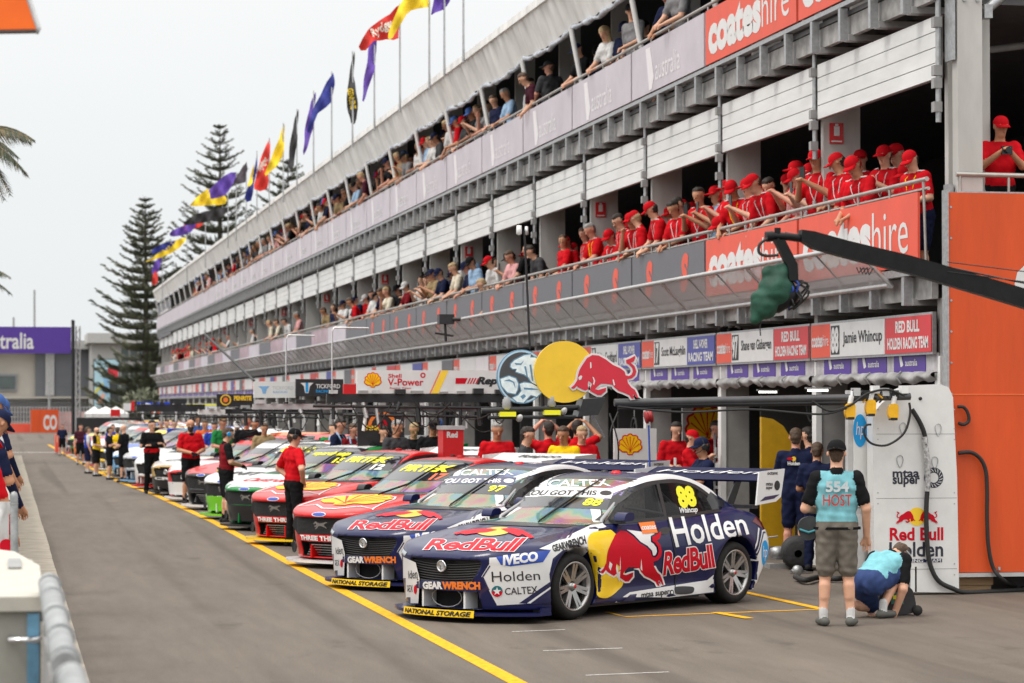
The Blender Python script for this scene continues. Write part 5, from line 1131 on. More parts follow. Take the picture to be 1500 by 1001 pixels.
boomrail(46.2, 370, 520, 596, .05, ALU, 'silver tube boom under the two small sign boxes', 9, 5); boomrail(41.5, 520, 700, 600, .04, BOOMG, 'grey boom in front of the red tool cabinets', 9, 6); boomrail(53, 330, 470, 603, .05, BLACK, 'long black boom in the middle of the lane', 10, 7); boomrail(62, 290, 400, 604, .06, WHITE, 'white boom behind the crewman with the blue headset', 8, 8); boomrail(75, 235, 330, 604, .07, BOOMG, 'grey boom beside the dark arch sign', 7, 9)
boomrail(72, 200, 300, 598, .1, BLACK, 'black boom under the far sign boxes', 6, 10)
sp_ = 62.
def pen_art(b, fq): sign_text(b, 'PENRITE', 343, 580.5, 368, 586.5, I_YEL, fq, sp_, .05); x, z = fq(330.5, 586); b.flat(disc(.13, 20), I_YEL, FACE(x, sp_, z), .003); b.flat(disc(.10, 20), BLACK, FACE(x, sp_, z), .006); b.flat(disc(.06, 20), I_ORANGE, FACE(x, sp_, z), .009)
signbox('sign_box', sp_, (317.5, 577.5, 372, 596), BLACK, 'black sign box with yellow letters and a round emblem', pen_art)
signbox('sign_box', 74., (272, 591.5, 318, 606), SIGNW, 'white sign box with a yellow top edge', lambda b, fq: (sign_text(b, 'Mobil 1', 281, 597, 305, 602, I_BLUE, fq, 74., .02), b.flat((np.array([fq(u, v) for u, v in ((273, 594.5), (317, 594.5), (317, 592), (273, 592))]), [(0, 1, 2, 3)]), I_NEON, FACE(0, 74., 0), .003)))
signbox('sign_box', 80., (249, 584.5, 273, 608), BLACK, 'small black sign box with a white word', lambda b, fq: sign_text(b, 'Truck', 253, 592, 270, 600, SIGNW, fq, 80., .03))
signbox('sign_box', 90., (219, 597, 250, 607.5), BLACK, 'black sign with orange red letters far along the garages', lambda b, fq: sign_text(b, 'TIMKEN', 221, 599, 249, 606, I_CORAL, fq, 90., .08))
signbox('sign_box', 96., (201, 589, 250, 601), BLUE, 'bright blue sign box far along the garages', lambda b, fq: b.flat(xf(disc(.25, 20, 0, 0, .12), 1, None, *fq(213, 595)), I_WHITE, FACE(0, 96., 0), .003))
signbox('sign_box', 100., (181, 591, 197, 602), SIGNW, 'small white sign with a red edge far along the garages', lambda b, fq: b.flat((np.array([fq(u, v) for u, v in ((191.5, 602), (197, 602), (197, 588), (192, 588))]), [(0, 1, 2, 3)]), RED, FACE(0, 100., 0), .003))
signbox('sign_box', 106., (162, 600, 176, 610), RED, 'small orange red box far along the garages')
for i, (ua, va, ub, vb, uc, s) in enumerate(((419, 600, 419, 491, 461, 50.), (486.5, 596, 486.5, 480, 540, 43.))):
    P = [FY(ua, va, s), FY(ub, vb + 6, s), FY(ub + 3, vb, s), FY(uc, vb + 1, s)]; b = MB(); b.tube([tuple(p) for p in P], .014, ALU, 8); tag(b.build('lamp_frame'), 'thin white pipe frame rising from a boom, the %s one' % ('left' if i == 0 else 'right'), 'pole', 'white pipe frames')
cable([FY(352, 545, 60), FY(372, 558, 58), FY(300, 490, 62)][1:], .03, BLACK, 'slanting_pole', 'thin dark slanting pole in front of the middle bays', 'pole')
for (u, v, s) in ((652, 470, 37.),):
    p = FY(u, v, s); b = MB(); b.box((p[0] - .1, s - .1, p[2] - .05), (p[0] + .12, s + .1, p[2] + .09), BLACK); b.tube([(p[0], s, p[2] - .05), (p[0] + .01, s, p[2] - .3)], .02, BLACK, 6); b.tube([(p[0] - .15, s, p[2] - .18), (p[0] + .12, s, p[2] - .22)], .015, BLACK, 5); b.tube([(p[0] + .1, s - .1, p[2] + .02), (p[0] + .2, s - .14, p[2] + .02)], .03, BLACK, 8); tag(b.build('television_camera'), 'black remote camera clamped to the lower railing', 'camera')

# ------------------------------------------------------------------ inside the garages
def wallpanel(name, s, px, m, label, cat, art=None, depth=.08):
    fq = onY(s); (x0, z1), (x1, z0) = fq(px[0], px[1]), fq(px[2], px[3]); b = MB(); b.box((x0, s, max(0.02, z0)), (x1, s + depth, z1), m)
    if art: art(b, fq, s)
    return tag(b.build(name), label, cat)
def pect(u, v, r, y=1): 
    def f_(b, fq, s):
        x, z = fq(u, v)
        for sh, m, l in pecten_layers(r): b.flat(sh, m, FACE(x, s, z), .002 + .002 * l)
    return f_
wallpanel('garage_panel', 38.6, (900, 628, 962, 760), SIGNW, 'white garage panel with a red and yellow shell emblem', 'panel', pect(923, 655, .20))
fq = onY(35.2); b = MB(); b.prism([fq(u, v) for u, v in ((1113, 800), (1162, 800), (1162, 668), (1156, 642), (1145, 624), (1130, 614), (1113, 611))], 0, .08, M('garage_yellow', srgb(196, 152, 14), .5, var=.08), ((0, 35.2, 0), (1, 0, 0), (0, 0, 1), (0, -1, 0))); tag(b.build('garage_panel'), 'tall yellow panel with a rounded top inside the dark garage', 'panel')
wallpanel('garage_panel', 43.5 + .2, (1000, 596, 1064, 700), SIGNW, 'white back panel with a huge yellow shell behind the red crew', 'panel', pect(1036, 628, .42))
wallpanel('garage_panel', 46.0, (524, 604, 592, 700), BLACK, 'black garage panel with an orange arch emblem', 'panel', lambda b, fq, s: (b.flat(xf(outline([(.26 * math.cos(t), .26 * math.sin(t)) for t in np.linspace(0, 3.14, 15)] + [(.2 * math.cos(t), .2 * math.sin(t)) for t in np.linspace(3.14, 0, 15)]), 1, None, *fq(560, 625)), I_ORANGE, FACE(0, s, 0), .003), sign_text(b, 'PENRITE', 537, 624, 566, 630, I_YEL, fq, s, .04), b.flat(xf(disc(.09, 12), 1, None, *fq(560, 622)), I_RED, FACE(0, s, 0), .006)))
for i, (s, px, lb) in enumerate(((40.6, (649, 626, 679, 720), 'red tool cabinet with a white word in the middle garages'), (57., (436, 640, 460, 700), 'black tool cabinet behind the green car'), (50., (600, 640, 640, 700), 'black tool cabinet beside the red one'))):
    def art(b, fq, s_, i=i):
        if i == 0: sign_text(b, 'Red', 655, 633, 670, 641, SIGNW, fq, s_, .05)
        (x0, z1), (x1, z0) = fq(px[0], px[1]), fq(px[2], px[3]); b.box((x0 - .02, s_ - .02, z1 - .04), (x1 + .02, s_ + .5, z1 + .02), ALU)
        for q in range(4): b.box((x0 + .03, s_ - .02, .2 + .22 * q), (x1 - .03, s_ - .003, .38 + .22 * q), BLACK if i > 0 else RED)
    wallpanel('tool_cabinet', s, px, RED if i < 1 else BLACK, lb, 'cabinet', art, .5)
rg = random.Random(11)
for i in range(26):     # hoses, reels and racks hanging in the garage mouths
    k = 1 + i % 13; s = js(k) + rg.uniform(.5, 4.2); w = 10.85 + rg.uniform(0, 1.0); z = rg.uniform(1.3, 2.3); b = MB()
    if i % 3 == 0:
        b.tube([(w, s + .22 * math.cos(t), z + .3 * math.sin(t)) for t in np.linspace(0, 6.28, 17)[:-1]], .025, RUBBER, 6, False, True); b.tube([(w + .02, s + .17 * math.cos(t), z - .05 + .26 * math.sin(t)) for t in np.linspace(0, 6.28, 17)[:-1]], .02, RUBBER, 6, False, True); b.tube([(w, s, z + .3), (w, s, z + .7)], .01, STEEL, 5); nm, lb = 'coiled_hose', 'coil of black hose hanging in a garage mouth'
    elif i % 3 == 1:
        for q in range(3): b.box((w, s - .3, .3 + .5 * q), (w + .4, s + .3, .34 + .5 * q), STEEL); b.box((w + .05, s - .25 + .1 * q, .345 + .5 * q), (w + .3, s + .05 + .1 * q, .6 + .5 * q), rg.choice([BLACK, RED, BLUE, WHITE, CARBON]))
        for dy in (-.3, .28): b.box((w, s + dy, 0), (w + .03, s + dy + .03, 1.7), STEEL)
        nm, lb = 'shelf_rack', 'steel shelf rack of boxes just inside a garage'
    else:
        b.lathe([(0, .3), (.05, .3), (.06, .25), (.16, .22), (.18, 0), (.16, -.02), (0, -.02)], rg.choice([BLACK, RED, GREY]), 14, Matrix.Translation((w, s, 1.0))); b.tube([(w, s, 0), (w, s, 1.)], .03, STEEL, 6); b.box((w - .25, s - .25, 0), (w + .25, s + .25, .05), STEEL); nm, lb = 'hose_reel', 'hose reel on a stand just inside a garage'
    tag(b.build(nm), lb + ', ' + ordw(k) + ' bay from the corner', nm.replace('_', ' '), dict(coiled_hose='coils of hose in the garages', shelf_rack='shelf racks in the garages', hose_reel='hose reels in the garages')[nm])
LITE = M('lamp_tube', (1, .97, .9), .5, var=0, emit=2.5)
for i, (u, v, s) in enumerate(((1124.7, 574.5, 36.5), (1198, 572, 32.0), (1151, 581, 40.))):
    p = FY(u, v, s); b = MB(); b.box((p[0] - .13, s - .03, p[2] - .015), (p[0] + .13, s + .03, p[2] + .015), LITE); b.box((p[0] - .16, s - .05, p[2] + .017), (p[0] + .16, s + .05, p[2] + .04), GREY); tag(b.build('strip_light'), ['lit strip light under the tarpaulin of the yellow panelled garage', 'lit strip light beside the air guns', 'faint strip light deeper in the yellow panelled garage'][i], 'lamp', 'garage strip lights')
# tyres in black warmers and a tangle of gear on the ground behind the nearest car
b = MB(); WARM = M('tyre_warmer', (.025, .025, .027), .75, var=.3, scale=12, bump=.6)
p = G(1178, 836); Y2 = Matrix.Translation((p[0], p[1] + .3, .22)) @ Matrix.Rotation(R(75), 4, 'Z') @ Matrix.Rotation(R(90), 4, 'Y')
b.lathe([(.05, -.3), (.16, -.3), (.2, -.27)] + [(.2 + .018 * (i % 2), -.25 + .05 * i) for i in range(11)] + [(.16, .3), (.05, .3)], WARM, 24, Y2); tag(b.build('hose_drum'), 'black ribbed hose drum lying behind the nearest car', 'drum')
b = MB(); p = G(1150, 832); Y3 = Matrix.Translation((p[0], p[1], .2)) @ Matrix.Rotation(R(10), 4, 'Z') @ Matrix.Rotation(R(90), 4, 'Y')
b.lathe([(.0, -.2), (.07, -.2), (.09, -.12), (.09, .1), (.06, .14), (.06, .22), (0, .22)], STEEL, 18, Y3); b.box((p[0] - .25, p[1] - .12, 0), (p[0] + .2, p[1] + .12, .06), GREY); b.tube([(p[0] - .3, p[1], .05), (p[0] - .3, p[1], .4), (p[0] - .1, p[1], .42)], .012, STEEL, 6); tag(b.build('air_jack'), 'steel air fitting on a small stand behind the nearest car', 'air fitting')
cable([G(1165, 845, .05), G(1180, 850, .06), G(1200, 846, .05), G(1225, 848, .05), G(1242, 846, .05)], .035, RUBBER, 'thick_hose', 'thick black hose lying beside the standing host', 'hose')
b = MB(); p = G(1168, 848); b.lathe([(0, .06), (.06, .06), (.07, 0), (.04, -.02), (0, -.02)], STEEL, 14, Matrix.Translation((p[0], p[1], .1)) @ Matrix.Rotation(R(80), 4, 'X')); b.lathe([(.03, -.08), (.03, .2), (0, .2)], CHROME, 12, Matrix.Translation((p[0], p[1], .09)) @ Matrix.Rotation(R(90), 4, 'Y')); tag(b.build('hose_coupling'), 'chrome hose coupling on the asphalt behind the nearest car', 'coupling')
for i in range(5):
    p = G(1085 + 18 * i, 800 + 4 * (i % 2)); b = MB(); b.tube([(p[0], p[1] + 1.4, 0.02), (p[0], p[1] + 1.4, .25 + .06 * (i % 3))], .04, [ALU, RED, ORANGE, STEEL, RED][i], 10); b.box((p[0] - .08, p[1] + 1.32, 0), (p[0] + .08, p[1] + 1.48, .05), BLACK); tag(b.build('jack_stand'), ['silver', 'red', 'orange', 'steel', 'bright red'][i] + ' stand on the garage floor behind the nearest car' + (' near the yellow panel' if i == 4 else ''), 'stand', 'stands on the garage floor')
# ------------------------------------------------------------------ people: one implicit body per pose, grown from tapered limbs
SKIN = [M('skin_fair', srgb(214, 164, 136), .5, var=.05, scale=12), M('skin_tan', srgb(190, 136, 104), .5, var=.05, scale=12), M('skin_ruddy', srgb(206, 146, 122), .5, var=.06, scale=12), M('skin_brown', srgb(150, 102, 76), .5, var=.05, scale=12)]
HAIR = [M('hair_dark', (.03, .022, .018), .7, var=.3, scale=60), M('hair_brown', (.09, .055, .035), .7, var=.3, scale=60), M('hair_fair', (.42, .30, .16), .7, var=.3, scale=60), M('hair_grey', (.30, .29, .28), .7, var=.3, scale=60)]
EYE = M('eye_dark', (.02, .018, .016), .3, var=0); LIP = M('lip', srgb(170, 96, 86), .5, var=0)
def cloth(n, c, r=.85): return M('cloth_' + n, c, r, spec=.12, var=.12, scale=9, bump=.25, stretch=(1, 1, .5))
CL = {n: cloth(n, c) for n, c in dict(red=srgb(196, 18, 30), darkred=srgb(120, 22, 30), black=(.010, .010, .0115), navy=srgb(28, 34, 62), white=(.62, .62, .62), grey=(.22, .22, .23), charcoal=(.06, .06, .065), blue=srgb(70, 100, 160), lightblue=srgb(150, 180, 210), yellow=srgb(236, 196, 24), green=srgb(40, 130, 70), teal=srgb(122, 182, 192), pink=srgb(216, 160, 160), khaki=srgb(150, 130, 96), denim=srgb(52, 68, 110), royal=srgb(40, 62, 160), maroon=srgb(70, 30, 44), shortsgrey=srgb(112, 106, 98), orange=srgb(214, 100, 40), cream=srgb(214, 206, 186)).items()}
SHOE = M('shoe_black', (.018, .018, .018), .7, spec=.2); SOCK = CL['white']
SLOTS = ['skin', 'shirt', 'sleeve', 'forearm', 'trim', 'pants', 'shin', 'sock', 'shoe', 'hair', 'eye', 'lip']
class Body:
    """prims are tapered capsules (a, b, ra, rb, slot, blend); joint coordinates face +Y, right hand at +X"""
    def __init__(s): s.p = []
    def c(s, a, b, ra, rb, m, k=.02): s.p.append((np.array(a, float), np.array(b, float), ra, rb, SLOTS.index(m), k)); return s
    def mesh(s, h):
        lo = np.min([np.minimum(a - ra, b - rb) for a, b, ra, rb, _, _ in s.p], 0) - 3 * h; hi = np.max([np.maximum(a + ra, b + rb) for a, b, ra, rb, _, _ in s.p], 0) + 3 * h
        n = np.ceil((hi - lo) / h).astype(int) + 1; F = np.full(n, .2, np.float32); D = np.full(n, .3, np.float32); I = np.zeros(n, np.int8)
        for a, b, ra, rb, m, k in s.p:
            pad = max(ra, rb) + k + 3 * h
            i0 = np.maximum(((np.minimum(a, b) - pad - lo) / h).astype(int), 0); i1 = np.minimum(((np.maximum(a, b) + pad - lo) / h).astype(int) + 2, n)
            sl = tuple(slice(x, y) for x, y in zip(i0, i1)); g = np.stack(np.meshgrid(*[lo[q] + h * np.arange(i0[q], i1[q]) for q in range(3)], indexing='ij'), -1)
            d = b - a; L2 = max(d @ d, 1e-9); t = np.clip(((g - a) @ d) / L2, 0, 1); ds = np.linalg.norm(g - a - t[..., None] * d, axis=-1) - (ra + (rb - ra) * t)
            F[sl] = smin(F[sl], ds, k); c = ds < D[sl]; D[sl] = np.where(c, ds, D[sl]); I[sl] = np.where(c, m, I[sl])
        V, Q = nets(F, lo, h); ctr = V[Q].mean(1); ii = np.clip(np.rint((ctr - lo) / h).astype(int), 0, n - 1); S_ = I[tuple(ii.T)]
        cw = np.zeros(len(V)); isC = np.isin(S_, [1, 2, 5, 6])
        for q in range(4): np.maximum.at(cw, Q[:, q], isC.astype(float))
        for q in range(4): np.minimum.at(cw, Q[:, q], np.where(isC, 1., .0))
        fn = np.cross(V[Q[:, 2]] - V[Q[:, 0]], V[Q[:, 3]] - V[Q[:, 1]]); vn = np.zeros_like(V)
        for q in range(4): np.add.at(vn, Q[:, q], fn)
        vn /= np.linalg.norm(vn, axis=1)[:, None] + 1e-12; x, y, z = V.T
        w = np.sin(31 * x + 17 * z + 9 * y + 2 * np.sin(23 * z)) * np.sin(23 * x - 31 * z + 11 * y) + .5 * np.sin(37 * z + 44 * x * np.sign(x) + 3 * np.sin(19 * y)) + .4 * np.sin(50 * z - 48 * y + 41 * x)
        hw = np.zeros(len(V)); isH = S_ == 9
        for q in range(4): np.maximum.at(hw, Q[:, q], isH.astype(float))
        return V + vn * (w * .0040 * cw + hw * np.random.RandomState(3).uniform(-.005, .006, len(V)))[:, None], Q, S_
def rotx(p, piv, a):
    p = np.asarray(p, float) - piv; c, q = math.cos(a), math.sin(a); return np.array([p[0], p[1] * c - p[2] * q, p[1] * q + p[2] * c]) + piv
def human(arms, lean=0., head=(0, 0), legs=None, fat=1., shorts=True, hair='short', fingers=False, glove=False, h=.014, hips=None, face=True, long_sleeve=False, twist=0.):
    """arms: {R: (elbow, wrist, grip), L: ...} in upright-torso coordinates"""
    B = Body(); hip = np.array(hips if hips is not None else (0, 0, .93)); up = lambda p: rotx(np.asarray(p, float) + (hip - [0, 0, .93]), hip, -lean)
    f = fat
    B.c(up((-.075, .0, .95)), up((.075, .0, .95)), .118 * f, .118 * f, 'pants', .03); B.c(up((-.06, .005, 1.06)), up((.06, .005, 1.06)), .112 * f, .112 * f, 'shirt', .03)
    B.c(up((-.07, .012 * f, 1.02)), up((.07, .012 * f, 1.02)), .118 * f, .118 * f, 'shirt', .02)
    B.c(up((-.085, .01, 1.20)), up((.085, .01, 1.20)), .112 * f, .112 * f, 'shirt', .05); B.c(up((-.10, -.005, 1.34)), up((.10, -.005, 1.34)), .108, .108, 'shirt', .05)
    B.c(up((-.15, -.015, 1.43)), up((.15, -.015, 1.43)), .062, .062, 'shirt', .05); B.c(up((0, -.02, 1.43)), up((0, -.012, 1.455)), .078, .066, 'shirt', .03); B.c(up((0, -.022, 1.478)), up((0, -.006, 1.466)), .066, .064, 'trim', .006)
    hp = np.array((0, .01, 1.655)); yaw, nod = head
    def hd(p):
        q = np.asarray(p, float) - [0, -.01, 1.56]; q = rotx(q, np.zeros(3), -nod); c, s_ = math.cos(yaw), math.sin(yaw); q = np.array([q[0] * c - q[1] * s_, q[0] * s_ + q[1] * c, q[2]]); return up(q + [0, -.01, 1.56])
    B.c(up((0, -.012, 1.46)), hd((0, .0, 1.60)), .061, .057, 'skin', .02)
    B.c(hd((0, -.02, 1.695)), hd((0, .025, 1.69)), .082, .078, 'skin', .02); B.c(hd((0, .02, 1.63)), hd((0, .045, 1.585)), .064, .044, 'skin', .03)
    B.c(hd((0, .10, 1.665)), hd((0, .122, 1.638)), .010, .015, 'skin', .012)
    for q in (-1, 1):
        B.c(hd((q * .080, -.005, 1.672)), hd((q * .084, -.012, 1.645)), .016, .012, 'skin', .006)
        if face: B.c(hd((q * .034, .084, 1.672)), hd((q * .028, .086, 1.672)), .0095, .009, 'eye', .002); B.c(hd((q * .046, .086, 1.697)), hd((q * .020, .096, 1.698)), .0045, .0045, 'hair', .002)
    if face: B.c(hd((-.022, .092, 1.603)), hd((.022, .092, 1.603)), .007, .007, 'lip', .004)
    if hair == 'short': B.c(hd((0, -.034, 1.714)), hd((0, .012, 1.734)), .082, .070, 'hair', .006); B.c(hd((-.03, .05, 1.758)), hd((.04, .045, 1.762)), .030, .026, 'hair', .01); B.c(hd((0, -.05, 1.66)), hd((0, -.045, 1.62)), .070, .052, 'hair', .01)
    elif hair == 'cap': B.c(hd((0, -.05, 1.66)), hd((0, -.045, 1.62)), .070, .052, 'hair', .01)
    elif hair == 'long': B.c(hd((0, -.032, 1.712)), hd((0, .02, 1.722)), .084, .076, 'hair', .006); [B.c(hd((q * .05, -.03, 1.68)), up((q * .075, -.03, 1.40)), .055, .038, 'hair', .02) for q in (-1, 1)]; B.c(hd((0, -.06, 1.68)), up((0, -.08, 1.36)), .07, .045, 'hair', .02)
    elif hair == 'beard': B.c(hd((0, .045, 1.60)), hd((0, .058, 1.572)), .062, .046, 'hair', .006)
    for q, key in ((1, 'R'), (-1, 'L')):
        el, wr, grip = arms[key]; sh = up((q * .185, -.01, 1.425)); el, wr = up(el), up(wr)
        B.c(sh, el, .062, .048, 'skin' if not long_sleeve else 'sleeve', .02); m = sh + (el - sh) * (.72 if not long_sleeve else .98); B.c(sh, m, .073, .066, 'sleeve', .02)
        B.c(el, wr, .046, .032, 'forearm', .012); d = wr - el; d = d / np.linalg.norm(d)
        side = np.cross(d, [0, 0, 1.]); side = side / (np.linalg.norm(side) + 1e-6)
        if grip == 'pocket': continue
        nrm = np.cross(side, d); hm = 'trim' if glove else 'skin'
        p0, p1 = wr + d * .02, wr + d * .085
        B.c(p0 - side * .012, p1 - side * .024, .022, .020, hm, .012); B.c(p0 + side * .012, p1 + side * .024, .022, .020, hm, .012)
        if fingers:
            curl = {'relax': .5, 'fist': 1.5, 'hold': 1.1}.get(grip, .5)
            for i, (o, L) in enumerate(((-.033, .066), (-.011, .076), (.011, .072), (.033, .058))):
                a = p1 + side * o + d * .008; ang = 0.; P = a
                for sg, fr in enumerate((.45, .32, .23)):
                    ang += curl * (.35 if sg == 0 else .5); dirn = d * math.cos(ang) - nrm * math.sin(ang); P2 = P + dirn * L * fr; B.c(P, P2, .0098 - .001 * sg, .0088 - .001 * sg, hm, .003); P = P2
            tb = p0 + d * .02 - side * .03 * q * (1); t1 = tb - side * .022 * q + d * .03 - nrm * .012; B.c(tb, t1, .014, .011, hm, .006); B.c(t1, t1 + d * .028 - nrm * .012, .011, .009, hm, .003)
        else: B.c(p1, p1 + d * .05 - nrm * .035, .026, .018, hm, .015); B.c(p0 + d * .03 - side * .03 * q, p0 + d * .07 - side * .045 * q, .014, .010, hm, .008)
    legs = legs or {'R': ((.10, .02, .50), (.115, -.01, .09), .12), 'L': ((-.10, .02, .50), (-.115, -.01, .09), -.12)}
    for q, key in ((1, 'R'), (-1, 'L')):
        kn, an, toe = legs[key]; kn, an = np.array(kn, float), np.array(an, float); hj = hip + [q * .085, 0, -.02]
        if shorts:
            B.c(hj, kn, .088, .058, 'skin', .02); B.c(hj, hj + (kn - hj) * .88, .108 * f, .092, 'pants', .02); B.c(kn, an + [0, 0, .03], .056, .040, 'skin', .02); c_ = kn + (an - kn) * .28; B.c(c_ - [0, .015, 0], c_ + (an - kn) * .25 - [0, .015, 0], .054, .046, 'skin', .02); B.c(an + [0, 0, .07], an, .042, .042, 'sock', .008)
        else: B.c(hj, kn, .104 * f, .076, 'pants', .02); B.c(kn, an + [0, 0, -.01], .072, .058, 'shin', .02)
        td = toe if isinstance(toe, (tuple, list)) else (math.sin(toe), math.cos(toe), 0); td = np.array(td, float); side = np.array([td[1], -td[0], 0])
        a0 = an + [0, 0, -.045] - td * .05; a1 = an + [0, 0, -.052] + td * .15
        if abs(td[2]) > .2: a1 = an + td * .17 + [0, 0, -.02]
        B.c(a0, a1, .043, .036, 'shoe', .01); B.c(a0 + side * .012, a1 + side * .016, .036, .032, 'shoe', .01)
    return B, hd, up
def capmesh(hd, brim=True, back=False):
    """baseball cap in head coordinates"""
    b = MB(); V = []; n = 20; m = 7; c0 = np.array([0, -.003, 1.70])
    for j in range(m + 1):
        e_ = j / m * math.pi / 2
        for i in range(n):
            t = 2 * math.pi * i / n; V.append(hd(c0 + np.array([.094 * math.cos(t) * math.cos(e_) ** .8, .106 * math.sin(t) * math.cos(e_) ** .8, .098 * math.sin(e_)])))
    b.add(V, [(j * n + i, j * n + (i + 1) % n, (j + 1) * n + (i + 1) % n, (j + 1) * n + i) for j in range(m) for i in range(n)], CL['red'], True)
    P = []; sg = -1 if back else 1
    for z_ in (.004, -.006):
        for i in range(11):
            t = math.pi * (.08 + .84 * i / 10); P.append(hd(c0 + np.array([.09 * math.cos(t), sg * .098 * math.sin(t), z_])))
        for i in range(11):
            t = math.pi * (.08 + .84 * i / 10); P.append(hd(c0 + np.array([.085 * math.cos(t), sg * (.06 + .135 * math.sin(t)), -.012 - .018 * math.cos(t) ** 2 + z_])))
    F = []
    for i in range(10): F += [(i, i + 1, 12 + i, 11 + i), (22 + i, 33 + i, 34 + i, 23 + i), (11 + i, 12 + i, 34 + i, 33 + i)]
    b.add(P, F, CL['red'], True); return rawmesh('cap', b.V, b.F, b.mats, b.I, b.S)
class Pose: pass
def make_pose(nm, cap=None, **kw):
    h = kw.pop('h', .014); B, hd, up = human(h=h, **kw); V, Q, I = B.mesh(h); me = rawmesh('person_' + nm, V, [tuple(q) for q in Q.tolist()], [SKIN[0]] * len(SLOTS), I, [True] * len(Q)); p = Pose(); p.me = me; p.hd = hd; p.up = up; p.cap = capmesh(hd, back=(cap == 'back')); return p
def person(pose, loc, face, label, shirt='red', pants='black', skin=0, hair=0, sleeve=None, forearm=None, trim=None, cap=None, capm=None, scale=1., group=None, shin=None, shoe=None, extra=None, sock=None):
    """face: world direction angle the person looks towards"""
    o = bpy.data.objects.new('person', pose.me); o.location = loc; o.rotation_euler = (0, 0, face - math.pi / 2); o.scale = (scale,) * 3; COL.objects.link(o)
    mm = dict(skin=SKIN[skin], shirt=CL[shirt], sleeve=CL[sleeve or shirt], forearm=CL[forearm] if forearm else SKIN[skin], trim=CL[trim or shirt], pants=CL[pants], shin=CL[shin or pants], sock=CL[sock or 'white'], shoe=shoe or SHOE, hair=HAIR[hair], eye=EYE, lip=LIP)
    for i, sname in enumerate(SLOTS): o.material_slots[i].link = 'OBJECT'; o.material_slots[i].material = mm[sname]
    tag(o, label, 'person', group)
    if cap:
        c = bpy.data.objects.new('cap', pose.cap); link(c, o); c.material_slots[0].link = 'OBJECT'; c.material_slots[0].material = CL[cap]
    return o
# balcony poses: forearms on the rail, phone held up, looking down, chin on hand, turned aside
RAILH = 1.05
A_rail = dict(R=((.25, .16, 1.16), (.12, .36, 1.10), 'relax'), L=((-.25, .16, 1.16), (-.10, .37, 1.10), 'relax'))
A_phone = dict(R=((.24, .14, 1.20), (.07, .30, 1.36), 'hold'), L=((-.24, .14, 1.20), (-.06, .31, 1.36), 'hold'))
A_low = dict(R=((.26, .02, 1.14), (.14, .26, 1.10), 'relax'), L=((-.26, .03, 1.14), (-.12, .27, 1.12), 'relax'))
A_chin = dict(R=((.22, .20, 1.20), (.06, .20, 1.46), 'fist'), L=((-.25, .16, 1.16), (-.05, .36, 1.10), 'relax'))
A_side = dict(R=((.26, -.02, 1.14), (.28, .12, .92), 'relax'), L=((-.25, .10, 1.16), (-.14, .34, 1.08), 'relax'))
BP = {}
for nm, a, kw in (('rail', A_rail, dict(lean=.28, head=(.25, .30))), ('rail_look', A_rail, dict(lean=.34, head=(-.5, .25))), ('phone', A_phone, dict(lean=.10, head=(.15, .12))), ('low', A_low, dict(lean=.14, head=(.5, .22))), ('chin', A_chin, dict(lean=.26, head=(.2, .1))), ('turned', A_side, dict(lean=.1, head=(.9, .05))), ('deep', A_rail, dict(lean=.55, head=(-.2, .05))), ('aside', A_low, dict(lean=.22, head=(-.7, .35))), ('broad', A_low, dict(lean=.2, head=(.1, .4), fat=1.22))):
    for hr in ('cap', 'short'):
        BP[nm, hr] = make_pose(nm, arms=a, hair=hr, shorts=True, h=.016, **kw)
BP['rail', 'long'] = make_pose('rail', arms=A_rail, hair='long', lean=.25, head=(.4, .2), h=.016)
rp = random.Random(5)
GL, GU = 'spectators on the lower balcony', 'spectators on the upper balcony'
PHONE = M('phone_black', (.012, .012, .014), .2, var=.05)
USED = {}
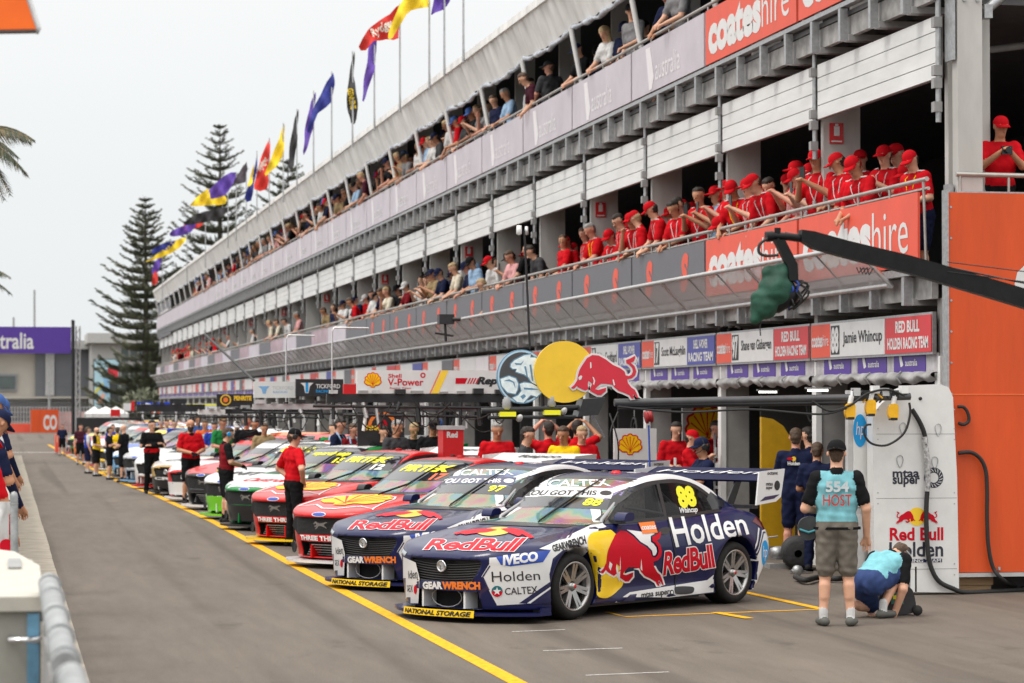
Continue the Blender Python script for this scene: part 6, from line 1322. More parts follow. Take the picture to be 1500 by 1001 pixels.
def spectator(u, level, posen, label, shirt='red', cap='red', hair=0, skin=None, back=0., dface=0., drop=0., pants=None, scale=None, phone=False, hairstyle=None, **kw):
    label = label.replace('lightblue', 'light blue').replace('darkred', 'dark red'); lb0 = label; n_ = USED.get(lb0, 0); USED[lb0] = n_ + 1
    if n_ and 'distant' not in lb0: label = lb0 + ', ' + ['', 'second', 'third', 'fourth', 'fifth', 'sixth', 'seventh'][min(n_, 6)] + ' such from the right'
    w = WB + (.33 if level == 'L' else .26) + back; s = float(at(u, 300, 0, w)[1]); z = (Z1 if level == 'L' else Z2) - drop - (.07 if level == 'L' else 0)
    if posen == 'rail' and rp.random() < .4: posen = 'deep'
    elif posen == 'low' and rp.random() < .65: posen = rp.choice(['aside', 'broad'])
    ps = BP[posen, 'cap' if cap else (hairstyle or 'short')] if (posen, 'cap' if cap else (hairstyle or 'short')) in BP else BP[posen, 'short']
    o = person(ps, (w, s, z), math.pi + dface, label, shirt, pants or rp.choice(['black', 'khaki', 'denim', 'charcoal', 'navy']), rp.choice([0, 1, 2, 0]) if skin is None else skin, hair, cap=cap, scale=scale or rp.uniform(1.02, 1.10), group=GL if level == 'L' else GU, **kw)
    o.rotation_euler = (rp.uniform(-.05, .10), rp.uniform(-.09, .09), o.rotation_euler[2] + rp.uniform(-.25, .25))
    if phone:
        b = MB(); b.box((-.04, .36, 1.38), (.04, .372, 1.53), PHONE); b.build('phone', o)
    if level == 'L' and u > 830 and shirt in ('red', 'lightblue', 'pink', 'white'):
        b = MB(); m = CL[['white', 'yellow', 'pink', 'white'][int(u) % 4]]
        for q in (-1, 1): b.tube([ps.up((q * .065, -.02, 1.50)), ps.up((q * .085, .085, 1.42)), ps.up((q * .05, .118, 1.25)), ps.up((0, .125, 1.14))], .008, m, 5)
        b.tube([ps.up((0, .128, 1.14)), ps.up((0, .13, 1.05))], .03, CL['white'], 4); b.build('lanyard', o)
        b = MB()
        for q in (-1, 1):
            b.tube([ps.up((q * .10, .03, 1.505)), ps.up((q * .19, -.005, 1.492)), ps.up((q * .245, .02, 1.40))], .011, CL['white'], 5)
        b.build('shoulder_stripe', o)
    return o
# the red-capped guests nearest the corner, one by one (photo x of the head)
RG = [(1345, 'low', 'red', 'red', 'capped guest in red with white sleeve lettering, closest to the corner column', 0, .5, .0), (1333, 'low', 'red', 'red', 'capped guest in red half hidden behind the one closest to the corner column', 1, .6, .55),
      (1283, 'rail', 'red', 'red', 'red capped guest with a yellow lanyard leaning on the rail beside a grey bag', 1, .35, .05), (1258, 'rail', 'red', 'red', 'red capped guest with forearms over the rail beside the yellow lanyard', 1, .3, .15), (1232, 'low', 'red', 'red', 'red capped guest in sunglasses and a purple lanyard at the fire sign pier', 0, .2, .1),
      (1208, 'phone', 'red', 'red', 'red capped guest holding a dark tablet over the rail', 2, .4, .05), (1196, 'phone', 'lightblue', 'red', 'guest in a pale blue shirt and red cap behind the tablet', 1, .3, .35), (1178, 'low', 'pink', 'red', 'guest in a pale pink shirt and red cap', 0, .3, .25), (1155, 'turned', 'lightblue', 'red', 'guest in a light blue shirt under a red cap behind the pink shirt', 0, .3, .55),
      (1132, 'rail', 'red', None, 'bareheaded dark haired guest in red between the red caps', 0, .4, .2), (1112, 'phone', 'red', 'red', 'red capped guest raising both hands with a phone', 1, .3, .05), (1107, 'turned', 'red', 'red', 'blond guest under a red cap standing behind the others', 2, .3, .6),
      (1070, 'low', 'white', 'red', 'guest in a white shirt and red cap at the second pier', 0, .3, .45), (1073, 'rail', 'black', 'red', 'child in a red cap and black shirt low at the rail', 0, .2, .0), (1052, 'phone', 'lightblue', 'red', 'red capped guest in light blue filming with a phone', 0, .2, .2), (1036, 'phone', 'red', None, 'bareheaded guest in red holding a camera to the face', 0, .3, .1),
      (1018, 'low', 'red', None, 'guest in red with dark sunglasses looking at a phone', 0, .3, .25), (1003, 'rail', 'red', None, 'dark haired guest in red leaning on the rail by the third pier', 0, .3, .05), (997, 'low', 'red', 'red', 'red capped guest behind the dark haired one at the third pier', 1, .2, .5), (985, 'low', 'red', None, 'grey haired guest in red behind the third pier rail', 3, .3, .6), (970, 'low', 'red', None, 'guest in red with tinted glasses at the third pier', 1, .2, .3),
      (943, 'chin', 'red', 'red', 'guest in red resting chin on hand, sunglasses on a red cap', 2, .2, .05), (922, 'low', 'red', None, 'guest in red with dark sunglasses and short dark hair', 0, .2, .15), (900, 'rail', 'red', 'red', 'red capped bearded guest with head bowed', 1, .2, .2), (884, 'turned', 'red', 'red', 'red capped guest standing behind the bald one', 1, .2, .6), (877, 'rail', 'red', None, 'balding guest in red looking down over the rail', 3, .2, .1), (862, 'low', 'red', None, 'tall balding guest in red with a receding hairline', 1, .2, .4), (852, 'rail', 'red', 'red', 'red capped guest low behind the tall balding one', 0, .2, .5), (845, 'low', 'red', 'red', 'red capped guest with a bowed head, left end of the red group', 0, .2, .75),
      (829, 'turned', 'red', None, 'man in a plain red shirt with both hands on the rail', 1, .3, .1), (816, 'phone', 'black', None, 'bearded guest in black holding a drink behind the plain red shirt', 1, .2, .55), (808, 'rail', 'charcoal', None, 'guest in charcoal at the rail beside the plain red shirt', 0, .2, .15),
      (774, 'turned', 'black', None, 'dark haired man in a black shirt looking away at the microphone pole', 0, -.6, .15), (769, 'phone', 'black', 'red', 'red capped guest behind the black shirt at the microphone pole', 1, .2, .6), (756, 'rail', 'pink', None, 'guest in pale pink leaning far over the rail', 1, .2, .05), (748, 'phone', 'white', 'charcoal', 'guest in white with a grey cap beside the pale pink one', 1, .2, .3), (735, 'rail', 'white', 'red', 'guest in a white shirt and red cap turned to the left', 0, .3, .15), (728, 'rail', 'cream', None, 'pale haired child with head on the rail', 2, .1, .0),
      (721, 'turned', 'lightblue', None, 'bald guest in light blue near the left red cap', 1, .2, .3), (713, 'low', 'navy', 'lightblue', 'guest with a pale patterned cap behind the bald one', 1, .2, .6), (697, 'rail', 'navy', 'navy', 'guest in navy with a navy cap leaning on folded arms', 1, .2, .1), (690, 'low', 'navy', 'white', 'big guest in navy under a white fronted cap', 1, .2, .4), (679, 'rail', 'cream', None, 'fair haired guest in cream at the rail', 2, .2, .05), (668, 'low', 'navy', 'navy', 'guest in navy beside the fair haired one', 0, .2, .3), (657, 'rail', 'navy', 'navy', 'short guest in navy and a dark cap', 1, .2, .1), (648, 'low', 'navy', 'white', 'guest in navy with a white cap at the remote camera', 1, .2, .45), (637, 'phone', 'black', 'black', 'guest in black photographing beside the remote camera', 0, .2, .1), (627, 'turned', 'charcoal', None, 'guest in charcoal at the left of the navy group', 0, .2, .2),
      (598, 'rail', 'darkred', 'white', 'guest in a dark red jacket and pale cap leaning out', 1, .2, .1), (589, 'rail', 'black', 'black', 'guest in black under the dark red jacket', 0, .2, .4), (574, 'chin', 'cream', None, 'guest in cream sunglasses with hand at the face', 2, .2, .1), (563, 'low', 'white', 'black', 'guest in white and a black cap', 0, .2, .3), (552, 'rail', 'white', None, 'dark haired guest in white beside the cream one', 0, .2, .1), (545, 'low', 'red', 'white', 'guest in red and white with a white cap', 1, .2, .4), (534, 'rail', 'red', None, 'bareheaded guest in red left of the white shirts', 1, .2, .1), (522, 'low', 'white', 'navy', 'guest in white with a navy cap', 1, .2, .2), (513, 'rail', 'lightblue', None, 'guest in pale blue next to the navy cap', 0, .2, .4), (492, 'turned', 'navy', None, 'tall man in a navy waistcoat and white shirt standing at the rail', 1, .2, .15), (486, 'rail', 'khaki', None, 'guest in khaki beside the tall navy man', 1, .2, .1),
      (443, 'rail', 'pink', None, 'grey haired guest in pale pink far along the lower balcony', 3, .2, .1), (435, 'rail', 'white', None, 'guest in white beside the distant pink one', 0, .2, .2), (414, 'rail', 'cream', None, 'lone guest in cream with arms over the rail at the far white pipe frame', 1, .2, .05)]
for u, ps, sh, cp, lb, hr, df, bk in RG: spectator(u, 'L', ps, lb, sh, cp, hr, back=bk, dface=df, drop=.45 if 'child' in lb else (.18 if 'low ' in lb or 'bowed' in lb else (.13 if 'corner column' in lb else 0)), phone=ps == 'phone', scale=.96 if 'closest to the corner' in lb else None)
o = person(BP['phone', 'cap'], (FY(1463, 200, 29.0)[0], 29.0, Z1 + .02), R(-98), 'red capped man photographing from the end balcony above the orange wall', 'red', 'black', 1, 0, cap='red', group=GL)
b = MB(); b.box((-.06, .33, 1.30), (.06, .42, 1.40), PHONE); b.tube([(.0, .40, 1.35), (.0, .48, 1.35)], .035, PHONE, 12); b.build('camera', o)
for u, bk, lb in ((1318, .75, 'red capped guest at the back between the corner pair and the yellow lanyard'), (1300, .5, 'red capped guest squeezed between the corner pair and the yellow lanyard'), (1270, .6, 'red capped guest behind the yellow lanyard'), (1246, .6, 'red capped guest in the second row above the wristwatch'), (1220, .65, 'red capped guest in the second row at the fire sign pier'), (1186, .6, 'red capped guest standing back between the tablet and the pink shirt'), (1166, .15, 'red capped guest beside the pale pink shirt'), (1144, .15, 'red capped guest bent forward between light blue and the bareheaded one'), (1122, .5, 'red capped guest behind the raised hands'), (1093, .1, 'red capped guest with arms over the rail left of the raised hands'), (1085, .55, 'red capped guest behind the one left of the raised hands'), (1062, .1, 'red capped guest beside the child'), (1027, .5, 'red capped guest behind the camera holder'), (1012, .6, 'red capped guest behind the dark sunglasses'), (978, .1, 'red capped guest leaning over at the third pier'), (958, .35, 'red capped guest beside the tinted glasses'), (950, .1, 'red capped guest next to the chin resting one'), (932, .5, 'red capped guest behind the chin resting one'), (911, .45, 'red capped guest between the bearded cap and the sunglasses'), (893, .6, 'red capped guest behind the bearded one'), (869, .6, 'red capped guest behind the balding pair'), (838, .3, 'red capped guest at the gap left of the red group'),
                    (763, .4, 'dark capped guest behind the pale pink one'), (742, .5, 'grey haired guest behind the white and grey cap'), (706, .1, 'guest in navy with arms over the rail next to the bald one'), (684, .6, 'guest in navy behind the big white fronted cap'), (673, .55, 'guest in navy behind the fair haired one'), (662, .5, 'second row guest in navy beside the short one'), (643, .05, 'guest in navy leaning out at the remote camera'), (620, .3, 'guest in navy left of the charcoal one'), (606, .5, 'guest behind the dark red jacket'), (580, .45, 'guest behind the cream sunglasses'), (568, .1, 'guest with arms over the rail beside the cream sunglasses'), (557, .5, 'guest in the second row behind the white shirts'), (539, .55, 'guest in the second row behind the red and white one'), (528, .1, 'guest with arms over the rail between red and white'), (507, .1, 'guest leaning on the rail at the end of the white shirts'), (500, .5, 'guest behind the end of the white shirts')):
    rd = u > 830; spectator(u, 'L', rp.choice(['rail', 'low', 'rail_look', 'phone', 'rail']) if bk < .3 else rp.choice(['low', 'turned', 'phone']), lb, 'red' if rd else rp.choice(['navy', 'navy', 'charcoal', 'white', 'lightblue', 'khaki']), 'red' if rd else (rp.choice(['navy', 'black', None]) if 'capped' not in lb else 'charcoal'), 3 if 'grey haired' in lb else rp.randrange(3), back=bk, dface=rp.uniform(-.1, .5))
COLS = ['red', 'white', 'navy', 'black', 'charcoal', 'lightblue', 'khaki', 'cream', 'darkred', 'blue', 'grey', 'pink']
for i in range(34):
    u = 406 - 150 * (i / 34) ** .8 + rp.uniform(-2, 2)
    if 320 < u < 400 and i % 3: continue
    sh = rp.choice(COLS if u > 285 else ['red', 'red', 'red', 'white', 'darkred']); spectator(u, 'L', rp.choice(['rail', 'low', 'rail_look', 'phone']), 'small distant %s shirted figure at the far end of the lower balcony' % sh, sh, rp.choice([None, 'red', 'navy', None]) if u > 285 else 'red', rp.randrange(4), back=rp.uniform(0, .5))
UG = [(1000, 'rail', 'grey', None, 'upper balcony guest in grey with folded arms at the red banners', 1, .3, .0), (985, 'rail', 'navy', None, 'guest in a navy patterned shirt leaning over the upper rail', 0, .3, .1), (955, 'low', 'black', 'black', 'guest in black under the upper canvas beside the grey shirt', 1, .2, .6), (938, 'turned', 'grey', 'black', 'man in a grey shirt and black cap at the upper rail', 1, .5, .1), (914, 'low', 'navy', 'navy', 'guest in a navy shirt and blue cap beside the woman with long fair hair', 1, .6, .1), (895, 'rail', 'white', None, 'woman with long fair hair and sunglasses in a white shirt', 2, .5, .1), (875, 'low', 'navy', 'black', 'guest in dark navy and a black cap beside the long fair hair', 1, .4, .4), (858, 'rail', 'black', 'navy', 'guest in black and a blue cap at the white canvas post', 1, .4, .05), (808, 'turned', 'charcoal', 'charcoal', 'big man in charcoal turned away at the upper rail', 1, -1.2, .1), (797, 'rail', 'maroon', None, 'guest in dark red bending over the upper rail', 1, .2, .05), (785, 'low', 'white', None, 'dark haired guest in white behind the dark red one', 0, .2, .3),
      (753, 'rail', 'lightblue', None, 'grey haired guest in pale blue leaning on the upper rail', 3, .2, .1), (738, 'low', 'navy', None, 'guest in a navy and white shirt beside the pale blue one', 1, .3, .1)]
for u, ps, sh, cp, lb, hr, df, bk in UG: spectator(u, 'U', ps, lb, sh, cp, hr, back=bk, dface=df, hairstyle='long' if 'woman' in lb else None)
u = 716.; i = 0
while u > 288:          # the packed upper balcony, two deep, thinning to a few pixels each at the far end
    n = 2 if u > 420 else 1
    for q in range(n):
        sh = rp.choice(['black', 'charcoal', 'navy', 'black', 'maroon', 'khaki', 'white', 'grey', 'red', 'lightblue', 'green' if 520 < u < 530 else 'pink']); cp = rp.choice([None, None, None, 'navy', 'black', 'red', 'blue'])
        big = u > 520
        lb = ('%s shirted upper balcony spectator, %s, %s row' % (sh, '%s cap' % cp if cp else 'no cap', 'front' if q == 0 else 'second')) if big else 'small distant %s shirted figure packed along the upper balcony' % sh
        spectator(u + rp.uniform(-2, 2), 'U', rp.choice(['rail', 'rail_look', 'phone', 'low', 'chin', 'rail']), lb, sh, cp, rp.randrange(4), back=.02 + .42 * q + rp.uniform(0, .15), drop=-.12 * q, dface=rp.uniform(-.3, .4), skin=rp.choice([0, 1, 2, 3]))
    u -= max(3.5, (u - 8) / 80.) * rp.uniform(.8, 1.2); i += 1
# ------------------------------------------------------------------ crew on the ground
ST = lambda a=.12: {'R': ((.11, .02, .50), (.13, -.01, .09), a), 'L': ((-.11, .02, .50), (-.13, -.01, .09), -a)}
A_cross = dict(R=((.27, .06, 1.16), (-.10, .20, 1.22), 'relax'), L=((-.27, .06, 1.16), (.08, .23, 1.18), 'relax'))
A_hips = dict(R=((.40, -.06, 1.18), (.20, .06, 1.0), 'fist'), L=((-.40, -.06, 1.18), (-.20, .06, 1.0), 'fist'))
A_front = dict(R=((.27, .03, 1.14), (.07, .26, 1.08), 'hold'), L=((-.27, .03, 1.14), (-.03, .28, 1.06), 'hold'))
A_down = dict(R=((.26, -.03, 1.13), (.27, .06, .88), 'relax'), L=((-.26, -.03, 1.13), (-.27, .06, .88), 'relax'))
A_host = dict(R=((.28, -.03, 1.13), (.29, .05, .87), 'relax'), L=((-.30, .0, 1.13), (-.14, .21, 1.10), 'hold'))
A_up = dict(R=((.34, .08, 1.52), (.14, .12, 1.72), 'hold'), L=((-.34, .08, 1.52), (-.12, .12, 1.74), 'hold'))
CP = dict(cross=make_pose('cross', arms=A_cross, legs=ST(), fingers=True, h=.011, head=(.15, .1), shorts=False), cross_s=make_pose('cross_s', arms=A_cross, legs=ST(), h=.013, head=(.2, .15)), hips=make_pose('hips', arms=A_hips, legs=ST(), fingers=True, h=.010, shorts=False, hair='cap', head=(-.35, .12)),
          front=make_pose('front', arms=A_front, legs=ST(), fingers=True, glove=True, h=.010, hair='beard', head=(-.3, .12), fat=1.08), front_h=make_pose('front_h', arms=A_front, legs=ST(), fingers=True, glove=True, h=.010, head=(.0, .35), fat=1.1), down=make_pose('down', arms=A_down, legs=ST(), h=.013, head=(.2, .1)), phone=make_pose('ph', arms=A_phone, legs=ST(), h=.012, hair='cap', head=(0, .2), fingers=True),
          host=make_pose('host', arms=A_host, legs=ST(.25), fingers=True, h=.0085, hair='cap', head=(-.1, .15), fat=1.12, cap='back'), up=make_pose('up', arms=A_up, legs=ST(), h=.013, head=(0, -.1), shorts=False), low=make_pose('low2', arms=A_low, legs=ST(), h=.013, head=(.1, .3), shorts=False))
def standing(pose, foot, face, label, z=0., top=None, **kw):
    p = G(*foot); 
    if top is not None:
        dpt = (p - _C) @ _fw; hgt = (foot[1] - top) * dpt / FPX; kw['scale'] = hgt / 1.79
    return person(CP[pose], (p[0], p[1], z), R(face), label, group=kw.pop('group', 'pit crew standing along the yellow line'), **kw)
def headset(o, hd, m, mic=True, cy=-.005):
    b = MB(); P = [hd((.098 * math.cos(t), cy, 1.68 + .115 * math.sin(t))) for t in np.linspace(.1, 3.04, 11)]; b.tube(P, .008, BLACK, 5)
    for q in (-1, 1): a, c = Vector(hd((q * .078, cy, 1.665))), Vector(hd((q * .115, cy, 1.665))); b.tube([a, a + (c - a) * .8, c], [.036, .042, .030], m, 14)
    if mic: b.tube([hd((-.10, .0, 1.65)), hd((-.09, .08, 1.61)), hd((-.03, .125, 1.60))], .005, BLACK, 5)
    return b.build('headset', o)
def badge(o, items):
    b = MB()
    for sh, m, fr in items: b.flat(sh, m, fr)
    return b.build('shirt_lettering', o)
DN = -90 # facing the photographer
o = standing('hips', (430, 801), 20, 'crewman in a red polo and long black trousers seen from behind, hands on hips', top=628, shirt='red', pants='black', skin=0, hair=1, cap='black'); headset(o, CP['hips'].hd, BLACK)
o = standing('front_h', (331, 766), 8, 'crewman in a black and red shirt wearing a bright blue headset', top=626, shirt='darkred', sleeve='black', pants='black', skin=0, hair=1, trim='black', sock='black'); headset(o, CP['front_h'].hd, I_SKY)
b = MB(); b.box((-.08, -.16, .94), (.08, -.11, 1.04), BLACK); b.box((-.05, -.165, .96), (.05, -.162, 1.0), I_YEL); b.build('belt_pouch', o)
standing('front', (279, 739), -75, 'bald bearded crewman in a red shirt and black gloves', top=614, shirt='red', pants='black', skin=1, hair=0, trim='black', sock='black')
o = standing('cross', (222, 723), -80, 'crewman in a black shirt with a red band and long black trousers, arms folded', top=616, shirt='black', pants='black', skin=0, hair=0, forearm='black', sleeve='black', trim='black')
b = MB(); P = []
for i in range(25):
    t = 2 * math.pi * i / 24; P += [(.205 * math.cos(t), .012 + .128 * math.sin(t), 1.0), (.205 * math.cos(t), .012 + .128 * math.sin(t), 1.10)]
b.add(P, [(2 * i, 2 * i + 2, 2 * i + 3, 2 * i + 1) for i in range(24)], CL['red'], True); b.build('red_band', o)
standing('front', (181, 707), 150, 'crewman in black seen from behind, second to the left of the red banded shirt', top=622, shirt='black', pants='black', skin=0, hair=1, sock='black')
standing('cross_s', (160, 703), -10, 'crewman in a black polo with folded arms facing the cars', top=626, shirt='black', pants='black', skin=0, hair=0)
standing('down', (172, 697), 60, 'crewman in a yellow and black shirt mostly hidden between two black shirts', top=626, shirt='yellow', sleeve='black', pants='black', skin=0, hair=1)
standing('front', (141, 698), -20, 'crewman in a bright yellow shirt with black sleeves', top=626, shirt='yellow', sleeve='black', pants='black', skin=0, hair=0, forearm=None, trim='black')
standing('down', (128, 694), 10, 'crewman in a blue and white shirt beside the bright yellow one', top=626, shirt='royal', sleeve='white', pants='navy', skin=0, hair=1)
standing('down', (118, 681), -80, 'crewman in a dark maroon shirt and black shorts', top=622, shirt='maroon', pants='black', skin=2, hair=0)
standing('down', (91, 668), -90, 'farthest crewman, in navy, alone by the red barrier blocks', top=622, shirt='navy', pants='black', skin=2, hair=0)
standing('down', (165, 690), -90, 'crewman in royal blue behind the folded arms', top=622, shirt='royal', pants='black', skin=2, hair=0)
# the two hosts in pale blue bibs
ph = CP['host']; o = standing('host', (1226, 917), 75, 'host in a pale blue bib and grey shorts standing with his back turned', top=645, shirt='teal', sleeve='black', trim='black', pants='shortsgrey', skin=0, hair=1, cap='black', sock='white', shoe=M('shoe_grey', (.10, .10, .09), .7), group='hosts in pale blue bibs')
b = MB()
def backtext(s, w, h, z, m, dy=-.150, bold=.03):
    V2, F2 = text(s, w, h, bold); Vb = [(u, dy + .22 * u * u * 1.6, z + v) for u, v in V2]; b.add(Vb, F2, m)
backtext('HOST', .27, .105, 1.215, M('print_red', srgb(196, 52, 44), .7), -.148, .01); backtext('554', .21, .095, 1.345, M('print_grey_white', (.56, .62, .64), .7), -.146, .04); b.build('bib_lettering', o)
b = MB(); P = []
for i in range(25):
    t = 2 * math.pi * i / 24; P += [(.232 * math.cos(t), .010 + .158 * math.sin(t), .93), (.232 * math.cos(t), .010 + .158 * math.sin(t), .955)]
b.add(P, [(2 * i, 2 * i + 2, 2 * i + 3, 2 * i + 1) for i in range(24)], CL['black'], True); b.build('bib_hem', o)
b = MB(); b.prism(spline([(-.10, .02), (-.06, .10), (.05, .12), (.10, .04), (.07, -.08), (-.05, -.10)], 4), -.07, .07, M('bag_black', (.025, .028, .03), .7, var=.3), ((-.27, .04, .93), (1, 0, 0), (0, 0, 1), (0, -1, 0))); b.tube([(-.36, -.035, .93), (-.27, -.04, .90), (-.18, -.035, .93)], .012, M('bag_teal', srgb(60, 140, 150), .6), 6); b.build('waist_bag', o)
# crouching host bent over the generator
KN = dict(R=((.12, .32, .52), (.11, .05, .09), .1), L=((-.13, .22, .12), (-.15, -.22, .10), (0., -.25, -.75)))
kp = make_pose('crouch', arms=dict(R=((.24, .20, 1.18), (.14, .44, 1.05), 'hold'), L=((-.24, .24, 1.18), (-.10, .48, 1.02), 'hold')), lean=1.12, head=(.3, .55), legs=dict(R=((.13, .36, .46), (.12, .06, .09), .1), L=((-.13, .26, .10), (-.15, -.14, .11), (0., -.3, -.7))), hips=(0, -.06, .36), fingers=True, h=.009, hair='short', fat=1.05)
p = G(1272, 905); o = person(kp, (p[0], p[1] - .05, .0), R(40), 'crouching host in a pale blue bib bent over a small generator', 'teal', 'denim', 0, 1, sleeve='black', trim='black', shoe=M('shoe_grey'), group='hosts in pale blue bibs')
g0 = G(1322, 903); b = MB(); x, y = g0[0], g0[1] + .2; BAGK = M('generator_black', (.03, .03, .032), .5, var=.2)
gen = empty('generator', (x, y, 0), R(-10), 'small black generator with a green control panel on the ground before the crouching host', 'generator')
b.prism(spline([(-.17, .03), (-.18, .22), (-.10, .30), (.10, .30), (.17, .22), (.16, .03)], 4), -.11, .11, BAGK, ((0, 0, 0), (1, 0, 0), (0, 0, 1), (0, -1, 0))); b.build('housing', gen)
b = MB(); b.box((-.07, -.125, .12), (.06, -.112, .24), M('panel_green', srgb(60, 120, 110), .5)); b.box((-.05, -.13, .17), (.03, -.126, .21), I_NEON); b.build('control_panel', gen)
b = MB(); b.tube([(.14, 0, .24), (.15, 0, .62), (.11, 0, .66)], .012, STEEL, 6); b.tube([(.20, -.05, .24), (.20, -.05, .5)], .01, BLACK, 6); b.build('pull_handle', gen)
b = MB()
for q in (-.14, .2): b.lathe([(0, .025), (.05, .025), (.055, 0), (.05, -.025), (0, -.025)], RUBBER, 14, Matrix.Translation((q, -.13, .055)) @ Matrix.Rotation(R(90), 4, 'X'))
b.build('wheel', gen)
# crew in the garage mouths, seen over the cars: photo x of the head, lane depth, pose and clothes
CRW = [(728, 629, 40.6, 'low', -95, 'red', 'black', 3, None, 'older grey haired crewman in red and black behind the red car wings'), (770, 638, 38.5, 'low', -20, 'charcoal', 'black', 0, None, 'dark haired man in charcoal facing right behind the wings'), (803, 626, 41., 'up', 95, 'red', 'black', 0, None, 'red shirted mechanic with raised arms seen from behind'), (826, 637, 38.8, 'low', -130, 'yellow', 'black', 1, None, 'man in a yellow shirt laughing beside the red mechanic'), (852, 636, 40.2, 'low', -95, 'red', 'black', 2, None, 'fair haired red shirted mechanic next to the yellow shirt'),
       (846, 627, 43., 'up', 60, 'red', 'black', 0, None, 'red shirted mechanic reaching up behind the fair haired one'), (1012, 642, 38.6, 'phone', -30, 'red', 'black', 0, 'red', 'red capped crewman taking a picture with a phone in the garage mouth'), (1030, 655, 32.6, 'phone', 185, 'navy', 'navy', 0, 'navy', 'crewman in navy with a cap and headset holding a phone'), (1047, 626, 42.4, 'low', -60, 'red', 'black', 0, None, 'dark haired crewman in red and white before the huge yellow shell'), (990, 630, 41., 'low', -90, 'red', 'black', 0, None, 'dim crewman in red deep in the shell garage'),
       (1166, 642, 34., 'cross_s', 60, 'navy', 'navy', 1, None, 'crewman in navy shorts with a back logo beside the yellow panel'), (1186, 640, 34.8, 'cross_s', 100, 'navy', 'navy', 0, None, 'crewman in navy behind the one with the back logo'), (1197, 672, 32.6, 'low', 60, 'navy', 'navy', 1, None, 'crewman in navy half hidden by the standing host'),
       (580, 625, 45.4, 'low', -60, 'charcoal', 'black', 3, None, 'grey haired man in charcoal by the black arch panel'), (562, 634, 46., 'low', -90, 'black', 'black', 0, None, 'crewman in black low in front of the black arch panel'), (606, 630, 47.4, 'low', -90, 'black', 'black', 2, None, 'crewman in black right of the arch panel'), (634, 623, 46.6, 'low', -90, 'black', 'black', 0, 'black', 'crewman in black with a cap near the red tool cabinet'), (643, 621, 48., 'low', -120, 'black', 'black', 0, 'blue', 'crewman in black with a blue headset near the red tool cabinet'), (496, 620, 50., 'low', -30, 'navy', 'black', 0, None, 'dark haired man with a pale blue collar in the middle garages'), (488, 628, 51.6, 'low', -90, 'green', 'black', 0, None, 'crewman in green beside the pale blue collar'), (516, 630, 50., 'low', -60, 'darkred', 'black', 1, None, 'crewman in dark red beside the pale blue collar'),
       (361, 618, 60., 'low', -95, 'black', 'black', 2, None, 'tall man in a black and red shirt among the distant crew'), (372, 622, 61., 'low', -60, 'black', 'black', 0, None, 'dark haired crewman beside the tall man in black and red'), (387, 628, 58., 'low', -90, 'khaki', 'black', 1, None, 'crewman in khaki among the distant crew'), (347, 624, 63., 'low', -90, 'white', 'black', 0, 'white', 'crewman in white among the distant crew'), (325, 620, 62., 'low', -60, 'green', 'black', 2, None, 'crewman in green among the distant crew'), (314, 625, 66., 'low', -90, 'royal', 'black', 0, None, 'crewman in royal blue among the distant crew'), (290, 615, 72., 'low', -90, 'blue', 'black', 1, None, 'crewman in blue near the distant white boom'), (255, 622, 80., 'low', -60, 'royal', 'black', 0, None, 'crewman in royal blue beside the distant white car'), (244, 622, 82., 'low', -90, 'darkred', 'black', 1, None, 'crewman in dark red beside the distant white car'), (236, 622, 84., 'low', -90, 'black', 'black', 0, None, 'crewman in black beside the distant white car'), (300, 622, 70., 'low', -90, 'orange', 'black', 1, None, 'crewman in orange among the distant crew')]
for u, v, s, ps, fc, sh, pn, hr, cp, lb in CRW:
    p = FY(u, v, s); dz = p[2] - 1.66; sc_ = max(.94, min(1.06, p[2] / 1.66))
    if ps == 'low': p = p - np.array([0, 0, 0])
    o = person(CP[ps], (p[0], p[1], 0), R(fc), lb, sh, pn, rp.choice([0, 1, 2]), hr, cap=cp, scale=sc_, group='crew around the garages')
    if 'back logo' in lb: 
        b = MB(); b.flat(xf(text('Holden', .16, .045, .04), 1, None), I_WHITE, ((0, -.135, 1.33), (1, 0, 0), (0, 0, 1), (0, -1, 0))); b.flat(disc(.03), I_YEL, ((0, -.133, 1.39), (1, 0, 0), (0, 0, 1), (0, -1, 0))); b.flat(xf(disc(.04), 1, .5, -.05, .0), I_RED, ((0, -.134, 1.39), (1, 0, 0), (0, 0, 1), (0, -1, 0))); b.build('shirt_lettering', o)
    if 'headset' in lb: headset(o, CP[ps].hd, I_SKY if 'blue' in lb else BLACK)
    if ps == 'phone': b = MB(); b.box((-.04, .39, 1.36), (.04, .40, 1.52), M('phone_white', (.6, .58, .55), .3)); b.build('phone', o)
    if 'collar' in lb:
        b = MB(); b.tube([(-.12, .09, 1.18), (-.10, .08, 1.40), (-.05, -.02, 1.53), (.05, -.02, 1.53), (.10, .08, 1.40), (.12, .09, 1.18)], .022, CL['lightblue'], 6); b.build('collar', o)
